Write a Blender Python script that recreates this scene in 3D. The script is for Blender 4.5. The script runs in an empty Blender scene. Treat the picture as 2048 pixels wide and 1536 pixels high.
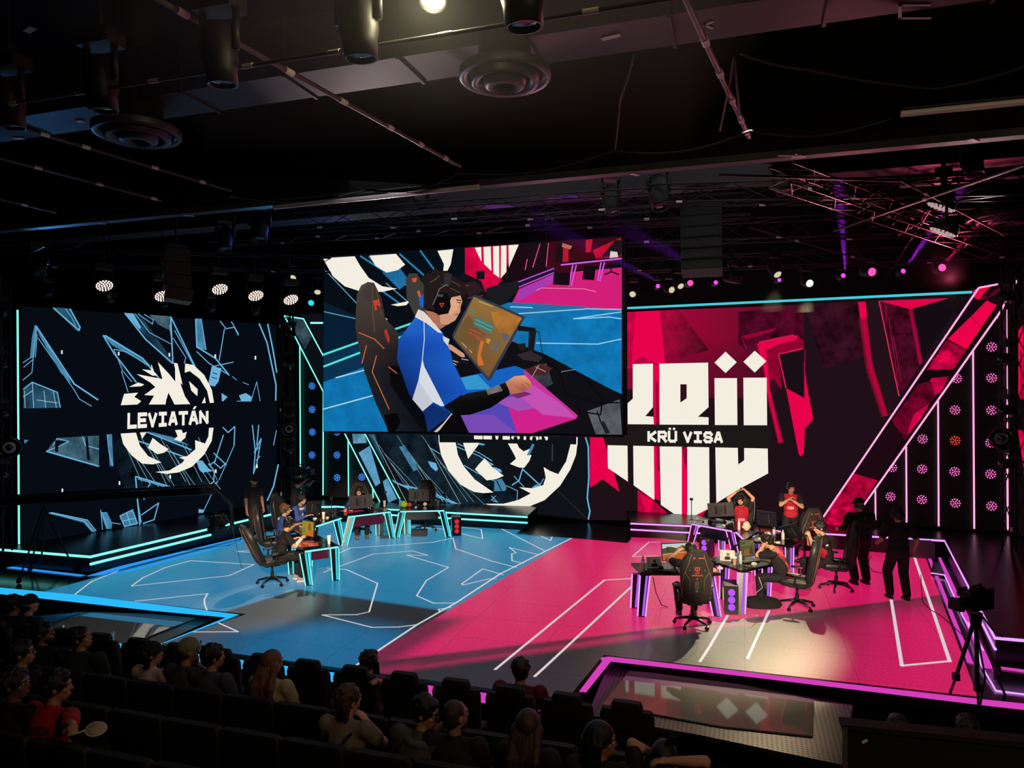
import bpy, bmesh, math, random
from math import sin, cos, pi, radians, atan2, sqrt
from mathutils import Vector, Matrix, Euler
from mathutils.geometry import tessellate_polygon
S = bpy.context.scene
COL = S.collection
random.seed(7)
V = Vector
# ---------------------------------------------------------------- camera
F = 1450.0
CAM = V((0, 0, 4.15))
_p = 4 / 1450.0
_a = 0.006
_f = V((0, cos(_p), -sin(_p))); _r = V((1, 0, 0)); _u = V((0, sin(_p), cos(_p)))
CR = _r * cos(_a) - _u * sin(_a)
CU = _u * cos(_a) + _r * sin(_a)
cam = bpy.data.cameras.new('camera'); cam.sensor_width = 36; cam.lens = F / 2048 * 36
cam.clip_start = 0.05; cam.clip_end = 200
camo = bpy.data.objects.new('camera', cam); COL.objects.link(camo)
m = Matrix((CR, CU, -_f)).transposed().to_4x4(); m.translation = CAM
camo.matrix_world = m
S.camera = camo
S.view_settings.view_transform = 'Standard'
S.view_settings.look = 'None'
S.view_settings.gamma = 1
S.view_settings.use_curve_mapping = False
S.view_settings.exposure = 0.0
# ---------------------------------------------------------------- world (dark hall)
w = bpy.data.worlds.new('hall_dark'); S.world = w; w.use_nodes = True
w.node_tree.nodes['Background'].inputs[0].default_value = (0.5, 0.55, 0.6, 1)
w.node_tree.nodes['Background'].inputs[1].default_value = 0.0035

# ---------------------------------------------------------------- photo geometry helpers
def ray(px, py):
    return (_f * F + CR * (px - 1024) - CU * (py - 768)).normalized()
def onz(px, py, z):
    d = ray(px, py); return CAM + d * ((z - CAM.z) / d.z)
def ony(px, py, Y):
    d = ray(px, py); return CAM + d * (Y / d.y)
def onpl(px, py, p0, n):
    d = ray(px, py); return CAM + d * ((p0 - CAM).dot(n) / d.dot(n))

def lin(c):
    return c / 12.92 if c <= 0.04045 else ((c + 0.055) / 1.055) ** 2.4
def rgb(r, g=None, b=None):
    if g is None:
        r, g, b = r
    return (lin(r / 255), lin(g / 255), lin(b / 255), 1.0)

# ---------------------------------------------------------------- materials
MATS = {}
def mat(name, col, rough=0.6, metal=0.0, emit=None, es=1.0, noise=0.0, nscale=20.0, coat=0.0, bump=0.0, spec=0.5, trans=0.0):
    if name in MATS: return MATS[name]
    m = bpy.data.materials.new(name); m.use_nodes = True
    nt = m.node_tree; b = nt.nodes['Principled BSDF']
    c = rgb(col)
    b.inputs['Base Color'].default_value = c
    b.inputs['Roughness'].default_value = rough
    b.inputs['Metallic'].default_value = metal
    b.inputs['Specular IOR Level'].default_value = spec
    b.inputs['Coat Weight'].default_value = coat
    b.inputs['Transmission Weight'].default_value = trans
    if emit is not None:
        b.inputs['Emission Color'].default_value = rgb(emit)
        b.inputs['Emission Strength'].default_value = es
    if noise or bump:
        tc = nt.nodes.new('ShaderNodeTexCoord')
        nz = nt.nodes.new('ShaderNodeTexNoise'); nz.inputs['Scale'].default_value = nscale
        nz.inputs['Detail'].default_value = 4
        nt.links.new(tc.outputs['Object'], nz.inputs['Vector'])
        if noise:
            mx = nt.nodes.new('ShaderNodeMix'); mx.data_type = 'RGBA'
            mx.inputs[6].default_value = tuple(x * (1 - noise) for x in c[:3]) + (1,)
            mx.inputs[7].default_value = tuple(min(1, x * (1 + noise)) for x in c[:3]) + (1,)
            nt.links.new(nz.outputs['Fac'], mx.inputs[0])
            nt.links.new(mx.outputs[2], b.inputs['Base Color'])
        if bump:
            bp = nt.nodes.new('ShaderNodeBump'); bp.inputs['Strength'].default_value = bump
            bp.inputs['Distance'].default_value = 0.01
            nt.links.new(nz.outputs['Fac'], bp.inputs['Height'])
            nt.links.new(bp.outputs['Normal'], b.inputs['Normal'])
    MATS[name] = m
    return m
def glow(name, col, s=1.0):
    if name in MATS: return MATS[name]
    m = bpy.data.materials.new(name); m.use_nodes = True
    nt = m.node_tree; nt.nodes.clear()
    o = nt.nodes.new('ShaderNodeOutputMaterial'); e = nt.nodes.new('ShaderNodeEmission')
    e.inputs[0].default_value = rgb(col); e.inputs[1].default_value = s
    nt.links.new(e.outputs[0], o.inputs[0]); MATS[name] = m
    return m
def screen_mat():
    # LED pixels: the picture is carried by the colour of each lit patch, a fine grain of uneven pixels over it
    m = bpy.data.materials.new('led_pixels'); m.use_nodes = True
    nt = m.node_tree; nt.nodes.clear(); N = nt.nodes.new; L = nt.links.new
    o = N('ShaderNodeOutputMaterial'); e = N('ShaderNodeEmission')
    at = N('ShaderNodeVertexColor'); at.layer_name = 'Col'
    tc = N('ShaderNodeTexCoord'); nz = N('ShaderNodeTexNoise'); nz.inputs['Scale'].default_value = 2.2
    nz.inputs['Detail'].default_value = 6; nz.inputs['Roughness'].default_value = 0.65
    L(tc.outputs['Object'], nz.inputs['Vector'])
    mr = N('ShaderNodeMapRange'); mr.inputs[1].default_value = 0.36; mr.inputs[2].default_value = 0.64
    mr.inputs[3].default_value = 0.05; mr.inputs[4].default_value = 1.5
    L(nz.outputs['Fac'], mr.inputs[0])
    mx = N('ShaderNodeMix'); mx.data_type = 'FLOAT'; mx.inputs[3].default_value = 1
    iv = N('ShaderNodeMath'); iv.operation = 'SUBTRACT'; iv.inputs[0].default_value = 1.0
    L(at.outputs['Alpha'], iv.inputs[1])
    L(iv.outputs[0], mx.inputs[0]); mx.inputs[2].default_value = 1.0; L(mr.outputs[0], mx.inputs[3])
    vm = N('ShaderNodeVectorMath'); vm.operation = 'SCALE'
    L(at.outputs['Color'], vm.inputs[0]); L(mx.outputs[0], vm.inputs['Scale'])
    L(vm.outputs[0], e.inputs[0]); e.inputs[1].default_value = 1.0
    L(e.outputs[0], o.inputs[0]); MATS['led_pixels'] = m
    return m
SCREEN = screen_mat()

# ---------------------------------------------------------------- mesh builder
class MB:
    def __init__(s):
        s.v = []; s.f = []; s.mi = []; s.sm = []; s.fc = []; s.T = None; s.m = 0; s.c = (1, 1, 1, 1)
    def add(s, vs, fs, smooth=False, cols=None):
        b = len(s.v)
        T = s.T
        for p in vs:
            p = V(p); s.v.append(T @ p if T else p)
        for f in fs:
            s.f.append([b + i for i in f]); s.mi.append(s.m); s.sm.append(smooth)
            s.fc.append([cols[i] for i in f] if cols else [s.c] * len(f))
        return s
    def box(s, c, d, R=None):
        x, y, z = d[0] / 2, d[1] / 2, d[2] / 2
        vs = [V((sx * x, sy * y, sz * z)) for sx in (-1, 1) for sy in (-1, 1) for sz in (-1, 1)]
        if R is not None: vs = [R @ v for v in vs]
        c = V(c)
        return s.add([c + v for v in vs], [(0, 1, 3, 2), (4, 6, 7, 5), (0, 4, 5, 1), (2, 3, 7, 6), (0, 2, 6, 4), (1, 5, 7, 3)])
    def cyl(s, p0, p1, r0, r1=None, n=12, cap=True, smooth=True):
        r1 = r0 if r1 is None else r1
        p0 = V(p0); p1 = V(p1); d = p1 - p0
        if d.length < 1e-7: return s
        d.normalize(); a = d.orthogonal().normalized(); b = d.cross(a)
        vs = []
        for p, r in ((p0, r0), (p1, r1)):
            for i in range(n):
                t = 2 * pi * i / n; vs.append(p + a * cos(t) * r + b * sin(t) * r)
        fs = [(i, (i + 1) % n, n + (i + 1) % n, n + i) for i in range(n)]
        s.add(vs, fs, smooth)
        if cap: s.add(vs, [tuple(range(n))[::-1], tuple(range(n, 2 * n))])
        return s
    def tube(s, pts, r, n=8):
        pts = [V(p) for p in pts]
        rs = r if isinstance(r, (list, tuple)) else [r] * len(pts)
        a = None; vs = []
        for i, p in enumerate(pts):
            d = (pts[min(i + 1, len(pts) - 1)] - pts[max(i - 1, 0)])
            if d.length < 1e-7: d = V((0, 0, 1))
            d.normalize()
            if a is None: a = d.orthogonal().normalized()
            else:
                a = (a - d * a.dot(d))
                a = a.normalized() if a.length > 1e-6 else d.orthogonal().normalized()
            b = d.cross(a)
            for k in range(n):
                t = 2 * pi * k / n; vs.append(p + (a * cos(t) + b * sin(t)) * rs[i])
        fs = []
        for i in range(len(pts) - 1):
            for k in range(n):
                fs.append((i * n + k, i * n + (k + 1) % n, (i + 1) * n + (k + 1) % n, (i + 1) * n + k))
        fs.append(tuple(range(n))[::-1]); fs.append(tuple(range((len(pts) - 1) * n, len(pts) * n)))
        return s.add(vs, fs, True)
    def ell(s, c, r, R=None, nu=14, nv=9):
        c = V(c); r = (r, r, r) if not isinstance(r, (tuple, list)) else r
        vs = [V((0, 0, r[2]))]
        for j in range(1, nv):
            t = pi * j / nv
            for i in range(nu):
                u = 2 * pi * i / nu; vs.append(V((r[0] * sin(t) * cos(u), r[1] * sin(t) * sin(u), r[2] * cos(t))))
        vs.append(V((0, 0, -r[2])))
        fs = [(0, 1 + i, 1 + (i + 1) % nu) for i in range(nu)]
        for j in range(nv - 2):
            for i in range(nu):
                a = 1 + j * nu; b = a + nu
                fs.append((a + i, b + i, b + (i + 1) % nu, a + (i + 1) % nu))
        l = len(vs) - 1; a = 1 + (nv - 2) * nu
        fs += [(l, a + (i + 1) % nu, a + i) for i in range(nu)]
        if R is not None: vs = [R @ v for v in vs]
        return s.add([c + v for v in vs], fs, True)
    def lathe(s, prof, c=(0, 0, 0), n=20, R=None, smooth=True):
        c = V(c); vs = []
        for r, z in prof:
            for i in range(n):
                t = 2 * pi * i / n; v = V((r * cos(t), r * sin(t), z)); vs.append(c + (R @ v if R is not None else v))
        fs = []
        for j in range(len(prof) - 1):
            for i in range(n):
                fs.append((j * n + i, j * n + (i + 1) % n, (j + 1) * n + (i + 1) % n, (j + 1) * n + i))
        s.add(vs, fs, smooth)
        e = []
        if prof[0][0] > 1e-4: e.append(tuple(range(n))[::-1])
        if prof[-1][0] > 1e-4: e.append(tuple(range((len(prof) - 1) * n, len(prof) * n)))
        if e: s.add(vs, e)
        return s
    def loft(s, secs, n=20, pw=2.6, smooth=True):
        # secs: (centre, half width x, half depth y)   superellipse sections stacked along z (or anywhere)
        vs = []
        for c, a, b in secs:
            c = V(c)
            for i in range(n):
                t = 2 * pi * i / n; ct, st = cos(t), sin(t)
                x = abs(ct) ** (2 / pw) * (1 if ct >= 0 else -1) * a
                y = abs(st) ** (2 / pw) * (1 if st >= 0 else -1) * b
                vs.append(c + V((x, y, 0)))
        fs = []
        for j in range(len(secs) - 1):
            for i in range(n):
                fs.append((j * n + i, j * n + (i + 1) % n, (j + 1) * n + (i + 1) % n, (j + 1) * n + i))
        s.add(vs, fs, smooth)
        s.add(vs, [tuple(range(n))[::-1], tuple(range((len(secs) - 1) * n, len(secs) * n))])
        return s
    def prism(s, poly, z0, z1, smooth=False):
        # poly: list of (x,y); concave allowed
        n = len(poly)
        vs = [V((p[0], p[1], z0)) for p in poly] + [V((p[0], p[1], z1)) for p in poly]
        t = tessellate_polygon([[V((p[0], p[1], 0)) for p in poly]])
        ar = sum(poly[i][0] * poly[(i + 1) % n][1] - poly[(i + 1) % n][0] * poly[i][1] for i in range(n))
        fs = []
        for a, b, c in t:
            u = poly[a]; v2 = poly[b]; w2 = poly[c]
            o = (v2[0] - u[0]) * (w2[1] - u[1]) - (v2[1] - u[1]) * (w2[0] - u[0])
            if o < 0: a, c = c, a
            fs.append((n + a, n + b, n + c)); fs.append((c, b, a))
        for i in range(n):
            j = (i + 1) % n
            fs.append((i, j, n + j, n + i) if ar > 0 else (j, i, n + i, n + j))
        return s.add(vs, fs, smooth)
    def poly3(s, pts, flip=None, cols=None):
        pts = [V(p) for p in pts]
        t = tessellate_polygon([pts])
        fs = []
        for a, b, c in t:
            nn = (pts[b] - pts[a]).cross(pts[c] - pts[a])
            if flip is not None and nn.dot(flip) < 0: a, c = c, a
            fs.append((a, b, c))
        return s.add(pts, fs, False, cols)
    def cap(s, p0, r0, p1, r1, n=12):
        # tapered capsule, closed
        s.cyl(p0, p1, r0, r1, n); s.ell(p0, r0, None, n, 7); s.ell(p1, r1, None, n, 7)
        return s
    def build(s, name, mats, parent=None, cols=False, label=None):
        me = bpy.data.meshes.new(name)
        me.from_pydata([tuple(v) for v in s.v], [], s.f)
        if not isinstance(mats, (list, tuple)): mats = [mats]
        for mm in mats: me.materials.append(mm)
        me.polygons.foreach_set('material_index', s.mi)
        me.polygons.foreach_set('use_smooth', s.sm)
        if cols:
            ca = me.color_attributes.new('Col', 'FLOAT_COLOR', 'CORNER')
            flat = []
            for fc in s.fc:
                for c in fc: flat.extend(c)
            ca.data.foreach_set('color', flat)
        me.update()
        o = bpy.data.objects.new(name, me); COL.objects.link(o)
        if parent: o.parent = parent
        if label: o['label'] = label
        return o

def tag(o, label=None, cat=None, group=None, kind=None):
    if label: o['label'] = label
    if cat: o['category'] = cat
    if group: o['group'] = group
    if kind: o['kind'] = kind
    return o
def thing(name, label, cat, loc=(0, 0, 0), rz=0.0, group=None, rot=None):
    o = bpy.data.objects.new(name, None); COL.objects.link(o)
    o.empty_display_size = 0.1
    o.location = loc
    o.rotation_euler = rot if rot is not None else (0, 0, rz)
    return tag(o, label, cat, group)
def copy_tree(o, parent=None):
    c = o.copy(); COL.objects.link(c)
    if parent: c.parent = parent
    for ch in list(o.children): copy_tree(ch, c)
    return c
def dup(o, loc, rz, label, group=None, rot=None):
    c = copy_tree(o); c.location = loc; c.rotation_euler = rot if rot is not None else (0, 0, rz)
    c['label'] = label
    if group: c['group'] = group
    return c
def struct(o): o['kind'] = 'structure'; return o

# block lettering: strokes on a 4 x 6 grid
GL = {
 'A': [[(0, 0), (1.6, 6), (2.4, 6), (4, 0)], [(.6, 1.9), (3.4, 1.9)]],
 'C': [[(4, 1.2), (3.2, 0), (.8, 0), (0, 1), (0, 5), (.8, 6), (3.2, 6), (4, 4.8)]],
 'D': [[(0, 0), (0, 6), (3, 6), (4, 5), (4, 1), (3, 0), (0, 0)]],
 'E': [[(4, 0), (0, 0), (0, 6), (4, 6)], [(0, 3), (3.4, 3)]],
 'F': [[(0, 0), (0, 6), (4, 6)], [(0, 3), (3.4, 3)]],
 'G': [[(4, 4.8), (3.2, 6), (.8, 6), (0, 5), (0, 1), (.8, 0), (4, 0), (4, 3), (2.4, 3)]],
 'I': [[(.4, 0), (3.6, 0)], [(2, 0), (2, 6)], [(.4, 6), (3.6, 6)]],
 'K': [[(0, 0), (0, 6)], [(4, 6), (.4, 3), (4, 0)]],
 'L': [[(0, 6), (0, 0), (4, 0)]],
 'N': [[(0, 0), (0, 6), (4, 0), (4, 6)]],
 'M': [[(0, 0), (0, 6), (2, 3), (4, 6), (4, 0)]],
 'O': [[(.8, 0), (0, 1), (0, 5), (.8, 6), (3.2, 6), (4, 5), (4, 1), (3.2, 0), (.8, 0)]],
 'P': [[(0, 0), (0, 6), (3.2, 6), (4, 5.2), (4, 3.4), (3.2, 2.6), (0, 2.6)]],
 'R': [[(0, 0), (0, 6), (3.2, 6), (4, 5.2), (4, 3.6), (3.2, 2.8), (0, 2.8)], [(2, 2.8), (4, 0)]],
 'S': [[(4, 5), (3.2, 6), (.8, 6), (0, 5), (0, 4), (.8, 3.1), (3.2, 2.9), (4, 2), (4, 1), (3.2, 0), (.8, 0), (0, 1)]],
 'T': [[(0, 6), (4, 6)], [(2, 6), (2, 0)]],
 'U': [[(0, 6), (0, 1), (.8, 0), (3.2, 0), (4, 1), (4, 6)]],
 'V': [[(0, 6), (2, 0), (4, 6)]],
 'X': [[(0, 0), (4, 6)], [(0, 6), (4, 0)]],
 'Y': [[(0, 6), (2, 3), (4, 6)], [(2, 3), (2, 0)]],
 'Z': [[(0, 6), (4, 6), (0, 0), (4, 0)]],
 ' ': [],
}
def stroke_quads(pts, w, ends=0.0):
    """2-D polyline to quads of width w with squared joints"""
    out = []
    for i in range(len(pts) - 1):
        x0, y0 = pts[i]; x1, y1 = pts[i + 1]
        dx, dy = x1 - x0, y1 - y0; l = math.hypot(dx, dy)
        if l < 1e-9: continue
        dx /= l; dy /= l; e = w * 0.42
        if i == 0: ex0 = ends
        else: ex0 = e
        ex1 = ends if i == len(pts) - 2 else e
        a = (x0 - dx * ex0, y0 - dy * ex0); b = (x1 + dx * ex1, y1 + dy * ex1)
        nx, ny = -dy * w / 2, dx * w / 2
        out.append([(a[0] + nx, a[1] + ny), (b[0] + nx, b[1] + ny), (b[0] - nx, b[1] - ny), (a[0] - nx, a[1] - ny)])
    return out
def word_quads(text, x0, y0, x1, y1, th=1.15, gap=1.7):
    """quads of a word filling the box (x0,y0)-(x1,y1); y0 is the baseline"""
    q = []; x = 0
    accents = {'Á': 'A', 'Ü': 'U'}
    for ch in text:
        base = accents.get(ch, ch)
        for st in GL[base]:
            for k in stroke_quads([(p[0] + x + th / 2, p[1] * (6 - th) / 6 + th / 2) for p in st], th, th / 2 if ch not in 'AVKXMN' else th * .3): q.append(k)
        if ch == 'Á': q.append([(x + 2.2, 6.6), (x + 3.4, 6.6), (x + 4.6, 7.9), (x + 3.2, 7.9)])
        if ch == 'Ü':
            for k in (.5, 3.0): q.append([(x + k, 6.5), (x + k + 1.4, 6.5), (x + k + 1.4, 7.6), (x + k, 7.6)])
        x += (2.4 if ch == ' ' else 4 + th) + gap * .5
    wd = x - gap * .5
    return [[(x0 + (a / wd) * (x1 - x0), y0 + (b / 6) * (y1 - y0)) for a, b in k] for k in q]
# ================================================================ stage lighting
def round_spot(name, loc, target, col, power, angle, blend=0.6, radius=0.06):
    L_ = bpy.data.lights.new(name, 'SPOT'); L_.energy = power; L_.color = rgb(col)[:3]
    L_.spot_size = radians(angle); L_.spot_blend = blend; L_.shadow_soft_size = radius
    o = bpy.data.objects.new(name, L_); COL.objects.link(o)
    o.location = loc; d = V(target) - V(loc); o.rotation_euler = d.to_track_quat('-Z', 'Y').to_euler()
    return o
# warm back lights behind each team: pools in front of the desks
round_spot('warm_back_lamp', ony(1620, 566, 17.2), onz(1500, 1276, 0), (255, 240, 186), 9800, 20, .85)
round_spot('warm_back_lamp', ony(1556, 553, 17.2), onz(1420, 1325, 0), (255, 232, 186), 1500, 24, .9)
round_spot('warm_back_lamp', ony(628, 586, 19.5), onz(520, 1205, 0), (235, 232, 225), 2600, 17, .6)
# warm key lights on the players, from over the audience
round_spot('warm_key_lamp', (-1.6, .6, 5.9), onz(560, 1075, .8), (255, 226, 190), 14000, 11, .5)
round_spot('warm_key_lamp', (-.6, .6, 5.9), onz(745, 1030, .8), (255, 226, 190), 15000, 10.5, .5)
round_spot('warm_key_lamp', (1.0, .6, 5.9), onz(1500, 1100, .8), (255, 226, 190), 12500, 14.5, .5)
round_spot('warm_key_lamp', (2.6, .6, 5.9), ony(1540, 1010, 17.0), (255, 226, 190), 7000, 9.5, .5)
round_spot('warm_key_lamp', (-4.6, .6, 5.9), ony(520, 1010, 18.5), (255, 232, 205), 2000, 6, .5)
round_spot('notch_fill_light', (2.6, 8.0, 7.0), onz(1440, 1400, -.1), (255, 236, 214), 120, 34, .8)  # added fill without a fixture, brightens the right notch cover
round_spot('notch_fill_light', (-6.5, 10.5, 7.0), onz(260, 1262, -.1), (225, 228, 235), 420, 34, .8)  # same added fill for the left notch cover
round_spot('warm_back_lamp', ony(1380, 580, 18.5), onz(600, 1232, 0), (255, 214, 170), 260, 7, .5)
# soft general light over the stage
al = bpy.data.lights.new('stage_wash', 'AREA'); al.energy = 60; al.size = 7; al.color = rgb(240, 236, 240)[:3]
o = bpy.data.objects.new('stage_wash', al); COL.objects.link(o); o.location = (1, 11, 7.2); o.rotation_euler = (radians(25), 0, 0)
# the lamp seen at the top of the frame spills on the rig and on the seats below
pl_ = bpy.data.lights.new('rig_lamp_spill', 'POINT'); pl_.energy = 40; pl_.color = rgb(255, 240, 190)[:3]; pl_.shadow_soft_size = .09
o = bpy.data.objects.new('rig_lamp_spill', pl_); COL.objects.link(o); o.location = ony(866, -10, 5.0) + V((0, -.15, -.12))
# house lights low behind the seats
al = bpy.data.lights.new('house_light', 'AREA'); al.energy = 125; al.size = 3; al.color = rgb(255, 214, 170)[:3]
o = bpy.data.objects.new('house_light', al); COL.objects.link(o); o.location = (5, -2, 7.5); o.rotation_euler = (radians(35), 0, radians(12))
# ================================================================ planes of the set
def vplane(a, b):
    """vertical plane through two ground points; normal faces the camera"""
    d = V((b[0] - a[0], b[1] - a[1], 0)).normalized()
    n = V((d.y, -d.x, 0))
    if (CAM - V((a[0], a[1], 0))).dot(n) < 0: n = -n
    return V((a[0], a[1], 0)), n
ZP = 0.40                                   # platform height
PLp, PLn = vplane(onz(185, 1064.4, ZP), onz(406, 1027.6, ZP))
C1p, C1n = vplane((2.31, 21.5), (2.31 - 3.884, 21.5 + 0.954))
C2p, C2n = vplane((2.31, 21.5), (11.25, 17.8))
def L3(px, py, off=0.0): return onpl(px, py, PLp, PLn) + PLn * off
def K1p(px, py, off=0.0): return onpl(px, py, C1p, C1n) + C1n * off
def K2p(px, py, off=0.0): return onpl(px, py, C2p, C2n) + C2n * off
AX = V((0.9525, -0.3045, 0)); AY = V((0.3045, 0.9525, 0))       # across / along the theatre
def ax(u, v, z=0.0): return AX * u + AY * v + V((0, 0, z))

black = mat('black_paint', (14, 14, 16), 0.75)
blackm = mat('black_metal', (20, 20, 22), 0.45, 0.4)
dark = mat('dark_drape', (7, 8, 10), 0.95)
ceilm = mat('ceiling_black', (12, 13, 12), 0.9, noise=0.3, nscale=3)
def gloss_floor():
    m = mat('stage_black_gloss', (13, 14, 18), 0.16, spec=0.6, bump=0.06, nscale=1.5)
    return m
glossf = gloss_floor()
def led_floor(name, regions, base):
    """LED floor tiles: grey glossy tile faces, the show picture (flat colour fields) lit from inside"""
    m = bpy.data.materials.new(name); m.use_nodes = True; nt = m.node_tree; N = nt.nodes.new; K = nt.links.new
    b = nt.nodes['Principled BSDF']; b.inputs['Roughness'].default_value = 0.3; b.inputs['Specular IOR Level'].default_value = 0.45
    tc = N('ShaderNodeTexCoord'); mp = N('ShaderNodeMapping'); mp.inputs['Rotation'].default_value = (0, 0, radians(17.7))
    K(tc.outputs['Object'], mp.inputs[0])
    br = N('ShaderNodeTexBrick'); br.offset = 0; br.inputs['Scale'].default_value = 1.0
    br.inputs['Brick Width'].default_value = 1.5; br.inputs['Row Height'].default_value = 1.0; br.inputs['Mortar Size'].default_value = 0.006
    br.inputs['Color1'].default_value = (1, 1, 1, 1); br.inputs['Color2'].default_value = (.95, .95, .95, 1); br.inputs['Mortar'].default_value = (.6, .6, .6, 1)
    K(mp.outputs[0], br.inputs[0])
    nz = N('ShaderNodeTexNoise'); nz.inputs['Scale'].default_value = 26; nz.inputs['Detail'].default_value = 5
    K(tc.outputs['Object'], nz.inputs['Vector'])
    nr = N('ShaderNodeMapRange'); nr.inputs[1].default_value = .3; nr.inputs[2].default_value = .7; nr.inputs[3].default_value = .82; nr.inputs[4].default_value = 1.15
    K(nz.outputs['Fac'], nr.inputs[0])
    def vs(a, f):
        n = N('ShaderNodeVectorMath'); n.operation = 'SCALE'; K(a, n.inputs[0]); 
        if isinstance(f, float): n.inputs['Scale'].default_value = f
        else: K(f, n.inputs['Scale'])
        return n.outputs[0]
    g = vs(br.outputs[0], nr.outputs[0]); K(vs(g, 0.13), b.inputs['Base Color'])
    sp = N('ShaderNodeSeparateXYZ'); K(tc.outputs['Object'], sp.inputs[0])
    def M(op, a, c):
        n = N('ShaderNodeMath'); n.operation = op
        for i, x in enumerate((a, c)):
            if isinstance(x, (int, float)): n.inputs[i].default_value = x
            else: K(x, n.inputs[i])
        return n.outputs[0]
    cur = None
    for poly, soft, col, op in regions:
        ar = sum(poly[i].x * poly[(i + 1) % len(poly)].y - poly[(i + 1) % len(poly)].x * poly[i].y for i in range(len(poly)))
        sg = 1 if ar > 0 else -1; val = op
        for i in range(len(poly)):
            a = poly[i]; c = poly[(i + 1) % len(poly)]; dx, dy = c.x - a.x, c.y - a.y; l = math.hypot(dx, dy); nx, ny = -dy / l * sg, dx / l * sg
            s_ = soft[i] if isinstance(soft, (list, tuple)) else soft
            dd = M('ADD', M('ADD', M('MULTIPLY', sp.outputs[0], nx / s_), M('MULTIPLY', sp.outputs[1], ny / s_)), -(nx * a.x + ny * a.y) / s_ + 0.5)
            mr = N('ShaderNodeMapRange'); mr.interpolation_type = 'SMOOTHSTEP'; K(dd, mr.inputs[0]); val = M('MULTIPLY', val, mr.outputs[0])
        mx = N('ShaderNodeMix'); mx.data_type = 'RGBA'; mx.inputs[6].default_value = rgb(base) if cur is None else (0, 0, 0, 1)
        if cur is not None: K(cur, mx.inputs[6])
        mx.inputs[7].default_value = rgb(col); K(val, mx.inputs[0]); cur = mx.outputs[2]
    ml = N('ShaderNodeVectorMath'); ml.operation = 'MULTIPLY'; K(cur, ml.inputs[0]); K(g, ml.inputs[1])
    K(ml.outputs[0], b.inputs['Emission Color']); b.inputs['Emission Strength'].default_value = 1.0
    return m
_c0 = onz(1156, 1070, 0); _c1 = onz(742, 1311, 0); _cd = (_c1 - _c0).normalized(); _cT = _c0 - _cd * 6
def Z_(*p): return [onz(x, y, 0) for x, y in p]
_E = onz(0, 1094.6, 0); BLU = (26, 116, 158); MAG = (204, 14, 90)
tilem = led_floor('led_floor', [
    ([_c0 - _cd * 4, onz(900, 1236, 0), onz(600, 1180, 0), _E, V((-16, 26, 0)), V((-6, 27, 0))], [.03, .12, .2, .3, .2, .2], BLU, 1.0),
    (Z_((628, 1168), (405, 1238), (-60, 1185), (-40, 1060)), [.12, .6, .5, .3], BLU, 1.0),
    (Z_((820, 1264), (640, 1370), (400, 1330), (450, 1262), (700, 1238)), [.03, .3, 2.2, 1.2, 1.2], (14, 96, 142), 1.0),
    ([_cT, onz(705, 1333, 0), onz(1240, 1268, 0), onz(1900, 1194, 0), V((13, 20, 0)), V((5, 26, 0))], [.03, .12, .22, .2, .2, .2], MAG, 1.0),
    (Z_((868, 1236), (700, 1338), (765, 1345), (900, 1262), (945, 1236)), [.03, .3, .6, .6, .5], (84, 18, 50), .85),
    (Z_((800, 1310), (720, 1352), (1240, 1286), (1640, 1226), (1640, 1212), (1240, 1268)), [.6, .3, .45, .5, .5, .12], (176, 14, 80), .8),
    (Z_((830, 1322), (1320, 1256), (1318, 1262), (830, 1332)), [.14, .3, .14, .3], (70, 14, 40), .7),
    (Z_((1560, 1420), (1700, 1228), (1880, 1204), (2010, 1400)), [2.6, 1.6, .5, .5], MAG, 1.0),
], (27, 28, 32))

# stage deck: notched front edge traced on the ground
tipL = onz(475, 1229, 0); backL = onz(305, 1293, 0)
tipR = onz(1205, 1315, 0); frR = onz(1160, 1388, 0)
lE = onz(-260, 1158, 0)
eR = onz(2330, 1448, 0)
fl = V((-4.83, 11.2, 0)); fr_ = V((-.42, 9.76, 0)); fd = (fr_ - fl).normalized()
def on_front(px):                           # point of the straight front edge seen at px
    r = ray(px, 1350); r = V((r.x, r.y, 0))
    n = V((fd.y, -fd.x, 0)); t = (fl - V((0, 0, 0))).dot(n) / r.dot(n); return r * t
fA = on_front(306); fB = on_front(1150)
deck = [lE, tipL, fA, fB, tipR, eR, V((16, 9, 0)), V((18, 26, 0)), V((-16, 28, 0)), V((-18, 15.8, 0))]
b = MB(); b.prism([(p.x, p.y) for p in deck], -0.55, -0.004)
struct(b.build('floor', glossf))
b = MB(); b.box((0, 5, -1.6), (60, 60, 0.3)); struct(b.build('floor_base', mat('lower_floor', (10, 10, 12), 0.8)))
# LED floor tiles on the deck, glowing with the show picture
vy = [onz(88, 1183, 0), onz(205, 1151, 0), onz(495, 1075, 0), onz(540, 1062, 0), V((-6.3, 21.9, 0)), V((-1.9, 21.0, 0)), V((0.3, 20.3, 0)),
      onz(1053, 1058, 0), onz(1105, 1072, 0), onz(1255, 1086, 0), onz(1262, 1078, 0), onz(1262, 1070, 0), V((4.8, 18.6, 0)), onz(1700, 1100, 0), onz(1850, 1112, 0),
      onz(1955, 1393, 0), tipR + V((.03, .1, 0)), fB + V((-.1, .1, 0)), fA + V((.1, .1, 0)), tipL + V((.15, .02, 0))]
b = MB(); b.poly3([V((p.x, p.y, 0.0)) for p in vy], V((0, 0, 1)))
fv = b.build('floor_led_tiles', tilem); struct(fv)

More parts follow.
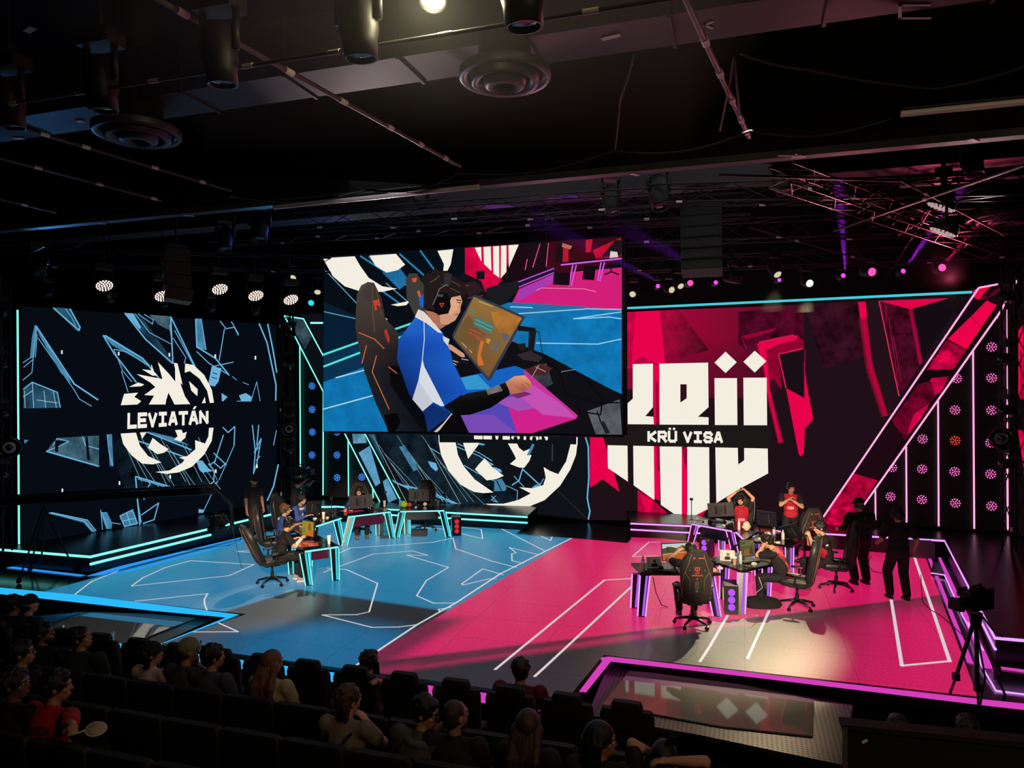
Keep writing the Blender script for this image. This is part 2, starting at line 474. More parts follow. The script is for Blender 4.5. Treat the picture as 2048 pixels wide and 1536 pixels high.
# white lines of the LED floor picture, lit pixels
whl = mat('white_floor_pixels', (60, 60, 60), 0.35, emit=(216, 208, 212), es=.95)
def floor_lines(name, groups, m=whl, z=0.004):
    b = MB()
    for (ox, oy, s), w, pts in groups:
        g = [onz(ox + x / s, oy + y / s, 0) for x, y in pts]
        g = [(p.x, p.y) for p in g]
        for q in stroke_quads(g, w):
            b.poly3([V((x, y, z)) for x, y in q], V((0, 0, 1)))
    o = b.build(name, m); struct(o); return o
Zf = (640, 980, 3.1030); Zl = (0, 940, 3.9385); Zd = (420, 900, 4.2667); Zk = (1240, 940, 3.2); Zr = (1740, 1040, 3.841); I1 = (0, 0, 1)
lw = .03
floor_lines('floor_line', [
    (Zf, .042, [(1565, 297), (1380, 390), (1120, 520), (845, 700), (600, 838), (315, 1028), (200, 1105)]),
    (Zf, lw, [(100, 400), (190, 360), (500, 340), (700, 325), (825, 298)]),
    (Zf, lw, [(825, 298), (842, 365), (1060, 440), (1220, 482)]),
    (Zf, lw, [(20, 512), (120, 475), (330, 398), (575, 379), (668, 405), (541, 405), (797, 481), (660, 562), (600, 657), (705, 703), (845, 702)]),
    (Zf, lw, [(40, 485), (165, 495), (357, 580), (305, 757), (230, 774), (15, 776), (320, 853), (490, 851), (607, 836)]),
    (Zf, lw, [(1138, 527), (1010, 490), (880, 583), (888, 590), (1050, 552), (1095, 553)]),
    (Zf, lw, [(1127, 242), (1395, 378)]), (Zf, lw, [(320, 210), (790, 245), (870, 270), (1010, 303), (1000, 245), (880, 232)]),
    (Zf, lw, [(1357, 402), (1175, 357), (1218, 390), (1190, 397), (1192, 440), (1265, 456)]),
    (Zf, lw, [(1370, 286), (1432, 314), (1440, 290)]),
    (Zf, lw, [(815, 728), (735, 742), (745, 755)]),
    (Zf, .044, [(2000, 546), (1765, 560), (1190, 1030), (1085, 1117)]),
    (Zf, .044, [(1965, 570), (1385, 1110), (1330, 1160)]),
    (Zl, lw, [(590, 980), (720, 880), (930, 795)]),
    (Zl, lw, [(1035, 915), (1805, 833), (2000, 745), (1500, 715), (1300, 770), (1125, 850), (1035, 915)]),
    (Zl, lw, [(1060, 1035), (1635, 975), (1610, 1020), (1612, 1060), (1630, 1105)]),
    (Zl, lw, [(1720, 1205), (1875, 1275), (1520, 1277)]),
    (Zl, lw, [(1860, 642), (1990, 632), (2060, 630)]), (Zl, lw, [(1860, 642), (2060, 655)]),
    (Zk, .044, [(955, 900), (860, 1110), (815, 1210)]), (Zk, .044, [(690, 930), (575, 1130), (510, 1230)]),
    (Zk, lw, [(80, 555), (185, 462), (255, 462)]), (Zk, lw, [(80, 555), (245, 552)]),
    (Zr, .052, [(120, 300), (165, 625), (245, 1120), (612, 1085), (480, 690), (355, 325), (330, 250)]),
])
# black glossy ramp at the back centre
b = MB(); b.poly3([onz(x, y, .012) for x, y in [(1032, 1068), (1056, 1048), (1262, 1062), (1250, 1084)]], V((0, 0, 1)))
o = b.build('entrance_mat', mat('black_ramp', (16, 15, 15), 0.22)); tag(o, 'glossy black walk-on mat between the two LED-edged platforms', 'mat')

# light bars let into the deck edges
cy = glow('cyan_tape', (44, 186, 252), 1.0); mg = glow('magenta_tape', (214, 62, 186), 1.0)
cyL = glow('cyan_led', (130, 255, 240), 1.25); blL = glow('blue_led', (40, 150, 245), 1.0)
pkL = glow('violet_led', (226, 150, 255), 1.25); piL = glow('pink_led', (255, 165, 215), 1.2)
def bar(name, pts, m, label, group=None, z=0.006, cat='light bar'):
    b = MB(); b.poly3([onz(x, y, z) for x, y in pts], V((0, 0, 1)))
    o = b.build(name, m); tag(o, label, cat, group); return o
bar('deck_light_bar', [(-120, 1164), (-120, 1172), (0, 1188), (120, 1201), (300, 1221), (452, 1235), (478, 1229), (150, 1189)], cy, 'long cyan light strip along the back edge of the left floor notch')
bar('deck_light_bar', [(452, 1235), (478, 1229), (315, 1291), (300, 1296)], cy, 'short cyan light strip slanting from the notch tip to the front seats')
bar('deck_light_bar', [(12, 1135.5), (25, 1133), (172, 1150), (160, 1152.5)], blL, 'thin blue floor strip at the foot of the far left platform')
bar('deck_light_bar', [(172, 1152), (240, 1132), (500, 1070), (500, 1072), (260, 1133), (205, 1150)], blL, 'thin blue floor strip along the left platform foot, nearer the wall', z=.007)
bar('deck_light_bar', [(205, 1152), (265, 1138), (500, 1076), (500, 1079), (265, 1142)], blL, 'second thin blue floor strip along the left platform foot, nearer the desks', z=.007)
bar('deck_light_bar', [(1202, 1315), (1218, 1313), (1500, 1345), (1960, 1398), (2048, 1407), (2200, 1424), (2200, 1438), (2048, 1420), (1960, 1410), (1500, 1354), (1202, 1321)], mg, 'long magenta light strip along the back edge of the right floor notch')
bar('deck_light_bar', [(1222, 1323), (1205, 1321), (1158, 1383), (1172, 1385)], mg, 'short magenta light strip slanting from the right notch corner to the seats')
bar('deck_light_bar', [(1854.5, 1113), (1861, 1113), (1948, 1329), (1934, 1325), (1925, 1296)], mg, 'wide magenta floor strip right of the pink lit area, nearer the stage middle', z=.008)
bar('deck_light_bar', [(1876, 1115), (1882, 1115), (1987, 1338), (1968, 1336)], mg, 'wide magenta floor strip right of the pink lit area, nearer the platform', z=.03)
bar('deck_light_bar', [(2001, 1333), (2048, 1339), (2150, 1352), (2150, 1359), (2048, 1345), (2004, 1339)], mg, 'magenta floor strip at the foot of the right platform front', z=.008)
bar('deck_light_bar', [(1988, 1380), (1995, 1380), (2150, 1400), (2150, 1403), (1992, 1384)], pkL, 'thin violet line on the black floor below the right platform corner', z=.008)
# the row of square lights set in the deck front face, glimpsed between the front seats
def front_sq(px, py, m, label, g):
    p = on_front(px); b = MB()
    b.T = Matrix.Translation(p) @ Matrix.Rotation(atan2(fd.y, fd.x), 4, 'Z')
    b.box((0, -.008, -.10), (.34, .02, .13)); o = b.build('step_light', m); tag(o, label, 'step light', g)
for i, px in enumerate((240, 320, 399, 482, 568, 659)):
    front_sq(px, 0, cy, 'small cyan light in the stage front edge, seen between front-row seats', 'cyan step lights in the stage front')
for i, px in enumerate((761, 856, 962, 1083)):
    front_sq(px, 0, mg, 'small magenta light in the stage front edge, seen between front-row seats', 'magenta step lights in the stage front')

# notch pits: grating with smoked plexi cover
pitm = mat('pit_black', (8, 8, 9), 0.8)
def plexi():
    m = mat('smoked_plexi', (112, 107, 102), 0.035, spec=0.5); return m
def grate():
    m = bpy.data.materials.new('steel_grating'); m.use_nodes = True; nt = m.node_tree; N = nt.nodes.new; L = nt.links.new
    b = nt.nodes['Principled BSDF']; b.inputs['Roughness'].default_value = .35; b.inputs['Metallic'].default_value = .6
    tc = N('ShaderNodeTexCoord'); mp = N('ShaderNodeMapping'); mp.inputs['Rotation'].default_value = (0, 0, radians(17.7))
    L(tc.outputs['Object'], mp.inputs[0])
    br = N('ShaderNodeTexBrick'); br.offset = 0; br.inputs['Brick Width'].default_value = .055; br.inputs['Row Height'].default_value = .055; br.inputs['Mortar Size'].default_value = .012
    br.inputs['Scale'].default_value = 1
    br.inputs['Color1'].default_value = rgb(20, 18, 18); br.inputs['Color2'].default_value = rgb(24, 22, 22); br.inputs['Mortar'].default_value = rgb(82, 76, 73)
    L(mp.outputs[0], br.inputs[0]); L(br.outputs[0], b.inputs['Base Color']); return m
grm = grate(); plx = plexi()
zpit = -0.14
pr = thing('floor_grating', 'steel grating panel in the right floor notch with a smoked cover', 'grating')
b = MB(); b.prism([(p.x, p.y) for p in [onz(x, y, zpit) for x, y in [(1216, 1327), (1330, 1339), (1706, 1410), (1686, 1530), (1400, 1470), (1176, 1430)]]], zpit - .05, zpit); b.build('mesh_panel', grm, pr)
b = MB(); b.prism([(p.x, p.y) for p in [onz(x, y, zpit + .02) for x, y in [(1259, 1342), (1300, 1345), (1480, 1369), (1629, 1400), (1625, 1472), (1440, 1452), (1205, 1409)]]], zpit + .005, zpit + .022); b.build('plexi_cover', plx, pr)
pl = thing('floor_grating', 'steel grating panel in the left floor notch with a smoked cover', 'grating')
b = MB(); b.prism([(p.x, p.y) for p in [onz(x, y, zpit) for x, y in [(150, 1224), (205, 1224), (440, 1232), (300, 1296), (120, 1310), (60, 1260)]]], zpit - .05, zpit); b.build('mesh_panel', grm, pl)
b = MB(); b.prism([(p.x, p.y) for p in [onz(x, y, zpit + .02) for x, y in [(184, 1225), (300, 1228), (392, 1236), (304, 1270), (250, 1300), (90, 1300), (118, 1244)]]], zpit + .005, zpit + .022); b.build('plexi_cover', plx, pl)
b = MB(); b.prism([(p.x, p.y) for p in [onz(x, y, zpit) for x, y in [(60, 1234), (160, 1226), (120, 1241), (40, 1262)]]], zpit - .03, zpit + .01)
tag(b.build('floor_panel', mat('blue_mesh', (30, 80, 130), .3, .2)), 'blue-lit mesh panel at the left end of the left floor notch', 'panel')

# ---------------------------------------------------------------- platforms (risers)
platm = mat('platform_black', (12, 14, 18), 0.3, spec=0.5)
def riser(name, poly, label):
    b = MB(); b.prism(poly, 0.0, ZP); o = b.build(name, platm); tag(o, label, 'platform'); return o
def led_run(name, pts, m, label, parent=None, r=.017):
    b = MB(); b.tube(pts, r, 6); o = b.build(name, m, parent)
    if parent is None: tag(o, label, 'LED strip')
    elif label: o['label'] = label
    return o
LPp = [V((-16, 17.9, 0)), V((-11.77, 16.66, 0)), V((-9.29, 15.92, 0)), V((-7.35, 20.15, 0)), V((-6.45, 22.1, 0)), V((-5.4, 22.2, 0)), V((-1.97, 21.1, 0)), V((.41, 20.3, 0))]
pL = thing('stage_platform', 'black left platform edged with two cyan light lines', 'platform')
b = MB(); b.prism([(p.x, p.y) for p in LPp] + [(.75, 21.8), (-1.5, 22.3), (-7.2, 23.7), (-9.6, 22.5), (-16, 23)], 0.0, ZP); b.build('deck', platm, pL)
def edge(pts, z, o=0.02):
    out = []
    for p in pts: out.append(V((p.x, p.y, z)) + (V((0, 0, 4)) - p).normalized() * 0 + V((CAM.x - p.x, CAM.y - p.y, 0)).normalized() * o)
    return out
led_run('led_strip', edge(LPp[:6], .365), cyL, None, pL, .029); led_run('led_strip', edge(LPp[5:], .365), cyL, None, pL, .026)
led_run('led_strip', edge([LPp[2], V((-7.9, 18.95, 0))], .205), cyL, None, pL, .029)
led_run('led_strip', edge([V((-5.0, 22.07, 0)), LPp[7]], .205), cyL, None, pL, .026)
RPp = [V((3.13, 19.3, 0)), V((4.63, 18.9, 0)), V((10.13, 17.0, 0)), V((7.05, 10.6, 0)), V((9, 9.98, 0)), V((16, 7.8, 0))]
pR = thing('stage_platform', 'black right platform edged with violet light lines', 'platform')
b = MB(); b.prism([(p.x, p.y) for p in RPp] + [(16, 16), (12.2, 17.3), (3.3, 21.0)], 0.0, ZP); b.build('deck', platm, pR)
led_run('led_strip', edge(RPp, .365), pkL, None, pR, .024)
led_run('led_strip', edge([RPp[0], V((6.5, 18.25, 0))], .205), pkL, None, pR, .023)
led_run('led_strip', edge([V((7.75, 12.05, 0)), V((7.05, 10.6, 0))], .205), pkL, None, pR, .023)
# low step in front of the right platform, with its own light
st = thing('stage_step', 'low black step beside the right platform with violet outline', 'step')
a0 = onz(1862, 1146, .05); a1 = onz(1889, 1150, .05); a2 = onz(1925, 1232, .05); a3 = onz(1966, 1300, .05); a4 = onz(1990, 1380, .0)
b = MB(); b.prism([(p.x, p.y) for p in [a0, onz(1866, 1120, .05), onz(1878, 1120, .05), onz(1966, 1290, .05), a3, a2, a1]], 0.0, .02); b.build('tread', platm, st)
led_run('led_strip', [a0, a1, a2, a3], pkL, None, st, .014)
b = MB(); b.tube([onz(1937, 1245, .12), onz(1952, 1285, .12), onz(1962, 1330, .05), onz(1991, 1380, .02)], .012, 6); b.build('cable', pkL, st)

# ---------------------------------------------------------------- hall shell
def wall(name, a, c, z0, z1, m=dark, th=.2):
    a = V(a); c = V(c); d = (c - a); L = d.length; ang = atan2(d.y, d.x)
    b = MB(); b.T = Matrix.Translation((a + c) / 2) @ Matrix.Rotation(ang, 4, 'Z')
    b.box((0, 0, (z0 + z1) / 2), (L, th, z1 - z0)); o = b.build(name, m); struct(o); return o
wall('wall_back', (-22, 27.5, 0), (22, 21.5, 0), -1.5, 9.4)
wall('wall_left', (-22, 27.5, 0), (-17, -6, 0), -1.5, 9.4)
wall('wall_right', (22, 21.5, 0), (17, -6, 0), -1.5, 9.4)
wall('wall_rear', (-17, -6, 0), (17, -6, 0), -1.5, 9.4)
b = MB(); b.box((0, 10, 9.5), (46, 38, .2)); struct(b.build('ceiling', ceilm))
# proscenium soffit: long beam above the stage, edge lit from below, parallel to the seat rows
sof = mat('soffit_paint', (66, 68, 72), 0.7, noise=.2, nscale=2)
c1 = onz(1000, 372, 6.95)
b = MB(); b.T = Matrix.Translation(V((c1.x, c1.y, 0))) @ Matrix.Rotation(atan2(AX.y, AX.x), 4, 'Z')
b.box((0, 0, 7.0), (36, .17, .09)); struct(b.build('beam_soffit', sof))
b2 = MB(); b2.T = b.T; b2.box((0, .06, 8.25), (36, .05, 2.4)); struct(b2.build('wall_soffit', mat('soffit_black', (9, 9, 10), .95)))
# rectangular duct
dm = mat('duct_metal', (46, 42, 46), 0.6, 0.1, noise=.15, nscale=4)
c2 = onz(1024, 100, 7.45)
b = MB(); R = Matrix.Rotation(atan2(AX.y, AX.x), 4, 'Z')
b.T = Matrix.Translation(V((c2.x, c2.y, 0))) @ R
b.box((0, .1, 7.75), (34, .62, .6))
for k in range(-9, 10): b.box((k * 1.35 + .2, .1, 7.745), (.035, .66, .64))
tag(b.build('air_duct', dm), 'long rectangular air duct crossing the ceiling parallel to the rows', 'duct')
# ================================================================ LED walls: pictures carried on real panels
def mixc(a, b, t): return tuple(a[i] * (1 - t) + b[i] * t for i in range(3))
class Art:
    def __init__(s, fn, n, corners, bg, thick=.14, z=(0, 0, 1)):
        s.fn = fn; s.n = n; s.z = z; s.b = MB(); s.k = 0
        cs = [fn(x, y, 0) for x, y in corners]
        vs = cs + [c - n * thick for c in cs]; k = len(cs)
        s.b.m = 1
        s.b.add(vs, [tuple(range(k, 2 * k))] + [(i, (i + 1) % k, k + (i + 1) % k, k + i) for i in range(k)])
        s.b.m = 0; s.z = I1; s.poly(corners, bg); s.z = z
    def P(s, x, y):
        ox, oy, q = s.z; return s.fn(ox + x / q, oy + y / q, 0.002 + .0005 * s.k)
    def poly(s, pts, col, noise=0.0, cols=None, bright=1.0):
        s.k += 1
        def cc(c): r = rgb(c); return (r[0] * bright, r[1] * bright, r[2] * bright, 1 - noise)
        c = [cc(q) for q in cols] if cols else [cc(col)] * len(pts)
        s.b.poly3([s.P(x, y) for x, y in pts], s.n, c); return s
    def line(s, pts, w, col, noise=0.0):
        s.k += 1; c = rgb(col); c = (c[0], c[1], c[2], 1 - noise)
        for q in stroke_quads(pts, w): s.b.add([s.P(x, y) for x, y in q], [(0, 1, 2, 3)], False, [c] * 4)
        return s
    def lines(s, w, col, *ls):
        for l in ls: s.line(l, w, col)
        return s
    def band(s, pts, w, col, core, noise=0.0):
        """glowing edge: soft fringe fading out either side of a bright core"""
        for i in range(len(pts) - 1):
            x0, y0 = pts[i]; x1, y1 = pts[i + 1]; l = math.hypot(x1 - x0, y1 - y0); nx, ny = -(y1 - y0) / l, (x1 - x0) / l
            for sg in (-1, 1):
                s.poly([(x0, y0), (x1, y1), (x1 + nx * w * sg, y1 + ny * w * sg), (x0 + nx * w * sg, y0 + ny * w * sg)], None, noise, cols=[col, col, core, core])
    def text(s, t, quad, col, th=1.15, gap=1.7):
        """quad: bottom-left, bottom-right, top-right, top-left in picture units"""
        s.k += 1; c = rgb(col)
        for q in word_quads(t, 0, 0, 1, 1, th, gap):
            pts = []
            for u, v in q:
                a = [quad[0][i] * (1 - u) + quad[1][i] * u for i in (0, 1)]; d = [quad[3][i] * (1 - u) + quad[2][i] * u for i in (0, 1)]
                pts.append(s.P(a[0] * (1 - v) + d[0] * v, a[1] * (1 - v) + d[1] * v))
            s.b.add(pts, [(0, 1, 2, 3)], False, [c] * 4)
        return s
    def build(s, name, label, cat, parent=None):
        o = s.b.build(name, [SCREEN, black], parent, cols=True)
        if parent is None: tag(o, label, cat)
        return o
def arc(cx, cy_, rx, ry, a0, a1, n=14):
    return [(cx + rx * cos(radians(a0 + (a1 - a0) * i / n)), cy_ - ry * sin(radians(a0 + (a1 - a0) * i / n))) for i in range(n + 1)]
WH = (243, 238, 224); BL = (104, 176, 218); BD = (38, 78, 102); BM = (70, 130, 166); NV = (6, 11, 20)

# ---- left wall -------------------------------------------------
Z1 = (0, 600, 3.3032)
A = Art(L3, PLn, [(45, 612), (553, 650), (553, 1004), (45, 1088)], NV, z=Z1)
A.poly([(345, 48), (465, 56), (532, 190), (520, 210), (500, 200), (420, 120)], BD, .5)
A.lines(9, BL, [(352, 52), (440, 130), (522, 200), (528, 180), (462, 58)]); A.lines(5, BL, [(432, 58), (470, 110), (500, 170)])
A.poly([(228, 165), (248, 175), (225, 370), (212, 385), (198, 380), (210, 250)], BM, .3)
A.lines(10, BL, [(236, 170), (490, 555), (648, 660)]); A.lines(5, BL, [(250, 250), (480, 580), (525, 655), (605, 702)], [(238, 180), (210, 480), (150, 530)], [(205, 378), (150, 415)], [(215, 395), (155, 445)], [(245, 225), (232, 380)])
A.poly([(245, 200), (440, 480), (470, 550), (400, 480), (262, 240)], BM, .5)
A.poly([(152, 590), (212, 545), (380, 612), (398, 712), (152, 716)], BD, .6)
A.lines(7, BL, [(152, 590), (212, 543), (378, 610), (398, 712)]); A.lines(4, (150, 200, 215), [(212, 545), (222, 714)], [(240, 660), (380, 680)], [(290, 600), (300, 712)], [(160, 600), (165, 712)], [(350, 605), (372, 714)], [(152, 640), (212, 600)])
# spear shapes upper centre
A.poly([(675, 230), (700, 232), (940, 380), (1000, 440), (960, 420), (740, 300)], BM, .4)
A.lines(9, BL, [(690, 235), (940, 385), (1050, 520)], [(680, 235), (750, 350), (900, 545)]); A.lines(5, BL, [(750, 325), (840, 345), (985, 440)], [(750, 325), (810, 470), (870, 540)], [(800, 470), (845, 610)])
A.poly([(820, 85), (920, 90), (1090, 330), (1140, 400), (1140, 428), (1100, 400)], (30, 60, 80), .7)
A.poly([(825, 86), (880, 90), (930, 180), (920, 195)], BL); A.lines(9, BL, [(822, 86), (960, 260), (1140, 420)], [(1125, 110), (1140, 420)], [(1125, 110), (1300, 468)])
A.lines(5, BL, [(890, 90), (985, 215), (1125, 290)], [(910, 92), (1005, 160), (1010, 130), (950, 95)], [(1110, 110), (1130, 250)], [(1150, 200), (1280, 440)], [(1140, 250), (1225, 380), (1215, 420)])
A.poly([(985, 98), (1120, 108), (1115, 200), (1040, 160)], (70, 100, 115), .6)
A.poly([(1290, 122), (1328, 124), (1360, 330), (1300, 320), (1296, 250)], BM, .45)
A.lines(9, BL, [(1290, 125), (1298, 310), (1420, 385), (1512, 498)]); A.lines(6, BL, [(1326, 126), (1358, 330)], [(1296, 340), (1380, 420), (1510, 495)], [(1400, 440), (1540, 410)], [(1480, 190), (1445, 400)], [(1450, 138), (1490, 190), (1545, 180), (1572, 235)], [(1525, 142), (1572, 225)])
A.poly([(1395, 440), (1460, 450), (1440, 540), (1415, 572), (1372, 560)], BL); A.lines(5, NV, [(1400, 480), (1432, 490)], [(1395, 510), (1432, 520)])
A.lines(9, BL, [(1708, 155), (1760, 280), (1820, 560), (1818, 665)], [(1765, 158), (1800, 330), (1825, 480)])
A.poly([(1460, 615), (1500, 640), (1470, 670), (1462, 668)], BL); A.poly([(1575, 630), (1620, 615), (1660, 640), (1650, 668), (1590, 668)], BL)
A.lines(4, BL, [(1560, 668), (1655, 668), (1692, 540), (1715, 668)], [(1530, 505), (1560, 530)], [(1600, 545), (1640, 560)])
# lower half background pieces
A.poly([(300, 1000), (372, 912), (650, 895), (650, 1105), (320, 1010)], (60, 96, 112), .6)
A.lines(9, BL, [(305, 1000), (650, 1098)]); A.lines(6, BL, [(375, 912), (345, 960)], [(375, 915), (450, 935), (300, 1002)], [(540, 900), (560, 960), (650, 985)])
A.poly([(360, 925), (440, 932), (380, 965), (380, 1008), (360, 1000)], NV); A.poly([(560, 905), (575, 900), (590, 1060), (572, 1055)], NV)
A.poly([(155, 922), (185, 925), (158, 950)], BM)
A.poly([(702, 885), (735, 885), (745, 1090), (722, 1100), (712, 980)], BM, .4); A.lines(5, BL, [(703, 886), (715, 1000), (742, 1100)])
A.poly([(800, 900), (1240, 900), (1400, 1250), (1150, 1260), (820, 1270), (790, 1160), (740, 960)], (12, 24, 34), .8)
for k in range(13): A.lines(4, (110, 150, 165), [(800 + k * 42, 905 + (k % 3) * 50), (930 + k * 42 + (k % 4) * 20, 1200 + (k % 3) * 25)])
A.lines(9, BL, [(890, 1165), (1190, 1255)], [(890, 1165), (900, 1290), (920, 1500)], [(900, 930), (1000, 960), (1280, 1060)], [(960, 870), (1260, 990)]); A.lines(6, BL, [(905, 1180), (1180, 1262)], [(990, 1200), (950, 1280), (945, 1320)], [(1075, 1220), (1070, 1290)])
A.poly([(980, 868), (1130, 905), (1250, 960), (1100, 925)], BM)
A.poly([(1290, 1060), (1330, 1060), (1370, 1110), (1400, 1130), (1330, 1140), (1310, 1120)], BL)
A.lines(7, BL, [(1370, 1080), (1410, 1130), (1405, 1200), (1350, 1240)], [(1405, 1010), (1490, 1090)], [(1380, 1090), (1420, 1060)], [(1470, 890), (1410, 1075), (1450, 1110), (1490, 1075)], [(1465, 840), (1500, 875), (1545, 835)], [(1545, 835), (1540, 960)])
A.lines(5, BL, [(1380, 1240), (1430, 1200), (1335, 1400), (1310, 1395)], [(1540, 960), (1440, 1190)], [(1820, 860), (1800, 960)])
A.poly([(1305, 1380), (1340, 1385), (1335, 1405), (1305, 1405)], BL)
A.lines(7, BL, [(1660, 825), (1680, 1000), (1668, 1145), (1690, 1080), (1718, 915), (1672, 1010)], [(1702, 825), (1690, 960)]); A.lines(5, BL, [(1685, 1060), (1712, 1030)], [(1680, 1000), (1705, 970)])
A.lines(9, BL, [(1832, 1085), (1800, 1230), (1758, 1325)])
A.poly([(312, 1405), (330, 1402), (565, 1455), (625, 1530), (600, 1530), (545, 1470)], BM, .2); A.lines(6, BL, [(312, 1405), (550, 1460), (605, 1530)], [(330, 1402), (570, 1452), (628, 1524)])
A.poly([(655, 1400), (700, 1400), (735, 1475), (730, 1510), (695, 1512)], BM, .5); A.lines(5, BL, [(658, 1385), (670, 1515)], [(665, 1400), (705, 1505)], [(735, 1470), (790, 1480)])
A.poly([(785, 1425), (870, 1385), (900, 1480), (820, 1495)], BM, .4); A.lines(7, BL, [(785, 1425), (868, 1385), (900, 1475), (815, 1495), (785, 1425)], [(830, 1405), (855, 1485)], [(800, 1460), (885, 1440)], [(905, 1350), (925, 1470)], [(925, 1420), (1040, 1340), (1010, 1450), (935, 1475)])
# crest: ring, crested dragon head
CX, CY = 1093, 783
A.poly([(790, 695), (812, 620), (905, 612), (880, 640), (925, 668), (900, 690)], WH)
A.poly([(975, 690), (1010, 632), (945, 628), (1018, 575), (985, 545), (895, 490), (1065, 522), (1035, 410), (1110, 490), (1150, 540), (1148, 415), (1188, 565), (1215, 640), (1190, 600), (1250, 690), (1145, 690), (1105, 612), (1090, 660), (1085, 690)], WH)
A.poly([(930, 458), (990, 465), (992, 425), (1010, 475), (1035, 500), (1000, 500)], WH)
A.poly([(845, 574), (905, 545), (945, 558), (925, 570)], WH)
A.poly([(1140, 415), (1165, 420), (1198, 560), (1165, 530)], WH)
A.poly([(1240, 535), (1298, 590), (1295, 635), (1255, 598)], WH)
A.poly([(1215, 420), (1270, 430), (1340, 495), (1390, 590), (1405, 678), (1378, 680), (1360, 600), (1310, 520), (1245, 470), (1212, 480)], WH)
A.poly([(1335, 660), (1345, 640), (1350, 680), (1325, 682)], WH)
A.poly([(788, 880), (890, 876), (915, 960), (970, 1030), (1058, 1072), (1000, 1085), (930, 1080), (860, 1025), (805, 950)], WH)
A.poly([(915, 875), (960, 872), (932, 915)], WH)
A.poly([(1000, 910), (1050, 950), (1105, 985), (1075, 1008), (1030, 1018), (970, 975)], WH)
A.poly([(1148, 858), (1190, 855), (1200, 880), (1225, 870), (1215, 910), (1185, 935), (1140, 920), (1165, 900)], WH)
A.poly([(1372, 842), (1402, 840), (1390, 930), (1340, 1020), (1260, 1100), (1170, 1138), (1090, 1148), (1018, 1135), (1110, 1125), (1195, 1075), (1210, 1055), (1175, 1040), (1230, 1030), (1282, 985), (1280, 925), (1345, 948), (1368, 900)], WH)
# name band
A.poly([(150, 718), (700, 703), (1410, 683), (1822, 672), (1822, 815), (1540, 832), (1410, 842), (790, 882), (150, 920)], NV)
A.lines(7, (240, 240, 235), [(795, 1205), (795, 1205)]); A.text('LEVIATÁN', [(832, 852), (1368, 817), (1368, 728), (834, 746)], WH, 1.5, 1.1)
for x, y in ((400, 345), (775, 355), (1110, 362), (1413, 372), (1678, 382), (403, 1257), (780, 1208), (1115, 1166), (1416, 1130), (1688, 1098)):
    A.line([(x, y - 12), (x, y + 12)], 10, (235, 235, 230))
A.build('led_wall', 'left LED wall showing a white dragon crest named LEVIATÁN', 'LED wall')

# ---- centre wall: lower part of the same crest ---------------------
Zc = (860, 840, 4.8762)
A = Art(K1p, C1n, [(600, 628), (1180, 622), (1180, 1040), (795, 1001)], (14, 18, 22), z=Zc)
A.poly([(-600, -100), (-40, -100), (640, 500), (860, 830), (460, 930), (-150, 820), (-560, 0)], (18, 32, 42), .75)
A.poly([(-700, 60), (-560, 60), (-330, 780), (-420, 780)], BD, .5)
for k in range(12):
    x = -560 + k * 60; A.lines(4, (110, 150, 165) if k % 3 else (160, 190, 200), [(x, 150 + (k % 4) * 90), (x + 330 + (k % 3) * 60, 800 + (k % 2) * 40)])
A.poly([(-20, 400), (60, 420), (80, 480), (60, 500), (10, 460)], BL); A.poly([(-300, 260), (-240, 250), (-110, 480), (-160, 500)], BM, .5)
A.lines(14, BL, [(-420, 740), (-410, 560), (-330, 610), (-200, 670)], [(-240, 640), (0, 700), (290, 828)]); A.lines(8, BL, [(0, 720), (240, 820)], [(-400, 580), (-250, 640)], [(0, 270), (100, 330)], [(260, 260), (480, 350), (620, 440)], [(330, 440), (450, 510), (640, 600)], [(270, 230), (480, 320), (610, 400)])
A.poly([(470, 220), (540, 235), (520, 248), (480, 240)], BL); A.poly([(560, 400), (620, 430), (600, 445)], BL); A.poly([(620, 455), (690, 480), (705, 510), (650, 500)], BL)
A.poly([(630, 590), (700, 570), (750, 650), (735, 690), (625, 695)], BM, .2); A.lines(10, (14, 18, 22), [(650, 590), (700, 690)])
A.lines(12, BL, [(905, 470), (870, 590), (800, 635)], [(905, 480), (1080, 640), (1000, 655)]); A.lines(7, BL, [(1020, 640), (1080, 620), (1110, 570)], [(820, 545), (920, 655)], [(750, 640), (855, 690), (850, 775), (800, 860)], [(740, 885), (780, 860), (880, 870), (850, 900), (740, 890)], [(940, 850), (900, 915)], [(600, 740), (660, 800), (600, 780), (640, 740)])
A.lines(14, BL, [(1510, 140), (1545, 260), (1550, 560), (1535, 760), (1560, 890), (1545, 970)]); A.lines(8, (60, 80, 90), [(1195, 235), (1193, 400)]); A.lines(3, (60, 62, 66), [(1240, 680), (1530, 960)])
A.line([(1010, 235), (955, 350)], 26, BM)
# crest
A.poly([(88, 218), (252, 218), (275, 340), (330, 450), (440, 580), (620, 705), (520, 712), (430, 700), (300, 630), (180, 490), (110, 340)], WH)
A.poly([(325, 222), (475, 222), (478, 236), (375, 378)], WH)
A.poly([(535, 372), (600, 450), (722, 543), (650, 575), (555, 588), (440, 480), (480, 430)], WH)
A.poly([(762, 228), (852, 230), (870, 270), (915, 305), (975, 280), (945, 345), (992, 340), (970, 400), (920, 465), (870, 462), (782, 428), (840, 378), (830, 350)], WH)
A.poly([(1372, 236), (1438, 238), (1425, 340), (1370, 480), (1270, 640), (1120, 780), (950, 850), (800, 865), (660, 850), (540, 816), (720, 815), (860, 780), (985, 715), (872, 655), (1000, 665), (1105, 635), (1130, 560), (1110, 458), (1170, 495), (1252, 527), (1330, 400)], WH)
A.poly([(60, -60), (1500, -60), (1500, 236), (90, 216), (60, 120)], (14, 18, 22))
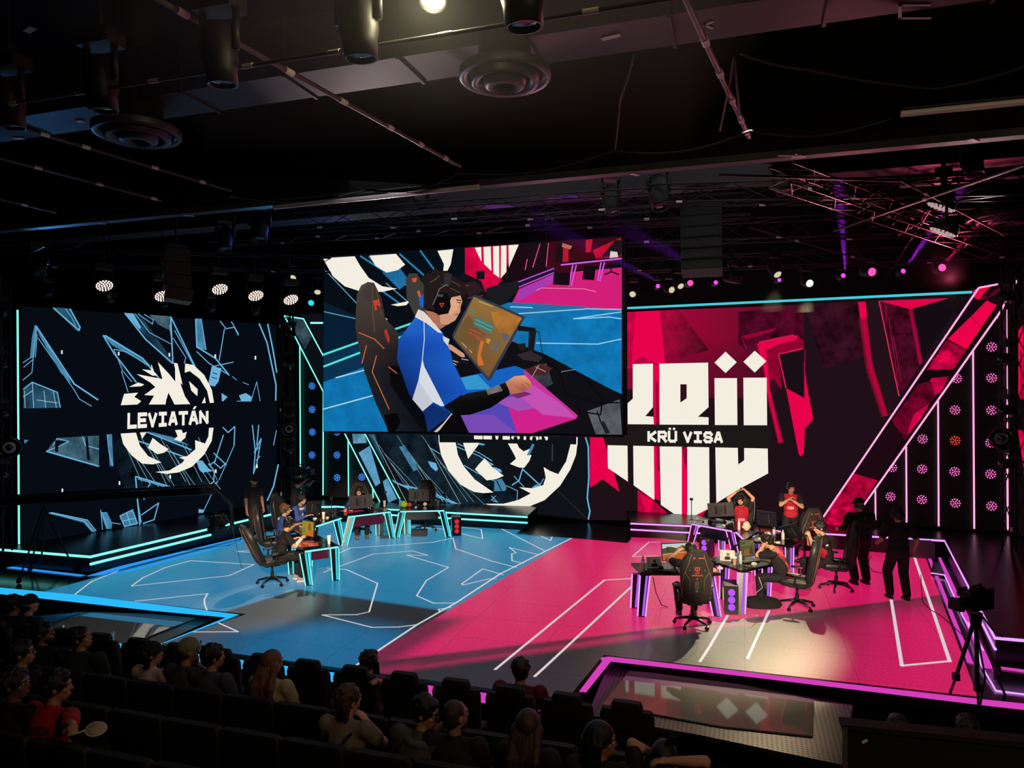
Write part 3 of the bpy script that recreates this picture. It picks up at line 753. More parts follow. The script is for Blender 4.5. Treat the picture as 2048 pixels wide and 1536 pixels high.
A.poly([(78, -60), (88, -60), (95, 218), (88, 218)], WH); A.poly([(1430, -60), (1444, -60), (1440, 240), (1428, 240)], WH)
A.text('LEVIATÁN', [(432, 186), (1150, 196), (1150, 60), (432, 50)], WH, 1.5, 1.1)
A.build('led_wall', 'centre LED wall with the lower half of a white crest', 'LED wall')

# ---- right wall: white block letters over magenta ------------------
Z3 = (1180, 560, 2.3594)
A = Art(K2p, C2n, [(1180, 629), (1912, 591), (1912, 680), (1662, 1046), (1180, 1040)], (30, 16, 22), z=Z3)
MGr = (232, 2, 76); MD = (120, 6, 44); MDD = (58, 12, 28); DK = (30, 16, 22)
A.poly([(0, 160), (0, 480), (420, 560), (860, 560), (1010, 340), (1010, 120), (400, 140)], MDD, 0, cols=[(196, 2, 66), (150, 4, 54), (70, 10, 32), (46, 14, 28), (60, 12, 30), (66, 12, 34), (150, 4, 52)])
A.poly([(150, 152), (420, 140), (560, 330), (330, 400), (170, 420)], (200, 4, 70), .35, cols=[(215, 4, 74), (150, 8, 52), (60, 14, 30), (170, 4, 60), (200, 4, 70)])
A.poly([(215, 150), (330, 145), (355, 395), (330, 400), (240, 360), (195, 400)], MGr)
A.poly([(700, 150), (1005, 122), (1005, 330), (820, 420), (700, 300)], (78, 8, 36), .7)
A.poly([(0, 730), (60, 735), (140, 1000), (60, 940), (0, 980)], MGr, .1)
# panels right of the letters
A.poly([(1010, 118), (1240, 106), (1400, 640), (1240, 800), (1010, 820)], (30, 16, 22)); A.poly([(1015, 118), (1260, 106), (1300, 360), (1100, 420)], (50, 13, 28), .8)
A.poly([(1265, 104), (1300, 102), (1405, 640), (1392, 640), (1318, 400), (1290, 300)], MGr); A.band([(1290, 180), (1325, 420), (1398, 640)], 26, (190, 2, 62), (34, 16, 22))
A.poly([(1300, 102), (1362, 100), (1450, 545), (1420, 620), (1405, 640), (1330, 380)], (36, 16, 24)); A.line([(1364, 100), (1458, 548)], 5, (240, 40, 90))
A.poly([(1368, 100), (1510, 135), (1560, 390), (1545, 420), (1465, 545)], (72, 10, 34), .8)
A.poly([(1362, 99), (1692, 86), (1512, 138)], (226, 2, 74)); A.poly([(1505, 136), (1522, 134), (1568, 385), (1555, 400)], (226, 2, 74)); A.band([(1512, 138), (1560, 390)], 14, (170, 4, 60), (36, 14, 24))
A.poly([(1525, 134), (1700, 88), (1770, 82), (1570, 380)], (20, 12, 18))
A.lines(4, (140, 20, 60), [(1410, 180), (1455, 500)], [(1430, 260), (1468, 480)], [(1395, 120), (1400, 200)])
# hooked frame
A.poly([(780, 300), (980, 260), (1010, 290), (1010, 330), (890, 360), (905, 520), (870, 470), (835, 480), (800, 360)], (150, 4, 52), .3)
A.band([(800, 302), (965, 268), (972, 276)], 14, (255, 40, 100), (120, 8, 44)); A.poly([(790, 300), (968, 262), (975, 284), (900, 300), (830, 330), (850, 520), (905, 768), (890, 768), (842, 560), (820, 420)], MGr)
A.band([(850, 560), (900, 768)], 14, (230, 2, 76), (60, 10, 30))
A.poly([(890, 345), (1008, 322), (1010, 560), (925, 510)], (24, 14, 20)); A.lines(5, (240, 30, 90), [(890, 350), (1005, 324)], [(890, 350), (925, 510)])
A.poly([(925, 510), (1008, 555), (1052, 640), (1050, 660), (1014, 700), (1008, 820), (992, 832), (985, 820)], MGr); A.poly([(1010, 380), (1022, 490), (1052, 650), (1010, 560)], MGr); A.line([(1014, 330), (1012, 560)], 4, (150, 10, 60))
A.poly([(715, 265), (880, 225), (870, 240), (740, 280)], (150, 4, 52)); A.lines(4, (150, 10, 60), [(715, 268), (740, 330)])
# lower smoke
A.poly([(225, 990), (290, 1030), (400, 1130), (250, 1136), (225, 1120)], (190, 4, 64), .4); A.poly([(236, 1010), (300, 1040), (280, 1110), (400, 1136), (230, 1132), (262, 1090)], MGr)
A.poly([(440, 1120), (560, 1075), (530, 1110), (560, 1136), (440, 1136)], MGr, .3)
A.poly([(300, 400), (330, 400), (330, 1040), (303, 1030)], MGr); A.line([(315, 480), (325, 900)], 14, (150, 4, 54), .6); A.poly([(432, 790), (462, 790), (462, 1130), (432, 1126)], MGr); A.poly([(432, 780), (462, 800), (455, 900)], (130, 10, 50), .6)
A.poly([(562, 790), (592, 790), (595, 1060), (565, 1075)], DK); A.poly([(185, 790), (205, 790), (208, 970), (182, 950)], DK)
# letters
def wl(*pts): A.poly(pts, WH)
wl((160, 398), (175, 398), (175, 585), (203, 560), (203, 397), (298, 395), (298, 600), (262, 642), (300, 645), (302, 681), (160, 680))
wl((328, 395), (558, 390), (560, 600), (510, 645), (560, 648), (560, 683), (330, 682)); A.poly([(427, 492), (457, 492), (457, 558), (427, 578)], (50, 14, 28)); 
wl((588, 463), (694, 463), (696, 684), (590, 684)); wl((724, 461), (834, 461), (836, 685), (726, 685))
wl((640, 338), (693, 388), (640, 439), (588, 390)); wl((778, 334), (832, 383), (778, 437), (724, 386))
wl((84, 779), (178, 781), (180, 951), (86, 887)); wl((205, 781), (302, 783), (305, 1038), (207, 968)); wl((330, 785), (434, 786), (434, 1127), (335, 1060)); wl((460, 786), (563, 788), (565, 1076), (462, 1127), (460, 1127))
wl((592, 789), (698, 791), (700, 870), (728, 850), (728, 792), (839, 795), (841, 912), (700, 988), (597, 1052))
A.poly([(72, 690), (160, 681), (850, 687), (852, 795), (76, 779)], (28, 24, 24)); A.text('KRÜ VISA', [(272, 765), (628, 771), (628, 715), (272, 710)], WH, 1.5, 1.1)
A.build('led_wall', 'right LED wall with tall white block letters over magenta reading KRÜ VISA', 'LED wall')

# ---- slanted light ribbons ----------------------------------------
Z8 = (1600, 600, 3.0714)
rb = thing('light_ribbon', 'tall slanted picture ribbon with pink outline right of the magenta wall', 'light ribbon')
K2r = lambda x, y, o=0.0: K2p(x, y, .22 + o)
A = Art(K2r, C2n, [(1953, 580), (2027, 566), (1999, 620), (1700, 1045), (1641, 1040)], (22, 8, 14), thick=.16, z=Z8)
A.poly([(1080, 0), (1135, -25), (1135, -5), (1190, -60), (1230, -70), (1190, -30), (1120, 5)], (90, 4, 36)) 
A.poly([(1055, -55), (1175, -90), (1130, -50), (1085, 5), (1050, -15)], (236, 2, 74))
A.poly([(1135, 8), (1195, 38), (1012, 305), (898, 243), (1045, 100)], (236, 2, 74)); A.line([(1040, 105), (1098, 170)], 4, (150, 4, 50))
A.poly([(890, 250), (1010, 308), (965, 380), (930, 428), (770, 430)], (170, 4, 58), .9); A.poly([(800, 370), (860, 330), (900, 300), (960, 380), (905, 400)], (214, 4, 74), .7)
A.poly([(770, 432), (940, 425), (860, 500), (720, 512)], (18, 8, 12)); A.poly([(800, 480), (905, 470), (860, 560), (815, 590), (770, 530)], (190, 4, 66), .7)
A.poly([(720, 515), (800, 500), (820, 590), (640, 860), (560, 740)], (110, 4, 40), .8); A.poly([(690, 700), (790, 630), (740, 720), (650, 830)], (200, 4, 66), .6)
A.poly([(560, 745), (630, 865), (470, 1100), (330, 1060)], (30, 8, 18)); A.poly([(330, 1060), (470, 1100), (330, 1330), (250, 1430), (130, 1340)], (170, 4, 54), .95); A.poly([(200, 1280), (300, 1250), (330, 1330), (250, 1400), (160, 1370)], (225, 4, 74), .8)
A.poly([(330, 1060), (560, 745), (545, 730), (320, 1050)], (18, 6, 12))
A.b.m = 0; A.build('picture_panel', None, None, rb)
def outline(pts, fn, m, parent, r=.022):
    q = [fn(x, y, .03) for x, y in pts]
    for i in range(len(q) - 1):
        bb = MB(); bb.cyl(q[i], q[i + 1], r, r, 6); bb.build('led_strip', m, parent)
outline([(1640, 1040), (1953, 578), (2028, 564), (1996, 625), (1699, 1046)], K2r, piL, rb)
lb = thing('light_ribbon', 'slanted picture ribbon with cyan outline at the centre wall left end', 'light ribbon')
K1r = lambda x, y, o=0.0: K1p(x, y, .22 + o)
Z6 = (560, 600, 3.3375); Z7 = (660, 940, 7.877)
A = Art(K1r, C1n, [(577, 633), (615, 639), (809, 1002), (766, 1001)], (10, 16, 20), thick=.16, z=Z6)
A.poly([(75, 115), (185, 132), (240, 240), (190, 330), (130, 230)], (50, 70, 80), .9)
A.poly([(500, 870), (580, 870), (600, 950), (510, 955)], (96, 150, 180), .5)
A.poly([(545, 1015), (620, 968), (690, 1215), (658, 1238)], (92, 156, 194), .2); A.poly([(705, 1205), (735, 1185), (800, 1320), (742, 1345)], (92, 156, 194), .2)
A.build('picture_panel', None, None, lb)
outline([(766, 1001), (577, 633), (615, 639), (809, 1002)], K1r, cyL, lb)
# top light line over the right wall
b = MB(); b.tube([K2p(1180, 621.5, .25), K2p(1940, 586.5, .25)], .032, 8)
tag(b.build('led_strip', glow('cyan_strip_dim', (70, 205, 222), 1.0)), 'long cyan light line along the top of the magenta wall', 'LED strip')
b = MB(); b.tube([K1p(629, 647, .25), K1p(660, 647, .25)], .03, 8)
tag(b.build('led_strip', cyL), 'short level cyan light line right of the cyan-outlined ribbon top', 'LED strip')

# ---- dark panels with upright strips and LED pucks --------------------
panm = mat('puck_panel', (9, 10, 14), 0.55)
def panel(fn, n, c, name, label):
    b = MB(); cs = [fn(x, y, -.06) for x, y in c]; k = len(cs)
    b.add(cs + [p - n * .12 for p in cs], [tuple(range(k))[::-1], tuple(range(k, 2 * k))] + [(i, (i + 1) % k, k + (i + 1) % k, k + i) for i in range(k)])
    o = b.build(name, panm); tag(o, label, 'panel'); return o
panel(K1p, C1n, [(588, 630), (640, 628), (800, 1000), (588, 992)], 'backdrop_panel', 'black backdrop panel with cyan strips left of the centre wall')
panel(K2p, C2n, [(1912, 592), (2038, 583), (2038, 1066), (1660, 1046)], 'backdrop_panel', 'black backdrop panel with pink strips right of the ribbon')
def vstrip(fn, x0, y0, x1, y1, m, label, r=.02):
    b = MB(); b.cyl(fn(x0, y0, .03), fn(x1, y1, .03), r, r, 8); tag(b.build('led_strip', m), label, 'LED strip')
vstrip(K1p, 600.5, 680, 602, 990, cyL, 'upright cyan LED strip, first from the left on the left backdrop panel')
vstrip(K1p, 647.5, 772, 647, 990, cyL, 'upright cyan LED strip, second from the left on the left backdrop panel')
vstrip(K1p, 697, 872, 698, 992, cyL, 'upright cyan LED strip, third from the left on the left backdrop panel')
vstrip(K1p, 746, 966, 747, 996, cyL, 'shortest upright cyan LED strip, beside the foot of the cyan ribbon')
vstrip(L3, 34, 620, 37, 1088, cyL, 'tall upright cyan LED strip at the far left edge of the stage')
vstrip(K2p, 1750.5, 976, 1751, 1040, piL, 'shortest upright pink LED strip, nearest the pink ribbon foot')
vstrip(K2p, 1812, 890, 1813, 1046, piL, 'upright pink LED strip, second shortest on the right backdrop panel')
vstrip(K2p, 1875.7, 796, 1877, 1052, piL, 'upright pink LED strip, third shortest on the right backdrop panel')
vstrip(K2p, 1945.5, 691, 1948, 1057, piL, 'upright pink LED strip, second from the right on the right backdrop panel')
vstrip(K2p, 2012, 619, 2015, 1062, piL, 'upright pink LED strip at the right end of the right backdrop panel')
pkm = mat('puck_body', (16, 16, 18), .4)
def puck(fn, n, x, y, m, group, label, sc=1.0):
    c = fn(x, y, -.02); t = thing('led_puck', label, 'stage light', c, group=group)
    q = n.to_track_quat('Z', 'Y').to_matrix()
    b = MB(); b.lathe([(.17 * sc, -.04), (.17 * sc, .03), (.15 * sc, .045), (.14 * sc, .03)], (0, 0, 0), 20, q); b.build('housing', pkm, t)
    b = MB()
    for r, k in ((0, 1), (.05, 5), (.098, 11)):
        for i in range(k):
            a = 2 * pi * i / k; b.ell(q @ V((r * sc * cos(a), r * sc * sin(a), .04)), .0165 * sc, None, 8, 5)
    b.build('led_array', m, t)
pk1 = glow('puck_pink', (255, 110, 190), 1.6); pk2 = glow('puck_blue', (60, 130, 255), 2.0); pk3 = glow('puck_red', (255, 70, 70), 1.3)
for x, y in ((1983, 694), (1983, 756), (1913, 757), (1909.7, 820), (1983, 820.6), (1845, 878), (1910, 881), (1981, 885.6), (1784, 935), (1844, 938), (1909, 943), (1981, 948), (1781, 993), (1843.6, 999), (1910.5, 1006), (1983, 1012), (1986, 632)):
    if (x, y) == (1910, 881): puck(K2p, C2n, x, y, pk3, None, 'only red LED puck, among the pink ones on the right backdrop panel')
    else: puck(K2p, C2n, x, y, pk1, 'pink LED pucks on the right backdrop panel', 'round pink LED puck on the black backdrop panel right of the ribbon')
for x, y in ((626, 732), (624.5, 772), (624.8, 819), (625.2, 864), (624.5, 910), (674.5, 864), (674.5, 910), (674.8, 955), (724, 954)):
    puck(K1p, C1n, x, y, pk2, 'blue LED pucks on the left backdrop panel', 'round blue LED puck on the black backdrop panel left of the centre wall')
# far right wall, mirror of the left one, just peeking in
p0 = V((12.75, 17.2, 0)); p1 = V((14.9, 12.9, 0)); PRp, PRn = vplane((p0.x, p0.y), (p1.x, p1.y))
L5 = lambda x, y, o=0.0: onpl(x, y, PRp, PRn) + PRn * o
A = Art(L5, PRn, [(2031, 610), (2300, 530), (2300, 1180), (2031, 1068)], (16, 8, 12), z=I1)
A.poly([(2031, 668), (2048, 648), (2048, 797), (2033, 797)], MGr); A.poly([(2048, 648), (2120, 700), (2100, 797), (2048, 797)], MGr, .3); A.poly([(2036, 860), (2070, 861), (2060, 1000), (2048, 940)], (226, 2, 74), .4); A.line([(2042, 700), (2044, 796)], 3, (90, 4, 34))
A.build('led_wall', 'sliver of a magenta LED wall at the far right edge', 'LED wall')
# ================================================================ hanging video screen: live picture of a player at a desk
Z2 = (560, 460, 2.9257)
_sa = ony(648, 512, 18.3); _sb = ony(1245, 473, 16.0)
SVp, SVn = vplane((_sa.x, _sa.y), (_sb.x, _sb.y))
SV = lambda x, y, o=0.0: onpl(x, y, SVp, SVn) + SVn * o
A = Art(SV, SVn, [(647, 513), (1245, 472.5), (1246.5, 869.5), (648, 861)], (10, 14, 22), thick=.12, z=Z2)
p = A.poly
FB = (16, 118, 180); FB2 = (10, 96, 156); SKIN = (206, 150, 118); CYL = (84, 222, 216)
# backdrop strip
p([(255, 160), (1083, 105), (1083, 300), (1000, 520), (260, 520)], (8, 14, 22))
p([(258, 420), (450, 505), (760, 640), (800, 700), (258, 860)], (10, 30, 50))
A.lines(10, (40, 130, 180), [(470, 152), (700, 300), (1000, 470)], [(700, 140), (860, 280)], [(820, 120), (905, 235)], [(560, 330), (700, 430)]); A.lines(6, (90, 150, 180), [(620, 310), (760, 430)], [(258, 228), (450, 430)], [(520, 155), (560, 200)], [(258, 478), (450, 520)])
p([(600, 250), (700, 220), (760, 300), (700, 350)], (30, 110, 160), .3)
p([(252, 165), (438, 154), (470, 210), (520, 280), (600, 330), (686, 343), (600, 362), (480, 362), (380, 330), (310, 270)], WH)
p([(525, 150), (680, 140), (733, 203), (690, 235), (625, 250), (560, 210)], WH); p([(922, 122), (1015, 113), (1000, 200), (950, 300), (960, 200)], WH); p([(650, 438), (760, 415), (740, 440), (690, 446)], WH)
p([(1083, 105), (1440, 82), (1440, 200), (1290, 300), (1210, 420), (1083, 330)], (214, 6, 66), .3)
p([(1390, 85), (1620, 70), (1560, 260), (1400, 300), (1290, 290)], (26, 10, 18))
p([(1142, 104), (1178, 101), (1180, 185), (1155, 135)], WH); p([(1192, 100), (1234, 97), (1238, 240), (1195, 200)], WH); p([(1247, 97), (1283, 94), (1284, 280), (1250, 255)], WH); p([(1294, 93), (1326, 91), (1326, 245), (1292, 285)], WH); p([(1338, 90), (1398, 86), (1340, 220)], WH)
A.lines(5, (226, 80, 150), [(1523, 80), (1480, 220)], [(1572, 76), (1558, 215)], [(1448, 170), (1435, 235)])
p([(1580, 70), (2000, 42), (2000, 190), (1610, 260), (1560, 250)], (60, 8, 22)); p([(1830, 120), (1995, 45), (2000, 160), (1850, 170)], (190, 12, 40), .3)
p([(1210, 340), (1400, 290), (1400, 345), (1300, 450), (1180, 520)], (26, 26, 32))
# distant pink half of the stage
p([(1395, 300), (1610, 215), (1615, 262), (1400, 345)], (36, 14, 50)); A.lines(6, (190, 90, 220), [(1395, 305), (1605, 225)], [(1398, 335), (1605, 250)])
p([(1400, 345), (1610, 255), (2001, 220), (2001, 470), (1360, 424)], (210, 30, 120)); p([(1400, 350), (1600, 262), (1700, 250), (1560, 330), (1380, 424)], (168, 56, 176)); A.lines(4, (236, 130, 180), [(1500, 355), (1530, 340), (1780, 345), (1850, 362)])
p([(1640, 190), (2000, 155), (2000, 180), (1900, 185), (1650, 210)], (20, 10, 28)); A.lines(9, (206, 100, 230), [(1645, 205), (2000, 168)]); A.lines(8, (206, 90, 220), [(1735, 205), (1705, 330)], [(1715, 205), (1690, 330)], [(1900, 190), (1872, 300)], [(1880, 190), (1860, 300)])
p([(1605, 250), (1700, 248), (1695, 325), (1598, 320)], (18, 8, 18)); p([(1780, 210), (1850, 210), (1840, 295), (1770, 290)], (18, 8, 18)); p([(1880, 160), (1960, 60), (1998, 60), (1998, 150)], (28, 18, 26)); A.lines(8, (20, 10, 20), [(1930, 200), (1940, 245), (1900, 262)], [(1940, 245), (1985, 262)])
p([(1612, 100), (1650, 80), (1715, 95), (1690, 190), (1612, 190)], (26, 14, 18)); p([(1660, 80), (1690, 90), (1690, 185), (1655, 190)], (190, 22, 48)); p([(1655, 78), (1712, 95), (1700, 115), (1650, 100)], (170, 110, 90)); p([(1790, 60), (1830, 55), (1820, 130), (1790, 135)], (190, 22, 48)); p([(1935, 125), (1975, 130), (1980, 160), (1930, 165)], (220, 205, 195))
# blue floor right
p([(1340, 424), (2001, 468), (2001, 960), (1560, 760), (1200, 640), (1200, 480)], FB, .25); p([(1360, 424), (1800, 450), (1400, 520), (1250, 500)], (30, 110, 165))
A.lines(6, (150, 210, 235), [(1350, 450), (1480, 455)], [(1260, 500), (1800, 462), (2000, 466)], [(2000, 480), (1720, 520), (1925, 510), (2000, 520)], [(1500, 662), (1860, 668), (2000, 638)])
# platform and floor left
p([(258, 540), (450, 520), (520, 560), (520, 690), (258, 740)], (8, 30, 52)); p([(258, 740), (700, 600), (800, 560), (800, 700), (258, 890)], (10, 50, 80))
A.lines(12, CYL, [(258, 730), (770, 548)], [(258, 800), (780, 600)]); p([(258, 890), (500, 800), (640, 1180), (258, 1176)], FB, .2); A.lines(7, (170, 220, 235), [(330, 865), (500, 820)], [(258, 1048), (560, 965)])
# second chair and player behind
p([(740, 290), (760, 255), (805, 255), (850, 330), (860, 460), (800, 520), (745, 400)], (62, 58, 56)); p([(775, 285), (805, 280), (800, 305), (780, 305)], (210, 84, 50)); p([(805, 360), (820, 355), (830, 390), (815, 395)], (210, 84, 50)); p([(815, 400), (850, 370), (850, 460), (825, 450)], (24, 100, 200)); p([(818, 290), (880, 235), (860, 330)], (28, 22, 22))
# camera and clutter behind the monitor
p([(1010, 290), (1083, 255), (1180, 300), (1230, 420), (1150, 480), (1010, 420)], (20, 18, 22)); p([(1150, 240), (1200, 240), (1200, 290), (1155, 290)], (18, 18, 24)); p([(1060, 320), (1140, 300), (1200, 350), (1120, 400)], (44, 26, 32)); A.lines(5, (150, 50, 60), [(1080, 330), (1110, 325)], [(1100, 400), (1190, 385)])
# desk
p([(1040, 760), (1330, 640), (1560, 730), (1990, 960), (2003, 1197), (1540, 1190), (1100, 870)], (16, 15, 20)); p([(1800, 1060), (1990, 990), (2003, 1197), (1850, 1195)], (90, 94, 100), .4); p([(1420, 820), (1560, 780), (1600, 900), (1480, 960)], (60, 60, 72), .5)
p([(1055, 865), (1380, 795), (1430, 815), (1745, 1085), (1735, 1105), (1480, 1188), (1110, 1186)], (84, 70, 180)); 
p([(1055, 865), (1380, 795), (1430, 815), (1500, 875), (1300, 950), (1080, 960)], (20, 96, 190)); p([(1060, 865), (1160, 845), (1240, 930), (1070, 935)], (50, 150, 205)); p([(1430, 815), (1745, 1085), (1735, 1105), (1640, 1060), (1440, 900)], (196, 50, 150)); p([(1340, 1040), (1640, 1010), (1735, 1105), (1480, 1188), (1390, 1187)], (206, 34, 138)); p([(1250, 1000), (1420, 960), (1640, 1010), (1400, 1060)], (160, 80, 180)); p([(1060, 1080), (1250, 1080), (1390, 1187), (1110, 1186)], (120, 74, 180)); p([(1440, 880), (1640, 1010), (1735, 1100), (1540, 1080), (1390, 960)], (196, 80, 178))
# chair
p([(445, 570), (455, 380), (480, 325), (520, 305), (555, 310), (600, 400), (620, 520), (690, 590), (710, 700), (700, 800), (870, 1100), (885, 1180), (640, 1176), (560, 1000), (500, 830), (470, 700)], (52, 46, 42), 0, cols=[(60, 50, 46), (70, 62, 58), (84, 74, 66), (70, 62, 58), (64, 56, 50), (50, 44, 40), (64, 54, 48), (50, 44, 42), (30, 26, 28), (24, 20, 24), (16, 14, 18), (14, 12, 16), (22, 34, 44), (24, 30, 36), (30, 34, 38), (50, 44, 42)])
p([(650, 790), (700, 800), (820, 1000), (870, 1110), (870, 1180), (820, 1150), (700, 980), (650, 900)], (10, 10, 14)); p([(615, 1080), (690, 1070), (710, 1120), (680, 1178), (635, 1178)], (6, 6, 8))
A.lines(5, (214, 104, 66), [(465, 600), (560, 640), (615, 695)], [(512, 675), (485, 780)], [(570, 735), (545, 830), (645, 1050)], [(640, 800), (690, 840)]); A.lines(3, (120, 84, 62), [(545, 330), (550, 500), (560, 600)], [(570, 350), (600, 500)])
p([(550, 415), (585, 405), (595, 450), (570, 440), (575, 470), (560, 470)], (196, 60, 44)); p([(615, 590), (630, 580), (648, 640), (640, 665), (622, 620)], (180, 50, 40)); p([(622, 515), (634, 522), (632, 530)], (220, 220, 220))
# player: jersey
p([(690, 760), (700, 640), (740, 590), (790, 520), (830, 470), (900, 520), (955, 600), (985, 660), (1030, 800), (1100, 945), (960, 1032), (1000, 1060), (1010, 1080), (870, 1182), (850, 1080), (760, 960)], (28, 88, 190), 0, cols=[(18, 60, 140), (24, 76, 170), (34, 96, 196), (40, 104, 206), (34, 96, 200), (30, 90, 195), (34, 96, 200), (26, 84, 186), (30, 92, 196), (26, 84, 186), (24, 76, 176), (18, 60, 140), (14, 46, 110), (16, 50, 120), (14, 44, 104), (14, 44, 108)])
p([(838, 750), (850, 800), (968, 1030), (945, 1030), (870, 990), (815, 880)], (214, 218, 226)); p([(815, 880), (880, 980), (900, 1010), (840, 1060), (780, 990)], (196, 200, 210)); A.lines(5, (200, 210, 225), [(848, 535), (850, 640), (838, 760)])
p([(905, 1180), (960, 1130), (1010, 1070), (1015, 1085), (985, 1130), (925, 1182)], (205, 190, 180)); p([(930, 1182), (1010, 1080), (1060, 1090), (1110, 1186)], (10, 8, 12))
p([(815, 465), (850, 480), (920, 560), (955, 605), (930, 600), (860, 545), (795, 510)], (226, 216, 204))
# neck, face, hair
p([(850, 470), (900, 480), (960, 510), (990, 550), (945, 580), (900, 540)], (176, 112, 84)); p([(940, 500), (1000, 390), (1060, 380), (1072, 420), (1062, 450), (1060, 480), (1030, 530), (985, 556), (945, 550)], SKIN); p([(1000, 400), (1060, 400), (1040, 470), (1000, 500)], (222, 168, 134)); A.lines(5, (110, 50, 44), [(1030, 500), (1050, 492)]); A.lines(5, (50, 34, 30), [(1040, 424), (1062, 428)]); A.lines(6, (40, 28, 26), [(1036, 410), (1064, 414)])
p([(845, 460), (848, 330), (840, 290), (870, 262), (900, 245), (915, 215), (930, 240), (985, 240), (1040, 290), (1080, 310), (1100, 345), (1095, 380), (1060, 385), (1010, 395), (990, 440), (960, 470), (900, 470)], (34, 26, 24)); A.lines(4, (96, 76, 56), [(900, 300), (940, 270)], [(880, 310), (920, 290)], [(1010, 300), (1060, 330)], [(950, 320), (990, 330)], [(1000, 340), (1060, 370)])
p([(910, 380), (930, 366), (985, 372), (1000, 400), (1005, 450), (990, 490), (930, 500), (900, 440)], (12, 12, 14)); p([(965, 255), (1010, 258), (1005, 300), (1000, 330), (968, 320)], (46, 44, 46)); A.lines(5, (110, 108, 110), [(985, 320), (940, 345), (900, 440)]); A.lines(4, (220, 60, 44), [(940, 432), (965, 430), (952, 452), (940, 432)]); p([(930, 376), (965, 380), (955, 395), (925, 390)], (70, 70, 74))
# monitor
p([(1015, 610), (1135, 385), (1150, 382), (1440, 508), (1235, 882), (1220, 880), (1018, 636)], (48, 58, 72)); p([(1022, 630), (1140, 392), (1420, 515), (1225, 862)], (136, 96, 48), 0, cols=[(110, 84, 52), (150, 112, 60), (146, 108, 58), (120, 84, 46)])
p([(1240, 480), (1340, 480), (1420, 520), (1330, 640), (1260, 560)], (170, 112, 50), .3); p([(1060, 560), (1110, 500), (1180, 600), (1150, 700), (1060, 640)], (110, 84, 48)); p([(1145, 505), (1255, 555), (1240, 610), (1140, 560)], (70, 120, 110)); A.lines(3, (130, 190, 170), [(1150, 525), (1248, 570)], [(1146, 545), (1242, 592)]); p([(1115, 560), (1215, 610), (1160, 650), (1100, 610)], (130, 76, 52)); A.lines(3, (176, 100, 70), [(1118, 580), (1190, 615)], [(1112, 600), (1170, 630)])
p([(1160, 630), (1240, 640), (1230, 665), (1180, 650), (1150, 640)], (150, 90, 46)); p([(1215, 635), (1240, 640), (1228, 668), (1212, 660)], (200, 140, 50)); p([(1180, 650), (1200, 655), (1180, 730), (1200, 790), (1165, 795), (1160, 740)], (206, 110, 50)); p([(1255, 640), (1300, 660), (1280, 720), (1235, 700)], (110, 100, 90)); p([(1300, 600), (1350, 620), (1320, 660)], (90, 96, 110)); A.lines(4, (206, 180, 110), [(1170, 420), (1250, 450)], [(1070, 660), (1100, 690)], [(1115, 700), (1130, 720)]); p([(1120, 460), (1150, 470), (1130, 500), (1110, 490)], (110, 120, 84)); A.lines(4, (210, 90, 50), [(1280, 470), (1330, 492)])
# monitor arm, clutter, cables
p([(1400, 560), (1500, 575), (1500, 600), (1395, 590)], (20, 20, 26)); p([(1462, 590), (1505, 590), (1490, 720), (1455, 715)], (24, 24, 30)); p([(1390, 730), (1470, 708), (1540, 745), (1520, 775), (1430, 760)], (44, 40, 44)); A.lines(5, (20, 20, 24), [(1450, 570), (1520, 600), (1540, 720), (1540, 790)]); p([(1450, 815), (1530, 780), (1600, 810), (1560, 850), (1480, 850)], (70, 34, 38), .3); A.lines(4, (190, 150, 140), [(1500, 800), (1560, 830)], [(1520, 790), (1480, 860)]); A.lines(8, (10, 10, 14), [(1560, 760), (1640, 830), (1680, 960), (1840, 1010), (1990, 1010)], [(1740, 1010), (1760, 1060), (1880, 1080), (1890, 990), (1780, 850)], [(1860, 1060), (1880, 1120)]); A.lines(5, (120, 120, 120), [(1650, 830), (1735, 815)]); p([(1876, 1120), (1900, 1118), (1935, 1185), (1908, 1190)], (30, 30, 34)); p([(1395, 670), (1440, 660), (1450, 700), (1410, 710)], (30, 26, 28)); A.lines(5, (150, 20, 40), [(1350, 655), (1395, 650)])
# keyboard and left hand, sleeve and right hand
p([(1010, 720), (1100, 740), (1110, 780), (1020, 790)], (20, 20, 26)); A.lines(4, (200, 200, 205), [(1020, 765), (1050, 775)], [(1020, 780), (1040, 790)], [(1070, 755), (1110, 762)]); p([(985, 668), (1010, 672), (1085, 725), (1090, 745), (1070, 745), (1000, 700)], SKIN); p([(960, 620), (1000, 640), (990, 680), (965, 650)], (206, 210, 220))
p([(1010, 1010), (1100, 955), (1220, 935), (1330, 890), (1345, 920), (1350, 965), (1240, 1040), (1120, 1080), (1040, 1085)], (14, 13, 15), 0, cols=[(14, 14, 15), (28, 28, 30), (30, 30, 32), (26, 26, 28), (14, 14, 15), (8, 8, 9), (8, 8, 9), (8, 8, 9), (8, 8, 9)]); p([(1210, 935), (1290, 905), (1310, 940), (1225, 965)], (120, 114, 108), .5)
p([(1325, 890), (1380, 855), (1440, 850), (1475, 890), (1475, 925), (1430, 940), (1440, 958), (1360, 965)], (212, 138, 104), 0, cols=[(196, 124, 94), (222, 156, 120), (226, 160, 124), (206, 132, 100), (180, 104, 78), (150, 84, 62), (176, 106, 80), (170, 100, 76)]); A.lines(4, (140, 80, 60), [(1440, 890), (1470, 915)], [(1420, 900), (1440, 925)])
p([(1350, 965), (1440, 945), (1480, 960), (1400, 985)], (120, 40, 110))
vs = thing('video_screen', 'large hanging video screen with live picture of a player in a blue jersey', 'video screen')
A.build('picture', None, None, vs)
b = MB(); q = [SV(645, 511, -.1), SV(1248, 470.5, -.1), SV(1249.5, 872, -.1), SV(645.5, 863.5, -.1)]
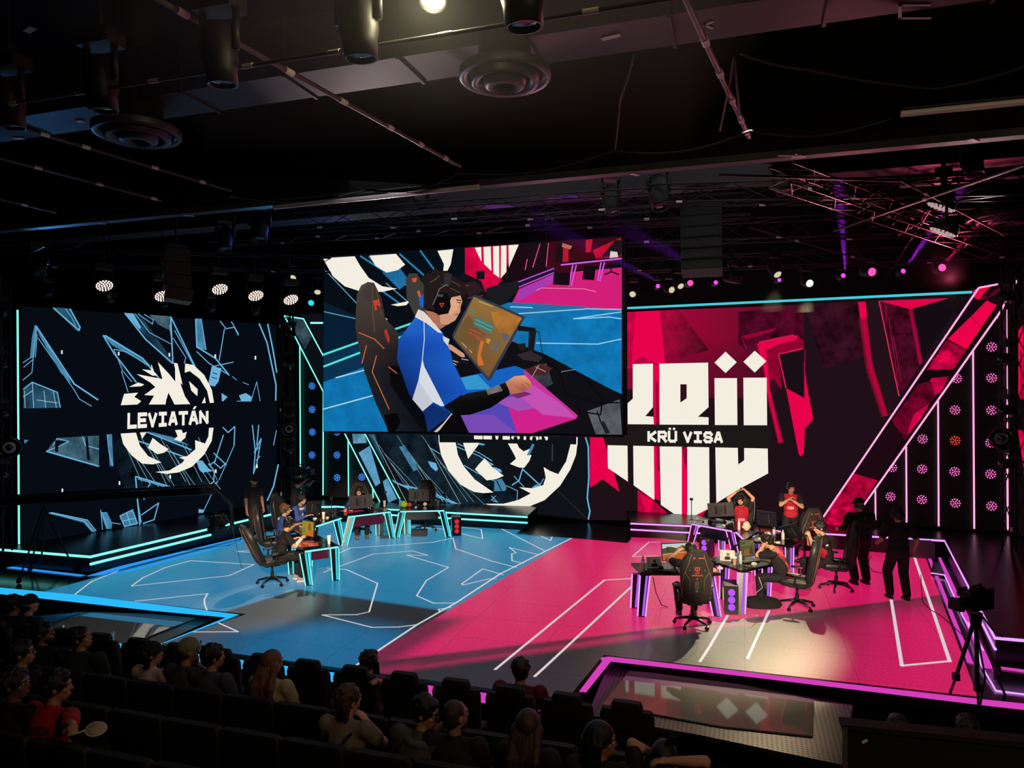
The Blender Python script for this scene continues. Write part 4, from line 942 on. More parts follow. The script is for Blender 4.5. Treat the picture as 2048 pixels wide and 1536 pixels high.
for i in range(4): b.cyl(q[i], q[(i + 1) % 4], .05, .05, 6)
b.build('frame', blackm, vs)
b = MB()
for px in (700, 830, 960, 1090, 1210):
    t = SV(px, 508 - (px - 648) * .066, -.1); b.cyl(t, t + V((0, 0, .75)), .02, .02, 6)
b.build('hanging_rod', blackm, vs)
# ================================================================ furniture and equipment
gcm = mat('gaming_chair_fabric', (37, 34, 33), 0.85, noise=.35, nscale=60, bump=.2)
gcd = mat('gaming_chair_leather', (24, 23, 24), 0.45)
gor = mat('orange_stitch', (226, 78, 40), 0.5, emit=(226, 78, 40), es=.12)
gsv = mat('silver_print', (170, 165, 160), 0.5)
ptn = mat('tan_piping', (150, 118, 88), 0.6)
plb = mat('black_plastic', (16, 16, 18), 0.4)
chrome = mat('grey_steel', (120, 122, 126), 0.3, 0.9)
def gaming_chair():
    t = thing('gaming_chair', 'x', 'chair')
    for k in range(5):
        a = 2 * pi * k / 5 + .3; d = V((cos(a), sin(a), 0))
        b = MB(); b.tube([V((0, 0, .13)), d * .12 + V((0, 0, .125)), d * .3 + V((0, 0, .085))], [.032, .026, .018], 8); l = b.build('leg', plb, t)
        b = MB(); c = d * .31; s_ = V((-d.y, d.x, 0))
        b.cyl(c + s_ * .022 + V((0, 0, .032)), c + s_ * .006 + V((0, 0, .032)), .032, .032, 12); b.cyl(c - s_ * .006 + V((0, 0, .032)), c - s_ * .022 + V((0, 0, .032)), .032, .032, 12); b.cyl(c + V((0, 0, .03)), c + V((0, 0, .085)), .009, .009, 6)
        b.build('caster', plb, l)
    b = MB(); b.cyl((0, 0, .1), (0, 0, .26), .034, .034, 12); b.cyl((0, 0, .24), (0, 0, .40), .022, .022, 12); b.box((0, -.02, .405), (.24, .3, .04)); b.build('column', plb, t)
    b = MB(); b.loft([((0, .02, .42), .22, .24), ((0, .02, .44), .255, .265), ((0, .02, .49), .26, .27), ((0, .02, .52), .235, .25)], 24, 4); s = b.build('seat', gcm, t)
    b = MB(); b.T = Matrix.Rotation(radians(0), 4, 'X')
    for sx in (-1, 1): b = MB(); b.loft([((sx * .235, .03, .47), .035, .24), ((sx * .245, .03, .52), .04, .25), ((sx * .24, .03, .555), .02, .22)], 14, 3); b.build('seat_bolster', gcd, s)
    T = Matrix.Translation((0, -.235, .46)) @ Matrix.Rotation(radians(9), 4, 'X')
    prof = [(0.0, .17, .035), (.05, .21, .05), (.2, .24, .055), (.4, .258, .055), (.56, .268, .055), (.66, .262, .055), (.74, .225, .055), (.82, .175, .05), (.88, .142, .045), (.915, .115, .03)]
    b = MB(); b.T = T; b.loft([((0, 0, z), w, d) for z, w, d in prof], 28, 4.5); bk = b.build('backrest', gcm, t)
    b = MB(); b.T = T
    for sx in (-1, 1):
        b.loft([((sx * (w - .03), .03, z), .034, .055) for z, w, d in prof[1:8]], 12, 3)
    b.build('side_wing', gcd, bk)
    b = MB(); b.T = T
    for sx in (-1, 1):
        b.tube([V((sx * .235, -.045, .1)), V((sx * .235, -.055, .35)), V((sx * .22, -.058, .5)), V((sx * .15, -.058, .68)), V((sx * .1, -.05, .86))], .004, 5)
        b.tube([V((sx * .2, -.058, .56)), V((sx * .12, -.058, .42)), V((sx * .12, -.058, .18))], .003, 5)
    b.build('piping', ptn, bk)
    b = MB(); b.T = T
    def q2(pts, y=-.0585): b.poly3([V((-x, y, z)) for x, z in pts], V((0, -1, 0)))
    for r_, z0 in ((.036, .60),):
        for q in stroke_quads([(-r_, z0 + .035), (r_, z0 + .035), (r_, z0 - .005), (0, z0 - .035), (-r_, z0 - .005), (-r_, z0 + .035)], .011): q2(q)
        q2([(-.012, z0 + .015), (.012, z0 + .015), (0, z0 - .014)])
    for q in word_quads('VCT', .035, .525, -.035, .548): q2(q)
    for q in word_quads('AMERICAS', .09, .485, -.09, .512): q2(q)
    for q in word_quads('V', .075, .775, .035, .815, 1.8): q2(q, -.0555)
    for k in range(6): q2([(-.015 - .016 * k, .785), (-.026 - .016 * k, .785), (-.026 - .016 * k, .808 - (k % 2) * .006), (-.015 - .016 * k, .808)], -.0555)
    b.build('emblem', gor, bk)
    b = MB(); b.T = T
    q2([(-.008, .45), (.008, .45), (0, .43)]); q2([(-.008, .43), (.008, .43), (0, .415)])
    for z in (.27, .30, .33, .36, .385): q2([(-.005, z), (.005, z), (.005, z + .009), (-.005, z + .009)])
    for q in stroke_quads([(-.022, .39), (-.022, .26)], .003) + stroke_quads([(.022, .39), (.022, .26)], .003): q2(q)
    for q in stroke_quads([(0.016 * cos(i * pi / 4), .225 + .016 * sin(i * pi / 4)) for i in range(9)], .007): q2(q)
    for sx in (-1, 1): q2([(sx * .115, .585), (sx * .13, .585), (sx * .125, .6)])
    b.build('print', gsv, bk)
    for sx in (-1, 1):
        b = MB(); b.cyl((sx * .29, 0, .45), (sx * .29, 0, .66), .022, .018, 8); b.box((sx * .27, 0, .45), (.08, .06, .03)); b.loft([((sx * .29, .02, .66), .045, .12), ((sx * .29, .02, .685), .045, .125), ((sx * .29, .02, .69), .03, .11)], 14, 3.5); b.build('armrest', plb, t)
    return t
def face_to(dx, dy): return atan2(dy, dx) - pi / 2
chair0 = gaming_chair(); _first = [True]
def put_chair(x, y, dx, dy, label, group=None):
    if _first[0]:
        c = chair0; c.location = (x, y, 0.001); c.rotation_euler = (0, 0, face_to(dx, dy)); c['label'] = label; _first[0] = False
        if group: c['group'] = group
        return c
    return dup(chair0, (x, y, 0.001), face_to(dx, dy), label, group)

dtop = mat('desk_gloss_black', (9, 9, 11), 0.12, spec=.5)
dleg = mat('desk_leg_black', (12, 12, 15), 0.3)
HT = .745
cyRef = glow('cyan_reflection', (60, 215, 235), .9); pkRef = glow('violet_reflection', (190, 100, 240), .85)  # glow colours imitating LED light reflected on the desk legs
def desk(label, q, led, lm, legs, apron=None):
    """q: four table-top corners (x,y); led: edges with a light line; legs: (top point, foot point)"""
    q = [V((p[0], p[1], 0)) for p in q]; c = sum(q, V()) / 4
    t = thing('competition_desk', label, 'desk', c)
    T = Matrix.Translation(-c)
    b = MB(); b.T = T; b.prism([(p.x, p.y) for p in q], HT - .045, HT); b.build('tabletop', dtop, t)
    for i in led:
        a, d = q[i], q[(i + 1) % 4]; n = V(((d - a).y, -(d - a).x, 0)).normalized()
        if (a - c).dot(n) < 0: n = -n
        e = (d - a).normalized() * .03
        b = MB(); b.T = T; b.cyl(a + e + n * .012 + V((0, 0, HT - .03)), d - e + n * .012 + V((0, 0, HT - .03)), .019, .019, 6); b.build('led_strip', lm, t)
    for top, foot in legs:
        top = V((top[0], top[1], HT - .045)); foot = V((foot[0], foot[1], 0))
        tocam = V((CAM.x - foot.x, CAM.y - foot.y, 0)).normalized(); side = V((-tocam.y, tocam.x, 0))
        w, d = .085, .05
        vs = []
        for p, k in ((foot, .85), (top, 1.05)):
            for sx, sy in ((-1, -1), (1, -1), (1, 1), (-1, 1)): vs.append(p + side * w * sx * k + tocam * d * sy)
        b = MB(); b.T = T; b.add(vs, [(3, 2, 1, 0), (4, 5, 6, 7), (0, 1, 5, 4), (1, 2, 6, 5), (2, 3, 7, 6), (3, 0, 4, 7)]); l = b.build('leg', dleg, t)
        for sx in (-1, 1):
            b = MB(); b.T = T; b.cyl(foot + side * w * .8 * sx + tocam * (d + .004) + V((0, 0, .01)), top + side * w * sx + tocam * (d + .004), .013, .013, 6); b.build('led_strip', lm, l)
        b = MB(); b.T = T; q0 = foot + side * w * .3 + tocam * (d + .003) + V((0, 0, .02)); q1 = top + side * w * .38 + tocam * (d + .003); hw = side * .021; b.add([q0 - hw, q0 + hw, q1 + hw, q1 - hw, q0 - hw + tocam * .006, q0 + hw + tocam * .006, q1 + hw + tocam * .006, q1 - hw + tocam * .006], [(3, 2, 1, 0), (4, 5, 6, 7), (0, 1, 5, 4), (1, 2, 6, 5), (2, 3, 7, 6), (3, 0, 4, 7)]); b.build('leg_reflection', cyRef if lm is cyL else pkRef, l)  # glowing strip stands in for the reflection on the glossy leg face
    if apron:
        i, am, ht = apron; a, d = q[i], q[(i + 1) % 4]; e = (d - a).normalized() * .2; ins = (c - (a + d) / 2).normalized() * .08
        b = MB(); b.T = T; vs = [a + e + ins, d - e + ins]; b.add([vs[0] + V((0, 0, HT - .05)), vs[1] + V((0, 0, HT - .05)), vs[1] + V((0, 0, HT - .05 - ht)), vs[0] + V((0, 0, HT - .05 - ht))] + [v + ins * .2 + V((0, 0, HT - .05 - k)) for v, k in ((vs[0], 0), (vs[1], 0), (vs[1], ht), (vs[0], ht))], [(0, 1, 2, 3), (7, 6, 5, 4), (0, 4, 5, 1), (3, 2, 6, 7), (1, 5, 6, 2), (0, 3, 7, 4)]); b.build('apron', am, t)
    return t
apm = mat('apron_magenta', (70, 10, 44), .35); apb = mat('apron_navy', (10, 18, 32), .35)
def xy(px, py, z): p = onz(px, py, z); return (p.x, p.y)
# left team desks, traced at table height and floor level
D1 = [(-4.27, 14.76), (-3.64, 15.2), (-4.36, 16.22), (-4.99, 15.78)]
desk('desk nearest the camera in the left team row, with orange mat', D1, [0], cyL, [(xy(610, 1104, .7)), ] and [(xy(608, 1106, .7), xy(618, 1170, 0)), (xy(669, 1096, .7), xy(672, 1160, 0)), ((-4.85, 15.8), (-4.8, 15.75))], (0, apm, .2))
D2 = [(-4.66, 16.05), (-4.52, 16.28), (-4.72, 17.3), (-5.3, 17.2)]
desk('middle desk of the left team row, mostly hidden behind the first screens', D2, [1], cyL, [((-4.62, 16.4), (-4.62, 16.4))])
D3 = [(-4.73, 17.35), (-4.35, 18.4), (-5.0, 18.65), (-5.43, 17.62)]
desk('third desk of the left team row, beside the player in the blue and white hoodie', D3, [0], cyL, [((-4.42, 18.2), xy(684, 1090, 0)), ((-5.2, 18.4), (-5.2, 18.4))])
D4 = [(-4.25, 18.55), (-3.23, 19.27), (-3.6, 19.85), (-4.7, 19.15)]
desk('fourth left-team desk with the magenta mouse mat', D4, [0], cyL, [((-4.15, 18.65), xy(689, 1091, 0)), ((-3.32, 19.22), xy(785, 1076, 0)), ((-3.65, 19.7), (-3.65, 19.7))], (0, apm, .28))
D5 = [(-3.03, 19.3), (-1.8, 19.4), (-1.85, 20.1), (-3.05, 20.0)]
desk('left-team desk nearest the stage centre, with an empty seat behind', D5, [0], cyL, [((-2.95, 19.33), xy(793, 1075, 0)), ((-1.88, 19.4), xy(897, 1074, 0)), ((-2.9, 19.9), (-2.9, 19.9))], (0, apb, .22))
# right team desks
E1 = [(2.28, 12.87), (3.67, 12.82), (3.74, 13.62), (2.21, 13.58)]
desk('right-team desk nearest the camera, left of the others', E1, [], pkL, [(xy(1290, 1150, .7), xy(1283, 1232, 0)), (xy(1274, 1147, .7), xy(1269, 1215, 0)), (xy(1419, 1151, .7), xy(1434, 1232, 0)), ((3.62, 13.5), (3.66, 13.5))])
E2 = [(4.1, 13.0), (4.89, 13.48), (4.4, 14.4), (3.72, 13.85)]
desk('right-team desk with the tilted olive monitor, second from the camera', E2, [], pkL, [((4.14, 13.07), xy(1482, 1227, 0)), ((4.0, 13.7), (4.0, 13.8)), ((4.75, 13.55), (4.75, 13.6))])
E3 = [(5.02, 15.45), (5.75, 14.9), (6.3, 15.55), (5.6, 16.3)]
desk('right-team desk beside the player cupping his hands', E3, [], pkL, [((5.2, 15.4), (5.2, 15.35)), ((5.8, 15.2), (5.8, 15.2))])
E4 = [(5.08, 16.3), (5.33, 15.3), (5.95, 15.5), (5.9, 16.5)]
E4 = [(5.08, 16.32), (5.0, 15.5), (5.6, 16.3), (5.75, 16.9)]
desk('narrow right-team desk between the navy desk and the near ones', [(5.06, 16.42), (4.98, 15.52), (5.5, 16.33), (5.75, 16.9)], [0], pkL, [((5.1, 15.7), (5.1, 15.7))])
E5 = [(4.28, 17.4), (5.02, 16.5), (5.75, 16.95), (5.0, 18.0)]
desk('navy-fronted right-team desk at the back, in front of the player with hands on head', E5, [0], pkL, [((4.36, 17.35), xy(1379, 1094, 0)), ((4.98, 16.62), xy(1472, 1112, 0)), ((5.1, 17.7), (5.1, 17.7))], (0, apb, .26))
# chairs
gl, gr = 'left team gaming chairs', 'right team gaming chairs'
chair_near = put_chair(-4.98, 14.98, .82, .57, 'dark gaming chair of the player in black nearest the camera, left team', gl)
put_chair(-5.55, 16.75, .97, .2, 'dark gaming chair behind the blond-haired blue-shirt player, left team', gl)
put_chair(-5.66, 18.3, .95, -.15, 'grey gaming chair with red emblem facing us at the back of the left row', gl)
put_chair(-4.22, 19.95, .25, -1, 'gaming chair of the player behind the magenta mat', gl)
put_chair(-2.45, 20.35, .02, -1, 'empty gaming chair at the left-team desk nearest the stage centre', gl)
put_chair(3.05, 12.3, .05, 1, 'gaming chair nearest the camera showing its orange emblem, right team', gr)
put_chair(5.18, 13.22, -.88, .48, 'gaming chair of the player holding his head, right team', gr)
put_chair(6.4, 14.35, -.97, .2, 'gaming chair of the player cupping his hands, right team', gr)
put_chair(6.5, 16.15, -.12, 1, 'empty gaming chair turned away in front of the standing player', gr)
put_chair(5.75, 17.95, -.3, -1, 'gaming chair of the player with hands on his head', gr)

# ---- monitors ------------------------------------------------------
mbk = mat('monitor_back', (26, 27, 31), .4)
def monitor(label, c, facing, tilt=0, roll=0, base=None, art=None, group=None, w=.55, h=.32):
    """c: centre of the panel; facing: (dx,dy) the way the lit side looks"""
    t = thing('monitor', label, 'monitor', (c[0], c[1], HT), group=group)
    R = Matrix.Rotation(atan2(facing[1], facing[0]) + pi / 2, 4, 'Z') @ Matrix.Rotation(radians(tilt), 4, 'X') @ Matrix.Rotation(radians(roll), 4, 'Y')
    T = Matrix.Translation((0, 0, c[2] - HT)) @ R         # lit side looks along local -Y
    b = MB(); b.T = T; b.box((0, .012, 0), (w, .028, h)); b.loft([((0, .04, -.1), .12, .02), ((0, .045, .1), .12, .02)], 12, 4); pn = b.build('panel', mbk, t)
    b = MB(); b.T = T; n = (R @ V((0, -1, 0)))
    def sp(pts, col): b.c = rgb(col); b.add([V((x * w, -.004 - .0006 * len(b.f) / 2, z * h)) for x, z in pts], [tuple(range(len(pts)))], False, [rgb(col)] * len(pts))
    sp([(-.485, -.47), (.485, -.47), (.485, .47), (-.485, .47)], (10, 10, 12))
    for pts, col in (art or []): sp(pts, col)
    b.build('display', SCREEN, pn, cols=True)
    b = MB(); b.T = T; b.cyl((0, .05, .02), (0, .062, .02), .035, .035, 14); b.build('badge', glow('badge_orange', (235, 90, 60), .8), pn)
    b = MB(); bp = V((0, 0, 0)) if base is None else V((base[0] - c[0], base[1] - c[1], 0)); at = T @ V((0, .07, 0))
    b.cyl(bp, bp + V((0, 0, .02)), .07, .06, 12); mid = V((bp.x, bp.y, min(at.z, .3))); b.tube([bp, mid, (mid + at) / 2 + V((0, 0, .05)), at], .018, 8); b.build('arm', plb, t)
    return t
game1 = [([(-.48, -.46), (.48, -.46), (.48, .46), (-.48, .46)], (170, 170, 165)), ([(-.48, .1), (.48, .2), (.48, .46), (-.48, .46)], (190, 205, 205)), ([(-.48, -.1), (.48, 0), (.48, .25), (.2, .35), (0, .2), (-.2, .3), (-.48, .2)], (92, 76, 44)), ([(-.48, -.46), (.48, -.46), (.48, -.05), (-.48, -.15)], (196, 90, 30)), ([(0, 0), (.25, .02), (.2, .28), (.02, .25)], (170, 130, 60)), ([(-.35, 0), (-.2, .0), (-.25, .3), (-.33, .3)], (60, 70, 50))]
game2 = [([(-.48, -.46), (.48, -.46), (.48, .46), (-.48, .46)], (92, 84, 54)), ([(-.48, .1), (.48, .15), (.48, .46), (-.48, .46)], (104, 106, 64)), ([(-.3, -.46), (.2, -.46), (.1, 0), (-.2, -.1)], (140, 92, 50)), ([(.1, -.3), (.4, -.4), (.3, .2)], (70, 66, 50)), ([(-.4, .2), (-.1, .25), (-.15, .35), (-.4, .35)], (70, 80, 50))]
game3 = [([(-.48, -.46), (.48, -.46), (.48, .46), (-.48, .46)], (150, 140, 44)), ([(-.2, -.46), (.48, -.46), (.48, -.1), (.1, -.2)], (210, 96, 40)), ([(0, -.1), (.3, -.1), (.2, .4), (.05, .3)], (168, 70, 40)), ([(-.45, -.3), (-.2, -.4), (-.25, .2)], (120, 120, 50))]
def on(px, py, Y): p = ony(px, py, Y); return (p.x, p.y, p.z)
monitor('monitor with yellow and orange game picture at the near left-team desk', on(616, 1057, 15.3), (-.75, -.66), tilt=-4, roll=-3, art=game3, base=(-4.2, 15.5))
monitor('black-backed monitor with red badge beside the hoodie player', on(626, 1015, 18.1), (-.9, .35), tilt=0, roll=-8, art=game2, base=(-4.85, 18.3))
monitor('black-backed monitor in front of the player with the magenta mat', on(722, 1003, 19.0), (-.1, 1), tilt=0, roll=5, art=game2, w=.62, h=.34, base=(-3.75, 19.25))
monitor('black-backed monitor with red badge at the empty left-team seat', on(838, 990, 19.65), (0, 1), art=game2, base=(-2.5, 19.7))
monitor('bright monitor showing an orange game scene, near right-team desk', on(1353, 1103, 13.25), (.06, -1), tilt=0, roll=-2, art=game1, base=(3.0, 13.45))
monitor('tilted monitor with an olive game picture at the second right-team desk', on(1494, 1096, 13.75), (.6, -.6), tilt=-8, roll=8, art=game2, base=(4.2, 13.9))
monitor('black-backed monitor left of the player with hands on head', on(1441, 1019, 17.0), (.25, 1), tilt=0, roll=5, art=game2, base=(5.0, 17.1), w=.58)
monitor('black-backed monitor turned sideways right of the visa jersey', on(1534, 1037, 15.9), (.8, .4), tilt=0, roll=4, art=game2, base=(5.55, 16.3))
monitor('black screen tipped over beside the empty turned chair', on(1583, 1063, 15.5), (.75, .5), tilt=-20, roll=22, art=game2, base=(5.9, 15.6), w=.5)

# ---- desk-top things -----------------------------------------------
def tt(px, py): p = onz(px, py, HT); return V((p.x, p.y, HT + .001))
watm = mat('bottle_clear', (190, 205, 215), .08, spec=.6, trans=.0); wat2 = mat('bottle_blue', (60, 150, 200), .1); wht = mat('white_paper_cup', (214, 196, 190), .5); lidm = mat('cup_lid', (230, 228, 226), .4)
def bottle(px, py, label, m=watm, h=.22):
    p = tt(px, py); t = thing('water_bottle', label, 'bottle', p)
    b = MB(); b.lathe([(.03, 0), (.033, .01), (.033, h * .6), (.03, h * .66), (.014, h * .86), (.014, h * .9)], n=14); b.build('bottle_body', m, t)
    b = MB(); b.lathe([(.016, h * .9), (.016, h), (.012, h + .003)], n=12); b.build('bottle_cap', wht, t); return t
def cup(px, py, label, m=wht, h=.13):
    p = tt(px, py); t = thing('paper_cup', label, 'cup', p)
    b = MB(); b.lathe([(.028, 0), (.04, h)], n=16); b.build('cup_body', m, t)
    b = MB(); b.lathe([(.042, h), (.042, h + .008), (.036, h + .014), (.03, h + .014)], n=16); b.build('cup_lid', lidm, t); return t
bottle(1286, 1136, 'clear water bottle at the left end of the near right-team desk')
cup(1284, 1143, 'white paper cup in front of the clear bottle, near right-team desk', h=.15)
bottle(1478, 1060, 'clear water bottle in front of the visa jersey', h=.25)
cup(1469, 1130, 'tan paper cup beside the propped board on the second right-team desk', mat('tan_cup', (186, 160, 120), .5))
bottle(1481, 1127, 'clear water bottle right of the tan paper cup')
bottle(800, 1011, 'blue water bottle at the left end of the empty left-team seat', wat2)
cup(769, 1014, 'pink-white paper cup at the right end of the magenta mat desk', h=.16)
cup(876, 1012, 'white paper cup near the right end of the empty left-team desk', h=.14)
cup(647, 1038, 'white paper cup among the cables beside the hoodie player', h=.16)
cup(658, 1088, 'pink paper cup at the edge of the near left-team desk', h=.17)
bottle(1548, 1068, 'clear bottle right of the sideways monitor')
bottle(1566, 1079, 'small white bottle in front of the empty turned chair', wht, .2)
bottle(1577, 1075, 'second small white bottle, right of its twin by the turned chair', wht, .18)
def mouse_mat(pts, col, label):
    b = MB(); b.prism([xy(x, y, HT) for x, y in pts], HT + .001, HT + .005); tag(b.build('mouse_mat', mat('mat_' + str(col), col, .7)), label, 'mouse mat')
mouse_mat([(586, 1088), (598, 1094), (645, 1091), (640, 1083), (612, 1081)], (206, 92, 48), 'orange mouse mat on the near left-team desk')
mouse_mat([(680, 1022), (692, 1026.5), (728, 1022), (716, 1017)], (222, 30, 120), 'magenta mouse mat under the hand of the far left-team player')
mouse_mat([(1520, 1124), (1550, 1124), (1556, 1117), (1546, 1112), (1518, 1114)], (60, 60, 58), 'round grey mouse mat under the elbow of the player holding his head')
mouse_mat([(1414, 1139), (1424, 1145), (1436, 1143), (1430, 1136)], (196, 50, 60), 'red mat at the right end of the near right-team desk')
mouse_mat([(1508, 1056), (1530, 1065), (1560, 1066), (1540, 1058)], (190, 20, 50), 'red mat between the visa jersey and the standing player')
def keyboard(px, py, ang, label, m=plb):
    p = tt(px, py); t = thing('keyboard', label, 'keyboard', p, radians(ang))
    b = MB(); b.box((0, 0, .012), (.36, .13, .022)); b.build('keyboard_body', m, t)
    b = MB()
    for r in range(4):
        for c in range(12): b.box((-.16 + c * .029, -.045 + r * .03, .026), (.022, .022, .008))
    tag(b.build('keys', mat('key_grey', (60, 60, 64), .5), t), kind='stuff'); return t
keyboard(597, 1081, 50, 'pale keyboard on the near left-team desk', mat('keyboard_violet', (120, 120, 190), .4))
keyboard(1335, 1143, 0, 'black keyboard in front of the bright game monitor')
keyboard(1500, 1124, 25, 'black keyboard under the tilted olive monitor')
keyboard(752, 1019, 20, 'black keyboard on the desk with the magenta mat')
keyboard(1437, 1044, -30, 'black keyboard on the navy-fronted desk')
# propped white boards with a dark emblem
def board(px, py, ang, label):
    p = tt(px, py); t = thing('tablet', label, 'tablet', p, radians(ang))
    R = Matrix.Rotation(radians(-18), 4, 'X'); b = MB(); b.T = R; b.box((0, 0, .1), (.27, .012, .2)); bd = b.build('tablet_body', mat('pale_tablet', (176, 178, 176), .45), t)
    b = MB(); b.T = R; b.ell((.01, -.008, .12), (.028, .004, .028)); b.box((.01, -.008, .035), (.22, .003, .012)); b.box((-.1, -.008, .1), (.01, .003, .12)); b.build('tablet_print', plb, bd)
    b = MB(); b.box((0, .06, .04), (.1, .12, .08)); b.build('stand', plb, t)
board(1309, 1136, 4, 'pale tablet propped up left of the bright game monitor'); board(1455, 1122, -14, 'pale tablet propped up behind the tan paper cup')
# small cameras on stands
def desk_cam(px, py, top, label, Y=None, drop=0.0):
    p = tt(px, py) - V((0, 0, drop)); pt = ony(px, top, p.y); t = thing('webcam_stand', label, 'webcam stand', p); h = pt.z - p.z
    b = MB(); b.cyl((0, 0, 0), (0, 0, .012), .06, .05, 14); b.cyl((0, 0, 0), (0, 0, h), .01, .01, 8); b.build('stand_pole', plb, t)
    b = MB(); b.box((0, 0, h + .02), (.07, .06, .055)); b.cyl((.0, -.03, h + .02), (.0, -.07, h + .02), .022, .022, 12); b.build('webcam', plb, t); return t
desk_cam(1383, 1040, 1000, 'small camera on a thin stand at the left end of the navy-fronted desk')
desk_cam(1416, 1127, 1085, 'tall black webcam stand between the two near right-team desks')
desk_cam(663, 1018, 998, 'small camera on a stand behind the hoodie player monitor', drop=.344)
desk_cam(771, 1005, 986, 'small camera on a stand right of the far left-team player', drop=.344)
desk_cam(890, 1013, 990, 'small camera on a stand at the stage-centre end of the left desks')
desk_cam(1350, 1139, 1128, 'short black webcam between the tablet and the bright monitor')
# soft toys and headset on the desks
def blob(name, px, py, r, m, label, cat, sc=(1, 1, 1)):
    p = tt(px, py); b = MB(); b.ell((0, 0, r * sc[2]), (r * sc[0], r * sc[1], r * sc[2])); b.ell((r * .7, 0, r * 1.2), r * .5); b.ell((-r * .7, 0, r * 1.1), r * .5); b.ell((0, -r * .4, r * 1.7), r * .55)
    o = b.build(name, m); o.location = p; tag(o, label, cat); return o
blob('plush_toy', 808, 1015, .085, mat('plush_green', (150, 190, 40), .9), 'lime green plush toy on the empty left-team desk', 'toy', (1.2, 1, 1))
blob('plush_toy', 819, 1014, .06, mat('plush_red', (190, 60, 60), .9), 'red plush toy right of the lime green one', 'toy')
blob('plush_toy', 850, 1012, .05, mat('plush_white', (220, 215, 205), .9), 'white plush toy in the middle of the empty left-team desk', 'toy')
blob('plush_toy', 1493, 1062, .085, mat('plush_cream', (214, 196, 176), .9), 'cream plush toy right of the bottle before the visa jersey', 'toy', (1, 1, 1.3))
random.seed(11)
def clutter(pts, label, g):
    for i, (px, py) in enumerate(pts):
        p = tt(px, py); b = MB(); k = i % 3
        if k == 0: b.box((0, 0, .03), (.09, .05, .06)); b.box((.02, 0, .07), (.03, .03, .02))
        elif k == 1:
            b.tube([V((-.07, 0, .01)), V((-.03, .04, .03)), V((.03, -.03, .012)), V((.08, .02, .02)), V((.12, -.02, .01))], .008, 6); b.box((-.08, 0, .015), (.04, .025, .03))
        else: b.loft([((0, 0, 0), .035, .055), ((0, 0, .02), .034, .054), ((0, 0, .035), .02, .035)], 12, 2.4)
        o = b.build(('power_adapter', 'coiled_cable', 'computer_mouse')[k], (plb, mat('cable_grey', (70, 72, 76), .5), mat('white_mouse', (190, 188, 186), .4))[k]); o.location = p; o.rotation_euler = (0, 0, random.uniform(0, 3))
        tag(o, ('black power adapter block ', 'grey coiled cable ', 'white computer mouse ')[k] + label, ('adapter', 'cable', 'mouse')[k], ('adapters ', 'cables ', 'mice ')[k] + label)
clutter([(636, 1043), (642, 1040), (655, 1036), (660, 1030), (668, 1031), (630, 1038), (650, 1029), (672, 1027), (640, 1030)], 'on the desk beside the hoodie player', 0)
clutter([(1420, 1045), (1432, 1049), (1448, 1052), (1456, 1055), (1400, 1043), (1395, 1038), (1462, 1052), (1440, 1042)], 'on the navy-fronted desk', 0)
clutter([(1502, 1068), (1512, 1072), (1520, 1078), (1530, 1083), (1538, 1078), (1556, 1086), (1524, 1070), (1545, 1075)], 'on the hidden desk right of the visa jersey', 0)
clutter([(1322, 1141), (1300, 1144), (1440, 1138), (1478, 1134), (1490, 1133), (1508, 1129), (1432, 1131)], 'on the two near right-team desks', 0)
clutter([(745, 1018), (760, 1016), (702, 1022), (738, 1014), (866, 1014), (832, 1015), (842, 1016)], 'on the far left-team desks', 0)
clutter([(640, 1092), (652, 1082), (606, 1082), (632, 1078)], 'on the near left-team desk', 0)
# computer towers
def tower(p, rz, label, lit, m2):
    t = thing('computer_tower', label, 'computer', (p[0], p[1], .001), rz)
    b = MB(); b.box((0, 0, .26), (.24, .46, .5)); b.build('case', plb, t)
    b = MB(); b.box((-.122, 0, .27), (.006, .38, .4)); b.build('side_window', mat('tinted_glass', (30, 10, 34), .06), t)
    b = MB()
    for z in (.14, .27, .40): b.lathe([(.05, 0), (.062, .004), (.062, .012), (.05, .016)], (0, -.236, z), 16, Matrix.Rotation(pi / 2, 3, 'X'))
    b.build('fan_rings', lit, t)
    b = MB(); b.box((-.127, .02, .3), (.004, .1, .2)); b.build('lit_panel', m2, t); return t
tower(xy(1461, 1222, 0), radians(-12), 'black computer tower with violet fan rings under the near right-team desks', glow('fan_violet', (190, 90, 255), 1), glow('pc_lime', (200, 255, 60), .9))
tower((-1.55, 19.75), radians(10), 'black computer tower right of the left-team desks', glow('fan_red', (230, 50, 60), .8), glow('pc_cyan', (60, 200, 230), .8))
tower((-3.45, 19.5), radians(15), 'black computer tower between the far left-team desks', glow('fan_cyan', (40, 150, 170), .6), glow('pc_cyan', (60, 200, 230), .8))
tower((4.55, 17.0), radians(-30), 'computer tower glowing violet under the navy-fronted desk', glow('fan_violet', (190, 90, 255), 1), glow('pc_violet', (150, 40, 190), .7))
b = MB(); b.box((0, 0, .09), (.42, .2, .17)); b.box((0, -.102, .09), (.38, .006, .13)); o = b.build('equipment_box', plb); o.location = (xy(839, 1072, 0)[0], xy(839, 1072, 0)[1], .001); tag(o, 'low black box on the floor under the empty left-team desk', 'box')
